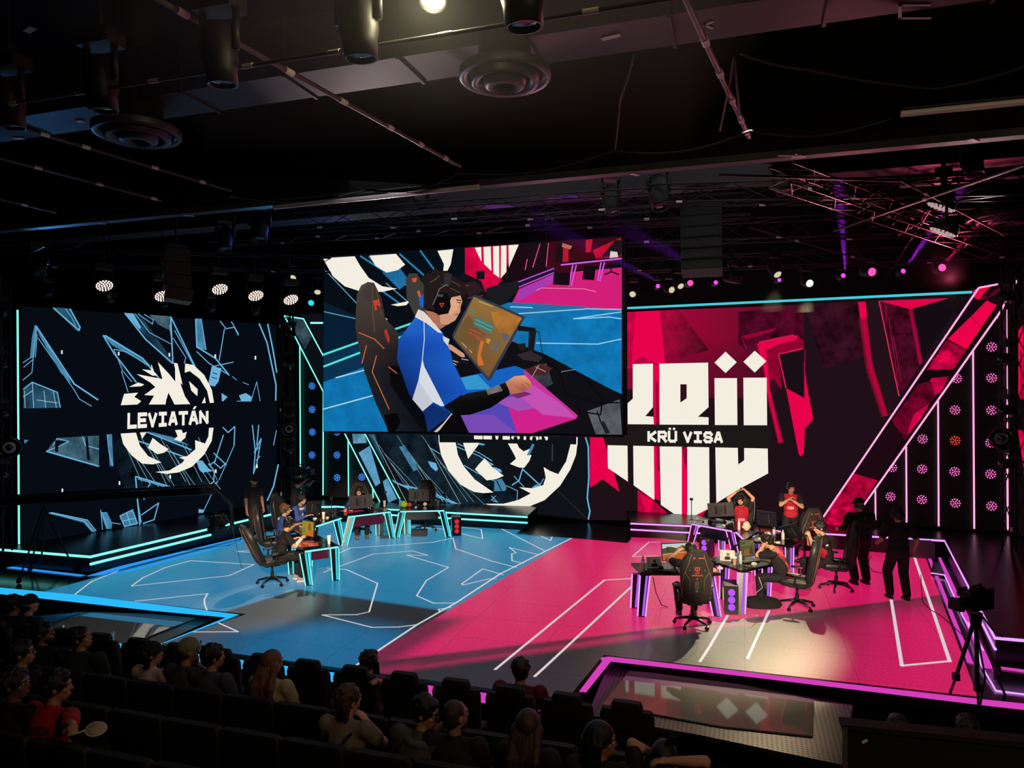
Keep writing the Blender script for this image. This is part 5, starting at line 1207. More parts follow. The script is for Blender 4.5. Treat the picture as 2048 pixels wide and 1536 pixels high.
# bag slumped beside the desk
b = MB(); b.loft([((0, 0, 0), .33, .2), ((0, 0, .05), .36, .22), ((-.02, 0, .12), .33, .18), ((-.05, 0, .17), .2, .08)], 20, 2.5); o = b.build('backpack', mat('bag_black', (14, 13, 15), .9, bump=.4, nscale=9)); p = onz(1524, 1212, 0); o.location = (p.x, p.y, .001); tag(o, 'black bag slumped on the floor between the two near right chairs', 'bag')
b = MB(); b.lathe([(.09, 0), (.1, .02), (.075, .2), (.06, .22)], n=14); o = b.build('waste_bag', mat('grey_pouch', (90, 100, 100), .6)); p = onz(808, 1066, 0); o.location = (p.x, p.y, .001); tag(o, 'small grey pouch on the floor left of the empty seat', 'bag')
# flight case behind the crew
p = onz(1841, 1115, 0); t = thing('equipment_rack', 'grey metal equipment case on the floor right of the two crew men', 'case', (p.x, p.y, .001), radians(-18))
b = MB(); b.box((0, 0, .2), (.5, .4, .34)); b.build('case_body', mat('case_grey', (96, 92, 88), .5, .3), t)
b = MB(); [b.box((sx * .25, 0, .2), (.015, .41, .35)) for sx in (-1, 1)]; b.box((0, -.2, .37), (.5, .015, .015)); b.box((0, -.2, .2), (.5, .015, .015)); b.build('case_trim', chrome, t)
# floor cables
def cable(pts, label, m=plb, r=.008):
    b = MB(); b.tube([onz(x, y, z) for x, y, z in pts], r, 6); tag(b.build('cable', m), label, 'cable')
cable([(1842, 1150, .01), (1843, 1180, .01), (1846, 1205, .01), (1862, 1220, .01), (1880, 1230, .01), (1900, 1247, .01), (1930, 1275, .01)], 'black cable on the magenta floor right of the crew man')
cable([(1742, 1112, .3), (1735, 1128, .1), (1745, 1142, .01), (1765, 1146, .01), (1778, 1135, .2)], 'loop of black cable between the two crew men')
cable([(484, 1040, .3), (484, 1065, .02), (480, 1082, .01), (455, 1091, .01), (400, 1098, .01), (340, 1104, .01)], 'black cable running from the platform onto the blue floor')
cable([(1306, 1155, .65), (1312, 1185, .3), (1323, 1210, .02), (1335, 1214, .01)], 'cable hanging under the near right-team desk to the floor')
cable([(1518, 1155, .7), (1525, 1175, .5), (1512, 1186, .4)], 'white cable hanging from the desk by the player holding his head', mat('white_cable', (200, 195, 200), .5), .005)
# ================================================================ ceiling rig
prm = mat('pipe_red_grey', (74, 56, 60), .5); tape = mat('white_tape', (236, 230, 226), .7)
def pipe(p0, p1, r, label, tapes=(), m=prm, cat='pipe', name='ceiling_pipe'):
    r = r * .68; t = thing(name, label, cat, (p0 + p1) / 2); o = -(p0 + p1) / 2
    b = MB(); b.cyl(p0 + o, p1 + o, r, r, 8); b.build('tube', m, t)
    for k in tapes:
        c = p0.lerp(p1, k) + o; d = (p1 - p0).normalized() * .05
        b = MB(); b.cyl(c - d, c + d, r * 1.25, r * 1.25, 8); b.build('tape_mark', tape, t)
    return t
def zp(x, y, z): return onz(x, y, z)
pipe(zp(250, -38, 7.0), zp(920, 332, 7.0), .035, 'sprinkler pipe with white tape rings left of the round ceiling vent', (.1, .34, .5, .67, .8, .92))
pipe(zp(-60, 225, 7.0), zp(462, 381, 7.0), .03, 'longest thin pipe on the left, ending above the cyan-lit soffit', (.22, .36, .63, .85))
pipe(zp(-60, 300, 7.0), zp(322, 401, 7.0), .028, 'second thin pipe on the left, below the small round vent', (.3, .62, .95))
pipe(zp(-60, 384, 7.0), zp(112, 425, 7.0), .026, 'shortest thin pipe at the left frame edge', (.6,))
pipe(zp(1340, -70, 7.0), zp(1498, 274, 7.0), .04, 'red-grey pipe with white tape rings right of the frame middle', (.32, .5, .68, .84, .95))
pipe(zp(1668, 462, 6.9), zp(2048, 330, 6.6), .03, 'thin slanted pipe among the magenta-lit rigging', (.3, .6))
pipe(zp(1860, 420, 6.9), zp(1770, 560, 6.9), .02, 'short steep pipe in the right rigging', (.4,))
pipe(zp(1440, 350, 6.9), zp(1800, 362, 7.2), .03, 'level dark pipe above the right movers', (.5,))
pipe(zp(1500, 455, 6.9), zp(1780, 535, 6.5), .025, 'long pipe sloping down behind the speaker stack', (.3, .7))
pipe(zp(1800, 360, 6.9), zp(2010, 470, 6.7), .025, 'pipe sloping to the far right ceiling vent', (.2, .55))
# unlit tubes
tub = mat('pale_tube', (240, 226, 228), .4)
def tube_lamp(p0, p1, label):
    t = thing('tube_light', label, 'tube light', (p0 + p1) / 2); o = -(p0 + p1) / 2
    b = MB(); b.cyl(p0 + o, p1 + o, .035, .035, 8); b.build('tube', tub, t)
    b = MB(); b.cyl(p0 + o + V((0, 0, .05)), p1 + o + V((0, 0, .05)), .03, .03, 6); b.build('tube_tray', blackm, t)
tube_lamp(zp(548, 415, 6.8), zp(958, 373, 6.8), 'long pale tube under the soffit left of the frame middle')
tube_lamp(zp(1802, 228, 7.0), zp(2120, 196, 7.0), 'long pale tube under the ceiling at the right frame edge')
tube_lamp(zp(1800, 372, 7.3), zp(2120, 345, 7.3), 'pale tube further back at the right, above the movers')
# round ceiling vents
ventm = mat('vent_metal', (66, 63, 68), .45, .3)
def vent(px, py, label, wpx):
    c = onz(px, py, 7.1); r = wpx / 2 * c.y / F
    t = thing('ceiling_vent', label, 'vent', c)
    b = MB(); b.lathe([(r, .09), (r, .02), (r * .97, 0), (r * .82, .02), (r * .8, .09)], n=36); b.build('outer_ring', ventm, t)
    b = MB(); b.lathe([(r * .78, .07), (r * .74, -.03), (r * .7, -.05), (r * .55, -.02), (r * .52, .06)], n=36); b.build('middle_ring', ventm, t)
    b = MB(); b.lathe([(r * .5, .04), (r * .44, -.06), (r * .3, -.09), (r * .2, -.02), (r * .18, .05)], n=32); b.lathe([(.001, .03), (r * .17, .03), (r * .18, .05)], n=20); b.build('inner_cone', ventm, t)
    b = MB(); b.lathe([(r * .6, .09), (r * .55, .5), (r * .5, 2.3)], n=24); b.build('duct_collar', black, t)
vent(1010, 160, 'large round ceiling vent at the frame middle', 184)
vent(275, 272, 'round ceiling vent on the left', 165)
vent(2012, 440, 'round ceiling vent lit magenta at the far right', 140)
# hanging moving-head lights over the seats
mhb = mat('mover_body', (30, 31, 30), .5, .2); lens = mat('lens_dark', (20, 22, 26), .05, spec=.9)
def hang_rod(b, c, top):
    # drop rod up to the black ceiling
    b.cyl(top, V((top.x, top.y, 9.4 - c.z)), .008, .008, 5)
def mover(c, aim, label, sc=1.0, em=None, group=None, yoke=True):
    """c: lens centre; aim: direction the lens looks"""
    aim = V(aim).normalized(); t = thing('moving_head_light', label, 'stage light', c, group=group)
    q = aim.to_track_quat('Z', 'Y').to_matrix()
    b = MB(); b.lathe([(.10 * sc, -.44 * sc), (.13 * sc, -.40 * sc), (.135 * sc, -.18 * sc), (.12 * sc, -.12 * sc), (.115 * sc, .0), (.10 * sc, 0), (.095 * sc, -.03 * sc)], (0, 0, 0), 20, q); h = b.build('lamp_head', mhb, t)
    b = MB(); b.lathe([(.001, -.012 * sc), (.07 * sc, -.016 * sc), (.098 * sc, -.028 * sc)], (0, 0, 0), 20, q); b.build('lens', em or lens, h)
    if yoke:
        m0 = -aim * .24 * sc; top = m0 + V((0, 0, .36 * sc)); sd = aim.cross(V((0, 0, 1)))
        sd = sd.normalized() if sd.length > .2 else AX.copy()
        b = MB()
        for k in (-1, 1): b.tube([m0 + sd * .15 * sc * k, top + sd * .15 * sc * k - V((0, 0, .04))], .03 * sc, 8)
        b.box(top, (.34 * sc, .2 * sc, .13 * sc), Matrix.Rotation(atan2(sd.y, sd.x), 3, 'Z')); b.cyl(top, top + V((0, 0, .2 * sc)), .03 * sc, .03 * sc, 8); hang_rod(b, c, top)
        b.build('yoke', mhb, t)
    return t
for px, py, Y, lb in ((445, 170, 5.5, 'second from the right of the four dark movers hanging at the upper left'), (208, 222, 6.2, 'dark mover hanging above the left round vent'), (25, 256, 6.9, 'dark mover at the far left frame edge'), (722, 118, 4.9, 'dark mover hanging left of the bright lamp'), (1048, 55, 4.3, 'dark mover hanging right of the bright lamp')):
    mover(ony(px, py, Y), (0.05, .1, -1), lb, 1.0)
# bright lamp at the top edge
bl = ony(866, -4, 5.0)
mover(ony(866, 3, 5.0), (0.0, -.55, -1), 'brightly lit warm lamp at the top edge of the picture', .85, glow('lamp_hot', (255, 250, 205), 14))
# front pipe carrying them
rail = mat('rail_metal', (86, 88, 84), .5, .2)
pipe(ony(-400, 275, 8.2) , ony(1420, -16, 4.1), .022, 'long rail crossing the ceiling above the seats, carrying dark movers', (.25, .31, .38, .47, .56, .66, .74, .83, .93), rail)
# tape letters and cards
def tcard(px, py, z, w, h, ang, label):
    c = onz(px, py, z)
    if z < 9:                                # stuck to the underside of the soffit or of the duct
        q = c1 if z < 7 else c2; dlt = V((c.x - q.x, c.y - q.y, 0)); v_ = dlt.dot(AY); lim = .05 if z < 7 else .25; mid_ = 0 if z < 7 else .1
        c = c - AY * (v_ - max(mid_ - lim, min(mid_ + lim, v_)))
    b = MB(); b.T = Matrix.Translation(c) @ Matrix.Rotation(radians(ang), 4, 'Z'); b.box((0, 0, 0), (w, h, .006)); tag(b.build('tape_marker', tape), label, 'tape', 'white tape markers in the rigging')
random.seed(3)
for px, py, z, k in ((240, 12, 9.39, 1.4), (60, 60, 9.39, 1.4), (160, 243, 7.44, 1), (60, 285, 7.44, 1), (45, 455, 6.951, 1), (235, 455, 6.951, 1), (400, 438, 6.951, 1), (610, 412, 6.951, 1), (758, 407, 6.951, 1), (1270, 350, 6.951, 1), (1602, 296, 6.951, 1), (1960, 268, 6.951, 1), (1222, 75, 7.44, 1), (800, 320, 9.39, 1.3)):
    tcard(px, py, z, random.uniform(.1, .2) * k, random.uniform(.05, .08) * k, random.uniform(-40, 40), 'small white tape marker stuck in the dark ceiling rigging')
def tape_letter(strokes, px0, py0, sx, sy, z, label):
    b = MB()
    for st in strokes:
        g = [onz(px0 + x * sx, py0 + y * sy, z) for x, y in st]; g = [(p.x, p.y) for p in g]
        for q in stroke_quads(g, .03): b.add([V((x, y, z)) for x, y in q] + [V((x, y, z + .005)) for x, y in q], [(3, 2, 1, 0), (4, 5, 6, 7)])
    tag(b.build('tape_letter', tape), label, 'tape')
tape_letter([[(1, 0), (0, 0), (0, 1), (1, 1)]], 1800, 11, 62, 26, 7.44, 'white tape outline like a squared C on the ceiling duct')
tape_letter([[(1, 0), (0, .5), (1, 1)]], 1410, 44, 16, 14, 7.44, 'white tape K shape beside the red-grey pipe')
tape_letter([[(0, 0), (1, 0)], [(.75, -.7), (.75, .7)]], 1556, 312, 48, 5, 6.92, 'white tape cross on the soffit')
# magenta and cyan light patches are cast by small spots
round_spot('soffit_pink_lamp', ony(1684, 470, 15.2), onz(1682, 300, 6.95), (230, 30, 210), 420, 5, .2)
round_spot('soffit_fill_light', ony(1700, 560, 12.6), onz(1650, 305, 6.95), (255, 150, 165), 170, 95, .8)  # this and the next: added fill to brighten the soffit edge, no fixture
round_spot('soffit_fill_light', ony(1100, 560, 14.6), onz(1150, 362, 6.95), (220, 170, 180), 110, 55, .7)
round_spot('tube_fill_light', ony(760, 560, 12.5), zp(760, 394, 6.8), (255, 225, 225), 260, 38, .5)  # this and the next: added fill aimed at the unlit tubes, no fixture
round_spot('tube_fill_light', ony(1960, 520, 12.5), zp(1950, 212, 7.0), (255, 225, 220), 260, 30, .5)
round_spot('rig_pink_lamp', ony(1700, 540, 15.2), ony(1720, 400, 14.6), (255, 20, 110), 200, 16, .5)
round_spot('rig_blue_lamp', ony(780, 505, 17.0), ony(560, 440, 14.6), (30, 90, 255), 260, 55, .8)
round_spot('rig_cyan_lamp', ony(560, 520, 15.0), onz(560, 425, 6.95), (60, 190, 255), 160, 30, .8)
round_spot('rig_left_lamp', ony(100, 560, 15.0), onz(120, 300, 7.4), (60, 120, 190), 260, 70, .8)
round_spot('rig_mid_lamp', ony(1150, 560, 14.5), onz(1200, 200, 7.4), (255, 120, 150), 80, 80, .8)
round_spot('rig_right_lamp', ony(1900, 560, 15.0), onz(1900, 60, 7.4), (255, 90, 130), 380, 75, .8)
# trusses
trm = mat('truss_black', (34, 34, 38), .4, .5)
def truss(p0, p1, w, h, label, bays=None, r=.025, name='lighting_truss'):
    t = thing(name, label, 'truss', (p0 + p1) / 2); o = -(p0 + p1) / 2
    d = (p1 - p0); L = d.length; d.normalize(); s_ = V((-d.y, d.x, 0)).normalized() if abs(d.z) < .9 else V((1, 0, 0)); u = d.cross(s_).normalized()
    n = bays or max(3, int(L / .6)); cs = []
    for a, c in ((-1, -1), (1, -1), (1, 1), (-1, 1)):
        off = s_ * a * w / 2 + u * c * h / 2; cs.append(off)
        b = MB(); b.cyl(p0 + off + o, p1 + off + o, r, r, 8); b.build('chord', trm, t)
    b = MB()
    for k in range(n):
        a0 = p0 + d * (L * k / n) + o; a1 = p0 + d * (L * (k + 1) / n) + o
        for j in range(4):
            e, f_ = cs[j], cs[(j + 1) % 4]
            if k % 2: e, f_ = f_, e
            b.cyl(a0 + e, a1 + f_, r * .5, r * .5, 5)
    b.build('lacing', trm, t)
    b = MB()
    for k in range(n // 2):
        p = p0 + d * (L * (k * 2 + .7) / n) + o + cs[k % 2]; b.cyl(p, p + d * .1, r * 1.15, r * 1.15, 8)
    tag(b.build('tape_marks', tape, t), kind='stuff')
    return t
truss(ony(430, 470, 17.7), ony(1500, 412, 14.4), .5, .42, 'box truss the video screen hangs from')
truss(ony(-60, 512, 16.5), ony(660, 528, 17.5), .4, .35, 'truss above the left LED wall carrying wash lights', r=.02)
truss(ony(1250, 470, 15.4), ony(2120, 436, 12.8), .45, .4, 'long truss across the right rigging', r=.022)
truss(ony(1240, 532, 17.6), ony(2080, 500, 15.2), .4, .3, 'truss carrying the row of movers above the magenta wall', r=.02)
truss(ony(1560, 350, 10.5), ony(1990, 500, 15.2), .35, .3, 'truss running back diagonally at the right', r=.018)
truss(ony(1300, 392, 12.4), ony(2120, 372, 10.6), .35, .3, 'front truss just behind the soffit on the right', r=.018)
truss(ony(600, 445, 13.0), ony(1300, 400, 11.6), .35, .3, 'front truss just behind the soffit at the middle', r=.016)
# ceiling strip panels behind the soffit, catching coloured light
b = MB(); c = onz(1024, 408, 7.6); b.T = Matrix.Translation(V((c.x, c.y, 7.6))) @ Matrix.Rotation(atan2(AX.y, AX.x) , 4, 'Z')
b.box((0, 0, .25), (30, .5, .5)); tag(b.build('air_duct', dm), 'second air duct behind the soffit, catching pink light at the right', 'duct')
# wash lights, left rig
led_dim = glow('wash_led', (255, 226, 214), 1.6)
def wash(c, aim, label, group, sc=1.0, em=led_dim):
    aim = V(aim).normalized(); t = thing('wash_light', label, 'stage light', c, group=group); q = aim.to_track_quat('Z', 'Y').to_matrix()
    b = MB(); b.lathe([(.08 * sc, -.2 * sc), (.16 * sc, -.13 * sc), (.185 * sc, -.02 * sc), (.18 * sc, 0), (.165 * sc, -.02 * sc)], (0, 0, 0), 20, q); h = b.build('lamp_head', mhb, t)
    b = MB()
    for r, k in ((0, 1), (.055, 6), (.105, 11), (.15, 16)):
        for i in range(k):
            a = 2 * pi * i / k; b.ell(q @ V((r * sc * cos(a), r * sc * sin(a), -.006)), .0185 * sc, None, 6, 4)
    b.build('led_array', em, h)
    m0 = -aim * .09 * sc; top = m0 + V((0, 0, .3 * sc)); sd = aim.cross(V((0, 0, 1))).normalized(); b = MB()
    for k in (-1, 1): b.tube([m0 + sd * .2 * sc * k, top + sd * .17 * sc * k], .02 * sc, 6)
    b.box(top + V((0, 0, .05 * sc)), (.36 * sc, .2 * sc, .14 * sc), Matrix.Rotation(atan2(sd.y, sd.x), 3, 'Z')); b.cyl(top, top + V((0, 0, .35 * sc)), .025 * sc, .025 * sc, 6); hang_rod(b, c, top); b.build('yoke', mhb, t); return t
for i, (px, py, lb) in enumerate(((209, 572, 'leftmost lit wash light above the left LED wall'), (326, 593, 'lit wash light, second from the left, half behind a speaker'), (440, 579, 'lit wash light, third from the left above the left LED wall'), (512, 592, 'lit wash light, fourth from the left above the left LED wall'), (582, 600, 'rightmost lit wash light of the left row'))):
    wash(ony(px, py, 15.6 + i * .3), (.55, -.55, -1), lb, 'lit wash lights above the left LED wall')
for px, py, lb in ((1880, 415, 'upper of the two big tilted wash lights at the right'), (1885, 465, 'lower of the two big tilted wash lights at the right')):
    wash(ony(px, py, 11.2), (-.42, .22, -1), lb, 'big tilted wash lights at the right', 1.15, glow('wash_led_dim', (200, 170, 165), .8))
for px, py, Y in ((98, 592, 15.5), (222, 605, 15.8), (330, 614, 16.2), (425, 622, 16.7), (514, 628, 17.2)):
    mover(ony(px, py, Y), (.5, -.5, -1), 'small dark mover hanging just above the left LED wall', .62, None, 'small dark movers above the left LED wall')
hot = glow('lamp_white', (255, 248, 225), 2.2); warmL = glow('lamp_cream', (226, 218, 180), .9); pinkL = glow('lamp_pink', (255, 60, 140), 2.2); vioL = glow('lamp_violet', (220, 60, 235), 1.8); bluL = glow('lamp_blue', (30, 170, 255), 2.0)
for px, py, Y, em, sc, aim, lb in (
    (585, 557, 19, warmL, .9, (.2, -1, -.4), 'cream-lit lamp at the left end of the video screen'),
    (635, 585, 19, warmL, .85, (.2, -1, -.9), 'cream-lit lamp below its twin beside the video screen'),
    (622, 606, 19.5, bluL, .8, (.1, -1, -.3), 'cyan-blue lamp left of the video screen'),
    (1265, 589, 16.5, warmL, .75, (-.3, -1, -.5), 'cream-lit lamp just right of the video screen'),
    (1344, 580, 16.5, warmL, .75, (.2, -1, -.3), 'left lamp of the cream pair above the white letters'),
    (1362, 573, 16.5, warmL, .75, (.2, -1, -.7), 'right lamp of the cream pair above the white letters'),
    (1381, 566, 16.3, pinkL, .7, (0, -1, -.1), 'pink lamp beside the cream pair'),
    (1430, 522, 15.6, warmL, .85, (.2, -.6, -1), 'cream lamp hanging under the speaker stack'),
    (1556, 550, 16.2, warmL, .9, (.2, -1, -.9), 'cream-lit lamp right of the speaker stack'),
    (1620, 567, 16.4, hot, .85, (-.05, -1, -.3), 'brightest white lamp above the magenta wall'),
    (1745, 544, 15.8, pinkL, .95, (0, -1, -.2), 'largest pink lamp above the magenta wall'),
    (1885, 535, 15.4, pinkL, .8, (-.2, -1, 0), 'pink lamp at the right above the light ribbon'),
    (1316, 572, 16.6, vioL, .5, (0, -1, 0), 'leftmost small violet lamp of the right rig'),
    (1432, 565, 16.4, vioL, .5, (0, -1, 0), 'small violet lamp below the speaker stack'),
    (1559, 560, 16.3, vioL, .45, (0, -1, 0), 'small violet lamp just under a cream lamp'),
    (1687, 551, 16.1, vioL, .55, (0, -1, .1), 'small violet lamp left of the largest pink lamp'),
    (1807, 542, 15.8, vioL, .55, (0, -1, .1), 'small violet lamp right of the largest pink lamp'),
    (1570, 385, 11.5, mat('lens_dim', (90, 70, 60), .1), 1.15, (0.1, -.2, -1), 'large dark mover hanging behind the soffit at the right'),
    (1225, 425, 12.5, lens, 1.1, (.1, -.3, -1), 'dark mover above the right end of the video screen'),
    (1322, 415, 12.3, lens, 1.3, (.1, -.3, -1), 'large dark mover left of the speaker stack'),
    (1950, 350, 11.2, lens, 1.2, (.1, -.2, -1), 'dark mover hanging near the far right vent'),
    (1483, 560, 16.3, lens, .9, (.8, -.5, -.3), 'dark mover turned to the right above the white letters'),
    (830, 405, 12.6, lens, .9, (-1, -.2, -.3), 'dark mover lying sideways above the video screen'),
    (450, 500, 14.5, lens, 1.1, (.1, -.3, -1), 'dark mover left of the left-end truss joint'),
    (520, 480, 14.0, lens, 1.2, (.1, -.3, -1), 'dark mover hanging left of the video screen corner'),
    (80, 548, 14.5, lens, 1.0, (.3, -.3, -1), 'dark mover hanging at the far left above the wall')):
    mover(ony(px, py, Y), aim, lb, sc, em)
for px, py, aim, lb, em in ((14, 628, (1, -.2, -.3), 'topmost dark mover on the far left tower', lens), (12, 730, (1, -.4, 0), 'second dark mover on the far left tower', lens), (14, 828, (1, -.4, 0), 'third dark mover on the far left tower', lens), (13, 950, (1, -.4, 0), 'lowest dark mover on the far left tower', lens)):
    mover(ony(px, py, 15.9), aim, lb, .8, em)
for px, py, lb in ((575, 668, 'topmost mover on the tower right of the left LED wall'), (572, 728, 'second mover on the tower right of the left LED wall'), (572, 830, 'third mover on the tower right of the left LED wall'), (573, 900, 'lowest mover on the tower right of the left LED wall')):
    mover(ony(px, py, 21.2), (-.2, -1, -.1), lb, .8, lens)
for px, py, lb in ((2000, 592, 'topmost mover on the far right tower'), (1998, 716, 'second mover on the far right tower'), (1999, 820, 'third mover on the far right tower'), (1999, 928, 'lowest mover on the far right tower')):
    mover(ony(px, py, 15.5), (-1, -.3, .0), lb, .8, lens)
# round glass lenses mounted on the towers
def big_lens(px, py, Y, label, r=.2):
    c = ony(px, py, Y); t = thing('tower_camera', label, 'camera', c); q = (CAM - c).normalized().to_track_quat('Z', 'Y').to_matrix()
    b = MB(); b.lathe([(r, -.25), (r * 1.1, -.02), (r * .95, .02), (r * .8, 0)], (0, 0, 0), 28, q); b.build('housing', mat('glassy_black', (12, 14, 16), .08, coat=.4), t)
    b = MB(); b.lathe([(r * .55, .03), (r * .58, .045), (r * .5, .045)], (0, 0, 0), 28, q); b.build('lens_ring', mat('ring_bright', (150, 165, 175), .2, .9), t)
    b = MB(); b.lathe([(.001, .06), (r * .3, .05), (r * .5, .025)], (0, 0, 0), 24, q); b.build('lens', lens, t)
big_lens(18, 895, 15.8, 'round glassy lens unit on the far left tower', .22); big_lens(578, 858, 21.3, 'round glassy lens unit on the tower right of the left LED wall', .2); big_lens(2003, 877, 15.4, 'round glassy lens unit on the far right tower', .22)
# towers
def tower_truss(p, z0, z1, label):
    truss(V((p.x, p.y, z0)), V((p.x, p.y, z1)), .3, .3, label, r=.022, name='truss_tower')
a = ony(8, 768, 16.3); tower_truss(V((a.x - .1, a.y, 0)), .4, 6.6, 'dark truss tower at the far left edge'); a = ony(574, 768, 21.6); tower_truss(a, .4, 6.6, 'dark truss tower between the left LED wall and the cyan strips'); a = ony(2026, 768, 15.9); tower_truss(V((a.x, a.y, 0)), .4, 6.6, 'dark truss tower at the far right edge')
# speaker stacks
def speakers(px, py, Y, n, w, h, d, ang, label):
    c = ony(px, py, Y); t = thing('speaker_array', label, 'speaker', c, radians(ang))
    for k in range(n):
        b = MB(); b.T = Matrix.Translation((0, .02 * k * k / n, -k * h)) @ Matrix.Rotation(radians(-2.5 * k), 4, 'X'); b.box((0, 0, 0), (w, d, h * .94)); b.box((0, -d / 2 - .006, 0), (w * .86, .012, h * .8)); b.build('speaker_cabinet', mat('speaker_black', (13, 13, 15), .6), t)
    b = MB(); b.box((0, 0, h * .7), (w * .9, d * .8, .07)); b.cyl((0, 0, h * .7), (0, 0, 9.4 - c.z), .02, .02, 6); b.build('flying_frame', blackm, t)
speakers(1403, 425, 13.2, 6, .72, .2, .45, -18, 'hanging speaker stack right of the video screen')
speakers(352, 515, 14.2, 4, .7, .25, .45, -60, 'hanging speaker stack above the left LED wall')
# chains and cables
chm = mat('dull_chain', (62, 60, 48), .6, .4)
def hang(pts, label, r=.012, m=chm, name='chain'):
    P_ = [onz(x, y, z) for x, y, z in pts]; out = []
    for i in range(len(P_) - 1):
        for k in range(8):
            f = k / 8; p = P_[i].lerp(P_[i + 1], f) + V((0, 0, -.12 * sin(pi * f))) * (1 if name == 'cable' else .2); out.append(p)
    out.append(P_[-1]); b = MB(); b.tube(out, r, 5); tag(b.build(name, m), label, name)
hang([(1440, 262, 6.9), (1468, 112, 7.1), (1480, 230, 6.9)], 'hanging chain loop left of the red-grey pipe')
hang([(1480, 108, 7.2), (1620, 140, 7.2), (1870, 178, 7.2), (2060, 130, 7.2)], 'long chain swagged across the dark ceiling at the right', name='chain')
hang([(1230, 300, 6.9), (1240, 200, 7.1), (1268, 110, 7.2)], 'chain hanging right of the large round vent')
hang([(460, 392, 6.9), (740, 380, 6.9), (920, 345, 6.9), (1230, 300, 6.9), (1500, 262, 6.9), (1800, 232, 6.9)], 'black cable swagged along the top of the soffit', .016, plb, 'cable')
hang([(0, 500, 6.8), (90, 492, 6.7), (180, 478, 6.8)], 'thin cable swag at the left under the soffit', .012, mat('cable_grey', (70, 72, 76), .5), 'cable')

# thin stage haze among the lamps, only where the picture shows it
def haze(c, d, dens, label):
    hz = bpy.data.materials.new('stage_haze'); hz.use_nodes = True; nt = hz.node_tree; nt.nodes.clear()
    o_ = nt.nodes.new('ShaderNodeOutputMaterial'); v_ = nt.nodes.new('ShaderNodeVolumeScatter'); v_.inputs['Density'].default_value = dens; v_.inputs['Anisotropy'].default_value = .2
    nt.links.new(v_.outputs[0], o_.inputs['Volume'])
    b = MB(); b.box(c, d); o = b.build('haze', hz); tag(o, label, 'haze', kind='stuff')
haze((6.6, 15.5, 7.0), (12.5, 2.3, 2.6), .010, 'thin haze drifting through the row of pink and violet lamps')
haze(tuple(ony(866, 0, 5.0) + V((0, 0, .25))), (4.0, 2.2, 1.9), .032, 'thin haze glowing around the bright lamp at the top')
for (x, y, Y), (x2, y2), col, pw in (((1687, 549, 16.0), (1684, 455), (190, 40, 255), 34000), ((1807, 540, 15.7), (1846, 486), (200, 40, 255), 34000), ((1885, 533, 15.3), (1950, 455), (255, 20, 110), 34000), ((1316, 570, 16.5), (1262, 535), (170, 40, 255), 6000), ((1432, 563, 16.3), (1395, 535), (170, 40, 255), 6000)):
    p = ony(x, y, Y) + V((0, -.1, .06)); round_spot('beam_lamp', p, ony(x2, y2, Y - .5), col, pw, 7, .2, .03)
# ================================================================ people
_dg = lambda: bpy.context.evaluated_depsgraph_get()
def fuse(mb, name, m, parent, voxel=.012, smooth=3, bumps=None):
    """melt overlapping volumes into one continuous surface"""
    o = mb.build(name, m, None)
    r = o.modifiers.new('r', 'REMESH'); r.mode = 'VOXEL'; r.voxel_size = voxel; r.use_smooth_shade = True
    if smooth:
        s_ = o.modifiers.new('s', 'SMOOTH'); s_.factor = .6; s_.iterations = smooth
    bpy.context.view_layer.update()
    me = bpy.data.meshes.new_from_object(o.evaluated_get(_dg()))
    old = o.data; o.modifiers.clear(); o.data = me; me.name = name; bpy.data.meshes.remove(old)
    for p in me.polygons: p.use_smooth = True
    if not me.materials: me.materials.append(m)
    o.parent = parent; return o
def skin(col): return mat('skin_%d_%d_%d' % col, col, .5, bump=.05, nscale=40)
def cloth(col): return mat('cloth_%d_%d_%d' % col, col, .85, noise=.25, nscale=14, bump=.5)
def hairm(col): return mat('hair_%d_%d_%d' % col, col, .5, noise=.5, nscale=90, bump=.6)
def ik(S_, T_, l1, l2, pole):
    d = T_ - S_; L = min(d.length, (l1 + l2) * .995); dn = d.normalized(); T_ = S_ + dn * L
    a = (l1 * l1 - l2 * l2 + L * L) / (2 * L); h = sqrt(max(0, l1 * l1 - a * a)); pp = pole - dn * pole.dot(dn)
    pp = pp.normalized() if pp.length > 1e-4 else dn.orthogonal().normalized()
    return S_ + dn * a + pp * h, T_
def hand(b, wr, f, n, curl=.5, side=1, thumb=1.0):
    """wr wrist, f direction of the fingers, n palm normal, side +1 right hand"""
    f = f.normalized(); n = (n - f * n.dot(f)).normalized(); s_ = f.cross(n) * side
    kn = []
    for i, (o, L) in enumerate(((-.030, .075), (-.010, .083), (.011, .078), (.030, .062))):
        k = wr + f * (.088 - abs(i - 1) * .004) + s_ * o; kn.append((k, L)); b.cap(wr + f * .015 + s_ * o * .6, .0155, k, .0125, 8)
    b.ell(wr + f * .045, (.03, .03, .03), None, 10, 7)
    for k, L in kn:
        a = curl * 1.1; d1 = f * cos(a) + n * sin(a); a2 = curl * 2.4; d2 = f * cos(a2) + n * sin(a2)
        m_ = k + d1 * L * .5; b.cap(k, .0105, m_, .0095, 7); b.cap(m_, .0095, m_ + d2 * L * .52, .008, 7)
    t0 = wr + f * .025 - s_ * .024; t1 = t0 + f * .03 - s_ * .03 * thumb + n * .012; t2 = t1 + f * .034 - s_ * .006 + n * .012 * (1 + curl)
    b.cap(t0, .014, t1, .0125, 8); b.cap(t1, .0115, t2, .009, 7)
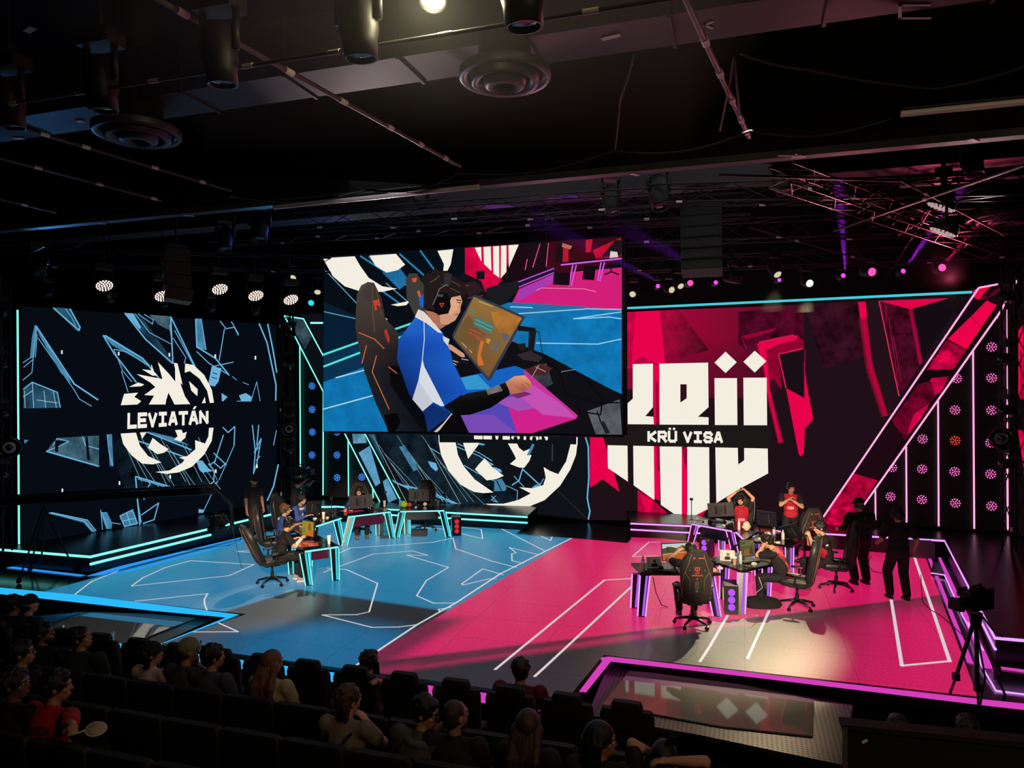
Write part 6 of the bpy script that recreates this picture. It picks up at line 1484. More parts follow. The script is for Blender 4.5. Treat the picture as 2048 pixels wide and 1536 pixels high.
def person(label, loc, rz, cat='person', group=None, pose='sit', seat=.47, lean=6, side=0, head=(0, 0, 0), hr=None, hl=None, pr=None, pl=None, feet=None, skinc=(196, 146, 116), shirt=(24, 24, 26), sleeve=.55, sleevec=None, pants=(20, 20, 24), shoes=(30, 30, 32), sole=None, hair='short', hairc=(26, 22, 20), sc=1.0, vox=.013, curl=.45, extra=(), chin=0.0, fat=1.0, beard=None, legs=True, twist=0):
    t = thing('person', label, cat, loc, rz, group); t.scale = (sc, sc, sc)
    sk = skin(skinc); X = V((1, 0, 0))
    pel = V((0, 0, .94)) if pose == 'stand' else V((0, 0, seat + .09))
    la, sa = radians(lean), radians(side)
    tw = Matrix.Rotation(radians(twist), 3, 'Z')
    TR = (Matrix.Rotation(sa, 3, 'Y') @ Matrix.Rotation(-la, 3, 'X')) @ tw
    tv = TR @ V((0, 0, 1)); sx = TR @ X; fw = TR @ V((0, 1, 0))
    chest = pel + tv * .33; nb = pel + tv * .50
    shR = pel + tv * .455 + sx * .185 * fat; shL = pel + tv * .455 - sx * .185 * fat
    yaw, pit, rol = [radians(a) for a in head]
    HM = Matrix.Rotation(yaw, 3, 'Z') @ Matrix.Rotation(-pit, 3, 'X') @ Matrix.Rotation(rol, 3, 'Y')
    hc = nb + tv * .062 + V((0, .018 + la * .06, 0)) + HM @ V((0, .01, .10)); HS = Matrix.Diagonal((1.1, 1.1, 1.08)); HM = HM @ HS
    def h(x, y, z): return hc + HM @ V((x, y, z))
    # arms
    dflt = (pel + V((.3, .28, .02)), pel + V((-.3, .28, .02))) if pose == 'sit' else (pel + V((.27, .06, -.12)), pel + V((-.27, .06, -.12)))
    wR = V(hr) if hr else dflt[0]; wL = V(hl) if hl else dflt[1]
    pR = V(pr) if pr else V((.5, -.6, -.6)); pL = V(pl) if pl else V((-.5, -.6, -.6))
    eR, wR = ik(shR, wR, .28, .25, pR); eL, wL = ik(shL, wL, .28, .25, pL)
    # legs
    hpR = pel + V((.09, 0, -.02)); hpL = pel + V((-.09, 0, -.02))
    if feet: aR, aL = V(feet[0]), V(feet[1])
    elif pose == 'stand': aR, aL = V((.12, .0, .09)), V((-.12, .02, .09))
    else: aR, aL = V((.13, .42, .09)), V((-.13, .42, .09))
    kp = V((0, 1, .5))
    kR, aR = ik(hpR, aR, .44, .43, kp + V((.2, 0, 0))); kL, aL = ik(hpL, aL, .44, .43, kp - V((.2, 0, 0)))
    b = MB()
    b.ell(pel, (.145 * fat, .10 * fat, .11), TR); b.ell(pel + tv * .17, (.12 * fat, .09 * fat, .14), TR); b.ell(chest, (.145 * fat, .098 * fat, .17), TR)
    b.cap(pel + tv * .45 + sx * .12, .055, pel + tv * .45 - sx * .12, .055)
    b.cap(nb - tv * .03, .058, h(0, -.015, -.05), .052)
    # head: cranium, jaw, nose, brow, lips, ears
    b.ell(h(0, -.012, .025), (.074, .093, .088), HM); b.ell(h(0, .012, -.035), (.058, .07, .075), HM); b.ell(h(0, .045, -.085), (.03, .03, .024), HM); b.ell(h(0, .03, -.06), (.05, .045, .04), HM)
    b.cap(h(0, .080, .02), .010, h(0, .098, -.022), .0135, 8); b.ell(h(0, .07, .035), (.05, .02, .012), HM); b.ell(h(0, .077, -.056), (.022, .013, .009), HM); b.ell(h(0, .074, -.07), (.018, .012, .009), HM)
    for s_ in (-1, 1): b.ell(h(s_ * .078, -.012, -.005), (.010, .019, .031), HM); b.ell(h(s_ * .04, .052, -.02), (.022, .02, .018), HM)
    for S_, E_, W_, sd in ((shR, eR, wR, 1), (shL, eL, wL, -1)):
        b.cap(S_, .052, E_, .044); b.cap(E_, .046 * (.5 + fat / 2), W_, .029)
        f = (W_ - E_).normalized(); n = V((0, 0, -1)) if abs(f.z) < .8 else V((-sd, 0, 0))
        hand(b, W_, f, n, curl, sd)
    for H_, K_, A_ in (((hpR, kR, aR), (hpL, kL, aL)) if legs else ()):
        b.cap(H_, .075, K_, .052); b.cap(K_ + V((0, 0, 0)), .054, A_, .036); b.cap(A_ - V((0, .02, .04)), .036, A_ + V((0, .13, -.055)), .028)
    fuse(b, 'body', sk, t, min(vox, .011), 2)
    # eyes, brows, mouth
    b = MB()
    for s_ in (-1, 1): b.ell(h(s_ * .031, .074, .006), (.0145, .009, .008), HM, 10, 6)
    e = b.build('eyes', mat('eye_white', (205, 200, 195), .2), t)
    b = MB()
    for s_ in (-1, 1):
        b.ell(h(s_ * .031, .081, .006), (.0065, .004, .0065), HM, 8, 5); b.cap(h(s_ * .015, .086, .027), .0045, h(s_ * .05, .074, .029), .004, 6)
    b.build('brows_and_pupils', hairm(hairc if sum(hairc) < 200 else (40, 30, 26)), t)
    b = MB(); b.ell(h(0, .086, -.063), (.021, .006, .006), HM, 10, 6); b.build('lips', mat('lips', (150, 86, 76), .5), t)
    # clothes
    sm = cloth(shirt); b = MB()
    b.ell(pel + tv * .02, (.175 * fat, .135 * fat, .15), TR); b.ell(pel + tv * .16, (.165 * fat, .13 * fat, .16), TR); b.ell(chest, (.178 * fat, .13 * fat, .19), TR)
    b.cap(pel + tv * .44 + sx * .14, .075, pel + tv * .44 - sx * .14, .075); b.cap(nb - tv * .07, .085, nb - tv * .015, .07)
    sleeves = MB(); tgt = sleeves if sleevec else b
    for S_, E_, W_ in ((shR, eR, wR), (shL, eL, wL)):
        if sleeve <= 1: q = S_.lerp(E_, max(.05, sleeve)); tgt.cap(S_, .078 * (.5 + fat / 2), q, .068 * (.5 + fat / 2))
        else: tgt.cap(S_, .08, E_, .062); q = E_.lerp(W_, min(.97, sleeve - 1)); tgt.cap(E_, .062, q, .042)
    so = fuse(b, 'shirt', sm, t, vox, 3)
    if sleevec: fuse(sleeves, 'sleeves', cloth(sleevec), t, vox, 2)
    if legs:
        b = MB(); b.ell(pel - V((0, 0, .02)), (.165 * fat, .125 * fat, .13), TR if pose == 'stand' else None)
        for H_, K_, A_ in ((hpR, kR, aR), (hpL, kL, aL)):
            b.cap(H_, .098 * fat, K_, .078 * fat); b.cap(K_, .078 * fat, A_ + V((0, 0, .03)), .064 * fat)
        fuse(b, 'trousers', cloth(pants), t, vox, 3)
        for A_, nm in ((aR, 'shoe'), (aL, 'shoe')):
            b = MB(); b.loft([(A_ + V((0, .045, -.086)), .048, .14), (A_ + V((0, .045, -.06)), .05, .145), (A_ + V((0, .03, -.03)), .045, .115), (A_ + V((0, -.02, .01)), .04, .06)], 16, 2.4); s_ = b.build(nm, cloth(shoes), t)
            b = MB(); b.loft([(A_ + V((0, .045, -.09)), .051, .146), (A_ + V((0, .045, -.068)), .052, .148)], 16, 2.4); b.build('sole', cloth(sole or (60, 60, 60)), s_)
    # hair
    hm = hairm(hairc); rnd = random.Random(hash(label) % 999 if False else len(label) * 7 + int(abs(loc[0]) * 100))
    b = MB()
    if hair in ('short', 'curly', 'messy', 'buzz', 'bob', 'long', 'dreads'):
        g = .0 if hair == 'buzz' else .014
        b.ell(h(0, -.026, .034), (.079 + g * .7, .092 + g, .088 + g), HM, 20, 13)
        b.ell(h(0, -.05, -.01), (.072 + g * .5, .062 + g * .6, .075), HM, 16, 11)
        if hair in ('short', 'messy'): b.ell(h(.0, .045, .088), (.06, .04, .028), HM); 
        if hair in ('curly', 'messy', 'short', 'bob'):
            for k in range({'curly': 70, 'messy': 44}.get(hair, 40)):
                a = rnd.uniform(0, 2 * pi); z = rnd.uniform(-.1, 1); rr = sqrt(max(0, 1 - z * z)); p = V((.088 * rr * cos(a), -.03 + .1 * rr * sin(a), .036 + .1 * z))
                if p.y > .045 and p.z < .075: continue
                b.ell(h(*p), rnd.uniform(.016, .03) if hair == 'curly' else rnd.uniform(.014, .026) if hair == 'messy' else rnd.uniform(.012, .019), None, 7, 5)
        if hair == 'bob':
            for s_ in (-1, 0, 1): b.cap(h(s_ * .05, -.06, 0), .045, h(s_ * .055, -.055, -.11), .03)
        if hair == 'long':
            for k in range(-3, 4):
                p0 = h(k * .026, -.055, 0); p2 = nb + sx * k * .034 - fw * (.115 + .01 * abs(k)) - tv * .03; b.cap(p0, .045, p2, .036); b.cap(p2, .036, p2 - tv * (.17 - .012 * abs(k)) + fw * .0, .022)
        if hair == 'dreads':
            for k in range(26):
                a = -pi / 2 + (k / 25 - .5) * 3.6; p0 = h(.075 * cos(a), -.03 + .085 * sin(a), .07 - .02 * (k % 3)); p1 = h(.1 * cos(a), -.03 + .11 * sin(a), -.0); p2 = h(.1 * cos(a), -.03 + .11 * sin(a), -.13 - .02 * (k % 4)); b.cap(p0, .014, p1, .012, 6); b.cap(p1, .012, p2, .008, 6)
        ho = fuse(b, 'hair', hm, t, .009 if vox < .012 else .011, 1 if hair in ('curly', 'messy', 'dreads') else 2)
        if hair in ('long', 'bob'):
            sb = MB()
            for k in range(110):
                u = rnd.uniform(-1, 1); p0 = h(u * .07, -.09 + .02 * abs(u), .03 + rnd.uniform(-.03, .05))
                if hair == 'long': p1 = nb + sx * u * .12 - fw * (.155 - .03 * abs(u)) - tv * .02; p2 = p1 - tv * rnd.uniform(.1, .22) + sx * rnd.uniform(-.02, .02)
                else: p1 = h(u * .085, -.1 + .03 * abs(u), -.06); p2 = h(u * .08, -.085 + .03 * abs(u), -.14)
                sb.tube([p0, p0.lerp(p1, .5) - fw * .02, p1, p2], [.003, .0045, .0045, .0015], 4)
            tag(sb.build('strands', hairm(tuple(min(255, int(c * 1.25 + 6)) for c in hairc)), ho), kind='stuff')
    if hair == 'cap':
        b.ell(h(0, -.05, -.02), (.076, .06, .06), HM); fuse(b, 'hair', hm, t, .012, 2)
    if beard:
        b = MB(); b.ell(h(0, .03, -.07), (.056, .055, .045), HM); b.ell(h(0, .055, -.085), (.03, .03, .03), HM); fuse(b, 'beard', hairm(beard), t, .01, 1)
    for ex in extra:
        k = ex[0]
        if k == 'cap':
            col = ex[1]; back = len(ex) > 2 and ex[2] == 'back'; cm_ = cloth(col); s_ = -1 if back else 1
            b = MB(); pr_ = [(.096 * cos(a_), .1 * sin(a_)) for a_ in [pi / 2 * i / 7 for i in range(8)]]; b.lathe([(.0965, -.012)] + pr_[:-1] + [(.004, .1)], h(0, -.012, .045), 24, HM @ Matrix.Diagonal((.93, 1.12, 1)))
            co = b.build('cap', cm_, t)
            b = MB(); vs = [];
            for i in range(11):
                a_ = pi * i / 10; vs.append(h(.08 * cos(a_), s_ * (.075 + .085 * sin(a_)), .05 - .022 * sin(a_)))
            vs2 = [v + HM @ V((0, 0, .006)) for v in vs]; n_ = len(vs); b.add(vs + vs2, [tuple(range(n_))[::-1], tuple(range(n_, 2 * n_))] + [(i, (i + 1) % n_, n_ + (i + 1) % n_, n_ + i) for i in range(n_)]); b.build('cap_bill', cm_, co)
            if len(ex) > 3: b = MB(); b.ell(h(0, s_ * .105, .085), (.02, .006, .016), HM); b.build('cap_badge', cloth(ex[3]), co)
        if k == 'headset':
            b = MB(); b.tube([h(.094 * cos(a_), -.015, .0 + .115 * sin(a_)) for a_ in [pi * i / 12 for i in range(13)]], .011, 8); ho_ = b.build('headset_band', plb, t)
            for s_ in (-1, 1): b = MB(); b.cyl(h(s_ * .078, -.012, -.008), h(s_ * .112, -.012, -.008), .042, .036, 14); b.build('ear_cup', plb, ho_)
            b = MB(); b.tube([h(.1, 0, -.03), h(.09, .07, -.07), h(.03, .11, -.07)], .004, 6); b.ell(h(.03, .11, -.07), .009, None, 8, 6); b.build('microphone', plb, ho_)
        if k == 'glasses':
            b = MB()
            for s_ in (-1, 1):
                b.tube([h(s_ * .034 + .024 * cos(a_), .092, .004 + .018 * sin(a_)) for a_ in [2 * pi * i / 10 for i in range(11)]], .003, 5); b.tube([h(s_ * .06, .088, .008), h(s_ * .082, .0, .008)], .003, 5)
            b.tube([h(-.01, .094, .006), h(.01, .094, .006)], .003, 5); b.build('glasses', plb, t)
        if k == 'text':                         # word across chest or back
            _, word, col, fb, z, hw, hh = ex; y = fb * .134 * fat; b = MB(); c = pel + tv * z
            for q in word_quads(word, -hw * fb * -1, -hh, hw * fb * -1, hh, 1.3):
                b.add([c + sx * x + tv * zz + fw * (y + fb * .004 - fb * 1.6 * x * x) for x, zz in q], [(0, 1, 2, 3)])
            b.build('printed_word', cloth(col), so)
        if k == 'panel':                        # contrasting cloth block on the torso: colour, centre (x,y,z along torso), radii
            _, col, (px_, py_, pz_), rr, nm = ex; b = MB(); b.ell(pel + tv * pz_ + sx * px_ + fw * py_, rr, TR); b.build(nm, cloth(col), so)
        if k == 'hood': b = MB(); b.tube([nb - tv * .05 + sx * .1 * cos(a_) + fw * .1 * sin(a_) for a_ in [2 * pi * i / 14 for i in range(15)]], .034, 8); b.build('hood', cloth(ex[1]), so)
        if k == 'cuff':
            b = MB(); E_, W_ = (eR, wR) if ex[2] > 0 else (eL, wL); b.cap(E_.lerp(W_, .05), .048, E_.lerp(W_, .9), .034); b.build('arm_sleeve', cloth(ex[1]), so)
        if k == 'strap': b = MB(); b.tube([pel + tv * .46 + sx * .12 + fw * .02, pel + tv * .42 + sx * .08 - fw * .125, pel + tv * .2 - sx * .06 - fw * .145, pel + tv * .06 - sx * .14 - fw * .1], .014, 6); b.build('bag_strap', cloth(ex[1]), so)
    t['_h'] = 1; del t['_h']
    return t, dict(wR=wR, wL=wL, hc=hc, HM=HM, nb=nb, pel=pel)

SKA = (206, 156, 124); SKB = (176, 124, 92)
P = person
# ---- left team -----------------------------------------------------
P('player in black shirt with headset and white arm sleeves at the left desks', (-4.86, 15.06, 0), face_to(.82, .57), lean=14, head=(-12, 22, 0), hr=(.16, .42, .9), hl=(-.17, .38, .84), shirt=(20, 20, 22), sleeve=.6, hair='messy', hairc=(14, 13, 14), skinc=SKA, extra=[('headset',), ('cuff', (226, 222, 205), 1), ('cuff', (226, 222, 205), -1)], shoes=(150, 150, 150), sole=(220, 220, 220))
P('player with light brown hair and blue shirt at the left desks', (-5.38, 16.78, 0), face_to(.97, .2), lean=8, head=(0, 6, 0), hr=(.2, .4, .84), hl=(-.2, .4, .84), shirt=(44, 72, 150), hair='messy', hairc=(104, 74, 46), skinc=SKA, extra=[('headset',), ('hood', (214, 206, 190)), ('panel', (206, 204, 206), (.12, .04, .12), (.05, .09, .15), 'side_stripe')], sleeve=.6)
P('player in blue and white hoodie with headset, third at the left desks', (-5.46, 18.32, 0), face_to(.92, -.3), lean=10, head=(-5, 14, 0), hr=(.16, .42, .86), hl=(-.2, .42, .86), shirt=(54, 82, 160), sleeve=1.8, sleevec=(66, 92, 170), hair='curly', hairc=(36, 28, 24), skinc=SKA, extra=[('headset',), ('hood', (226, 222, 214)), ('panel', (224, 222, 216), (0, .06, .2), (.07, .1, .2), 'white_front')])
P('player in blue leaning low over the magenta mouse mat', (-4.16, 19.78, 0), face_to(.3, -1), lean=13, side=4, head=(-14, 12, 0), hr=(.42, .52, .82), hl=(-.24, .46, .84), shirt=(50, 76, 160), sleeve=1.85, sleevec=(50, 76, 160), hair='curly', hairc=(32, 26, 24), skinc=SKA, shoes=(120, 110, 90), extra=[('headset',), ('hood', (222, 220, 214))])
def at_floor(px, py): p = onz(px, py, 0); return (p.x, p.y, 0)
P('crew man in black T-shirt and dark cap standing beside the camera crane', at_floor(508, 1085), face_to(.75, -.45), pose='stand', lean=0, head=(-22, 6, 0), shirt=(17, 17, 18), pants=(18, 18, 20), skinc=(170, 120, 94), hair='cap', hairc=(30, 24, 20), extra=[('cap', (16, 16, 18)), ('panel', (190, 190, 186), (0, .118, .38), (.07, .012, .008), 'chest_logo')], beard=(40, 32, 28), fat=1.12, shoes=(26, 24, 22))
ca, cd_ = P('camera operator in black with shoulder camera behind the left team', (-6.15, 20.55, 0), face_to(1, -.35), pose='stand', lean=4, head=(-4, 8, 0), hr=(.14, .42, 1.42), hl=(-.16, .44, 1.36), shirt=(14, 14, 16), pants=(14, 14, 16), hair='short', extra=[('cap', (12, 12, 14))], skinc=(180, 130, 104))
for ch in chair_near.children:
    if ch.name.startswith('backrest'): ch.matrix_local = Matrix.Translation((0, -.2, .46)) @ Matrix.Rotation(radians(15), 4, 'X') @ Matrix.Translation((0, .2, -.46))
# ---- right team ----------------------------------------------------
RED = (170, 22, 48)
kr = [('panel', (225, 220, 218), (.0, .128, .24), (.001, .001, .001), 'print_dot')]
P('player in black and red jersey seen behind the nearest gaming chair', (3.05, 12.42, 0), face_to(.05, 1), lean=4, head=(22, -2, 0), hr=(.2, .44, .86), hl=(-.16, .36, 1.14), pl=(-1, -.1, -.5), shirt=RED, sleeve=.6, sleevec=(20, 20, 22), hair='short', hairc=(22, 18, 17), skinc=SKA, shoes=(90, 86, 84), sole=(210, 205, 200))
P('player in black and red jersey holding his head by the olive monitor', (5.0, 13.3, 0), face_to(-.88, .48), lean=24, head=(0, 26, 0), hr=(.16, .30, 1.08), hl=(-.06, .36, 1.12), pr=(.6, .6, -1), pl=(-.6, .6, -1), shirt=RED, sleeve=.75, sleevec=(20, 20, 22), hair='curly', hairc=(26, 22, 20), skinc=SKA, extra=[('panel', (20, 20, 22), (.13, 0, .2), (.07, .125, .24), 'black_side'), ('panel', (20, 20, 22), (-.13, 0, .2), (.07, .125, .24), 'black_side')], shoes=(170, 166, 162), sole=(220, 218, 214))
P('player in black and red jersey cupping his hands before his face', (6.25, 14.38, 0), face_to(-.97, .16), lean=10, head=(4, 14, 0), hr=(.05, .36, 1.05), hl=(-.05, .36, 1.06), pr=(.6, 0, -1), pl=(-.6, 0, -1), shirt=(24, 22, 24), sleeve=.62, hair='short', hairc=(24, 20, 20), skinc=SKA, extra=[('panel', RED, (-.03, .035, .22), (.13, .11, .2), 'red_front'), ('panel', (220, 220, 220), (-.18, .0, .36), (.02, .03, .03), 'sleeve_badge')], shoes=(190, 188, 184), sole=(225, 222, 220), feet=((.12, .38, .09), (-.12, .46, .09)), curl=.8)
P('player in red VISA jersey resting with both hands on his head', (5.6, 17.75, 0), face_to(-.3, -1), lean=-3, side=0, head=(-4, 14, 12), hr=(.12, .02, 1.42), hl=(-.1, -.06, 1.45), pr=(1, .2, .3), pl=(-1, .2, .3), shirt=RED, sleeve=.55, sleevec=(22, 20, 22), hair='short', hairc=(28, 22, 20), beard=(60, 40, 34), skinc=SKA, extra=[('text', 'VISA', (232, 226, 222), 1, .2, .075, .028)])
P('player in red and black jersey standing and looking at his hands', (6.62, 17.25, 0), face_to(-.45, -1), pose='stand', lean=2, head=(18, 16, 0), hr=(.02, .26, 1.36), hl=(-.06, .24, 1.32), pr=(.9, -.1, -.8), pl=(-.9, -.1, -.8), shirt=RED, sleeve=.6, sleevec=(20, 20, 22), pants=(18, 18, 22), hair='short', hairc=(20, 18, 18), skinc=SKA, extra=[('text', 'VISA', (232, 226, 222), 1, .2, .075, .03), ('panel', (225, 222, 220), (.19, .02, .36), (.02, .04, .03), 'sleeve_badge'), ('panel', (225, 222, 220), (-.19, .02, .36), (.02, .04, .03), 'sleeve_badge')], curl=.7)
c1_, c1d = P('stocky crew man in black long-sleeve shirt and cap with his back to us', at_floor(1722, 1168), face_to(-.15, 1), pose='stand', lean=2, head=(20, 8, 0), hr=(.26, .3, 1.08), hl=(-.3, .26, 1.1), shirt=(19, 18, 19), sleeve=1.8, pants=(18, 18, 20), hair='cap', hairc=(90, 76, 64), skinc=(196, 150, 122), fat=1.3, extra=[('cap', (16, 16, 18)), ('headset',), ('panel', (110, 106, 100), (0, -.172, .4), (.006, .006, .05), 'back_print'), ('panel', (90, 86, 82), (0, -.172, .26), (.006, .006, .03), 'back_print')], shoes=(24, 24, 26))
P('crew man in black T-shirt with headset and white-soled shoes seen from behind', at_floor(1797, 1200), face_to(.05, 1), pose='stand', lean=0, head=(-4, 2, 0), hr=(.3, .05, .92), hl=(-.29, .16, 1.08), shirt=(17, 17, 18), sleeve=.7, pants=(20, 20, 24), hair='buzz', hairc=(38, 32, 30), skinc=(196, 140, 116), fat=1.16, extra=[('headset',), ('cap', (20, 19, 20))], shoes=(40, 40, 42), sole=(226, 222, 218), feet=((.13, -.05, .09), (-.12, .08, .09)))
# shoulder camera
ct = thing('video_camera', 'black shoulder video camera held by the operator behind the left team', 'camera', (-6.02, 20.45, 1.66), face_to(1, -.35))
b = MB(); b.box((0, 0, 0), (.16, .42, .2)); b.box((0, -.3, .02), (.12, .2, .16)); b.build('camera_body', plb, ct)
b = MB(); b.cyl((0, .2, 0), (0, .36, 0), .06, .07, 14); b.box((0, .4, 0), (.2, .1, .15)); b.build('camera_lens', plb, ct)
b = MB(); b.tube([(0, -.15, .12), (0, -.1, .2), (0, .12, .2), (0, .16, .1)], .014, 6); b.box((.14, .1, .12), (.1, .1, .07)); b.build('camera_handle', plb, ct)
b = MB(); [b.ell((.03 * k, .3, .11 + .02 * (k % 2)), .011, None, 6, 4) for k in range(-2, 3)]; b.build('tally_lights', glow('tally', (90, 90, 255), 1), ct)

# ================================================================ audience
seatm = mat('theatre_seat', (15, 15, 18), .65, bump=.2, nscale=80)
ROW = {1: (7.14, -.10), 2: (6.05, .06), 3: (5.14, .24), 4: (4.29, .39)}
def u_at(px, v):
    r = ray(px, 1300); r = V((r.x, r.y, 0)); k = v / r.dot(AY); return (r * k).dot(AX)
for r_, (v0, z0) in ROW.items():
    b = MB(); nv = ROW[r_ - 1][0] if r_ > 1 else 8.3
    b.T = Matrix.Rotation(atan2(AX.y, AX.x), 4, 'Z'); b.box((-1, (v0 - .32 + nv - .32) / 2 - (0 if r_ > 1 else .2), (z0 - 1.6) / 2), (22, nv - v0 - (.0 if r_ > 1 else .4), z0 + 1.6)); struct(b.build('floor_tier', mat('tier_carpet', (11, 11, 12), .95)))
b = MB(); b.T = Matrix.Rotation(atan2(AX.y, AX.x), 4, 'Z'); b.box((-1, 1.5, -.5), (22, 4.9, 2.0)); struct(b.build('floor_tier', MATS['tier_carpet']))
def theatre_seat(front):
    t = thing('theatre_seat', 'x', 'seat')
    b = MB()
    if front: b.loft([((0, 0, .42), .2, .05), ((0, -.005, .5), .245, .06), ((0, -.03, .8), .262, .06), ((0, -.05, .98), .265, .055), ((0, -.055, 1.04), .245, .04)], 24, 6)
    else: b.loft([((0, 0, .40), .25, .05), ((0, -.01, .5), .29, .06), ((0, -.03, .85), .296, .06), ((0, -.045, .97), .292, .055), ((0, -.05, 1.0), .27, .035)], 24, 6)
    bk = b.build('backrest', seatm, t)
    if front: b = MB(); b.loft([((0, -.05, 1.0), .15, .05), ((0, -.055, 1.08), .155, .052), ((0, -.055, 1.12), .135, .04)], 20, 5); b.build('headrest', seatm, bk)
    b = MB(); b.loft([((0, .26, .38), .22, .22), ((0, .26, .42), .245, .24), ((0, .26, .46), .235, .23)], 20, 4); b.build('seat_cushion', seatm, t)
    for sx in (-1, 1): b = MB(); b.box((sx * .292, .17, .6), (.045, .34, .05)); b.box((sx * .292, .1, .31), (.035, .14, .6)); b.build('armrest', seatm, t)
    return t
sf = theatre_seat(True); sb_ = theatre_seat(False); used = {1: False, 2: False}
rz0 = atan2(AX.y, AX.x)
def seat_at(row, u, label, group):
    v0, z0 = ROW[row]; p = ax(u, v0, z0); k = 1 if row == 1 else 2; base = sf if k == 1 else sb_
    if not used[k]: base.location = p; base.rotation_euler = (0, 0, rz0); base['label'] = label; base['group'] = group; used[k] = True
    else: dup(base, p, rz0, label, group)
ua = u_at(137, ROW[1][0]); ub = u_at(1255, ROW[1][0]); sp_ = (ub - ua) / 12
for k in range(-4, 13): seat_at(1, ua + sp_ * k, 'black front-row theatre seat with raised headrest facing the stage', 'front row theatre seats')
for row, nm in ((2, 'second'), (3, 'third'), (4, 'fourth')):
    n0 = u_at(1300, ROW[row][0]); 
    for k in range(0, 19 if row < 4 else 17): seat_at(row, n0 - .30 - k * .6, 'low-backed dark theatre seat in the %s row from the stage' % nm, 'theatre seats of the %s row' % nm)
FAN = ony(168, 1470, 4.9); PH1 = ony(752, 1345, 7.6); PH2 = ony(1341, 1497, ROW[3][0] / .97)
def spectator(px, row, label, dv=.24, dz=0.0, **k):
    v0, z0 = ROW[row]; v = v0 + dv; u = u_at(px, v); p = ax(u, v, z0 + dz)
    for kk in ('hr', 'hl'):
        if kk in k and isinstance(k[kk], V): q_ = Matrix.Rotation(-rz0, 3, 'Z') @ (k[kk] - p); k[kk] = tuple(q_ + V((0, -.06, -.06)))
    k.setdefault('lean', 3); k.setdefault('vox', .011); k.setdefault('hl', (-.2, .34, .62)); k.setdefault('hr', (.2, .34, .62))
    return person(label, p, rz0, 'person', pose='sit', seat=.46, **k)
A2 = (184, 134, 104)
spectator(22, 1, 'dark-haired spectator at the far left of the front row', head=(-30, 0, 0), skinc=A2)
spectator(52, 1, 'spectator with a dark cap, second at the far left of the front row', head=(-20, 0, 0), extra=[('cap', (20, 20, 22))], hair='cap', dv=.3)
spectator(80, 2, 'bearded spectator with glasses in the second row at the left', head=(-60, -6, 0), hair='short', hairc=(14, 12, 12), beard=(16, 13, 12), extra=[('glasses',)], skinc=(160, 108, 82))
spectator(158, 2, 'heavy spectator in dark green shirt looking up to the right', head=(-62, -16, 0), shirt=(20, 40, 34), fat=1.35, hairc=(14, 12, 12), skinc=A2)
spectator(36, 3, 'spectator with swept dark hair and glasses in the third row at the left', head=(-48, -8, 0), hairc=(20, 17, 16), extra=[('glasses',)], skinc=A2)
spectator(20, 4, 'curly-haired spectator leaning, at the left edge beside the red jersey', head=(-70, -4, 0), hair='curly', hairc=(18, 14, 13), skinc=(130, 88, 68), shirt=(18, 17, 19))
spectator(84, 4, 'spectator with dark mop of hair in a red jersey with black name print', head=(-50, 2, 0), hair='messy', hairc=(12, 10, 10), shirt=(176, 20, 28), sleeve=.8, skinc=A2, lean=10, fat=1.1, extra=[('text', 'ZEKKEN', (30, 8, 12), -1, .36, .14, .034)], hr=FAN)
spectator(298, 2, 'spectator in pale pink shirt and dark cap with yellow badge', head=(-48, -4, 0), hair='bob', hairc=(28, 20, 18), shirt=(196, 172, 164), extra=[('cap', (26, 24, 26), 'front', (200, 170, 60))], skinc=(190, 140, 118), sc=.94)
spectator(366, 2, 'spectator in olive and tan cap resting chin on hand', head=(-30, 8, 0), hair='cap', shirt=(52, 54, 62), extra=[('cap', (128, 126, 100), 'front', (150, 100, 70))], hr=(.08, .24, .95), pr=(.8, .4, -1), skinc=A2)
spectator(418, 2, 'short-haired spectator in a slate blue shirt beside the olive cap', head=(-38, 2, 0), hairc=(20, 17, 17), shirt=(58, 66, 84), skinc=A2, dv=.2)
spectator(538, 2, 'spectator with long wavy light brown hair and cream top', head=(-12, 2, 0), hair='long', hairc=(112, 76, 56), shirt=(176, 164, 132), skinc=(196, 146, 124))
spectator(735, 1, 'front-row spectator in red holding up a phone, mostly behind a seat', dz=-.17, head=(-20, 0, 0), shirt=(150, 16, 20), hairc=(14, 12, 12), hr=PH1, pr=(1, .2, -1), skinc=A2)
spectator(1038, 1, 'front-row spectator in maroon shirt with glasses and short dark hair', head=(22, 2, 0), shirt=(86, 14, 28), hairc=(26, 20, 18), extra=[('glasses',)], skinc=A2, fat=1.2, dv=.2, dz=-.04)
spectator(688, 3, 'spectator with tousled brown hair, grey-tan shirt and dark shoulder strap', head=(-30, 4, 0), hair='bob', hairc=(64, 46, 36), shirt=(120, 110, 96), extra=[('strap', (18, 18, 20))], hr=(.1, .2, .98), pr=(.8, .3, -1), skinc=(200, 150, 126))
spectator(815, 3, 'spectator in grey hoodie turning to his neighbour', head=(-88, 10, 0), side=8, lean=10, hairc=(16, 14, 14), shirt=(66, 68, 68), sleeve=1.8, extra=[('hood', (84, 86, 86))], skinc=(190, 140, 108), dv=.18)
spectator(905, 3, 'spectator with shaved head and black shirt, one hand raised', head=(-34, 0, 0), hair='buzz', hairc=(52, 42, 36), shirt=(20, 20, 22), hl=(-.2, .3, 1.02), pl=(-.9, 0, -1), skinc=(170, 124, 96), fat=1.12, curl=.2, beard=(40, 30, 26))
spectator(1052, 3, 'spectator with long straight brown hair and black top', head=(6, 0, 0), hair='long', hairc=(60, 40, 32), shirt=(20, 21, 26), skinc=(190, 144, 120))
spectator(1196, 3, 'smiling spectator with dreadlocks turned to the right', head=(-80, 4, 0), hair='dreads', hairc=(20, 16, 16), shirt=(20, 20, 22), skinc=(168, 112, 82), dz=-.02)
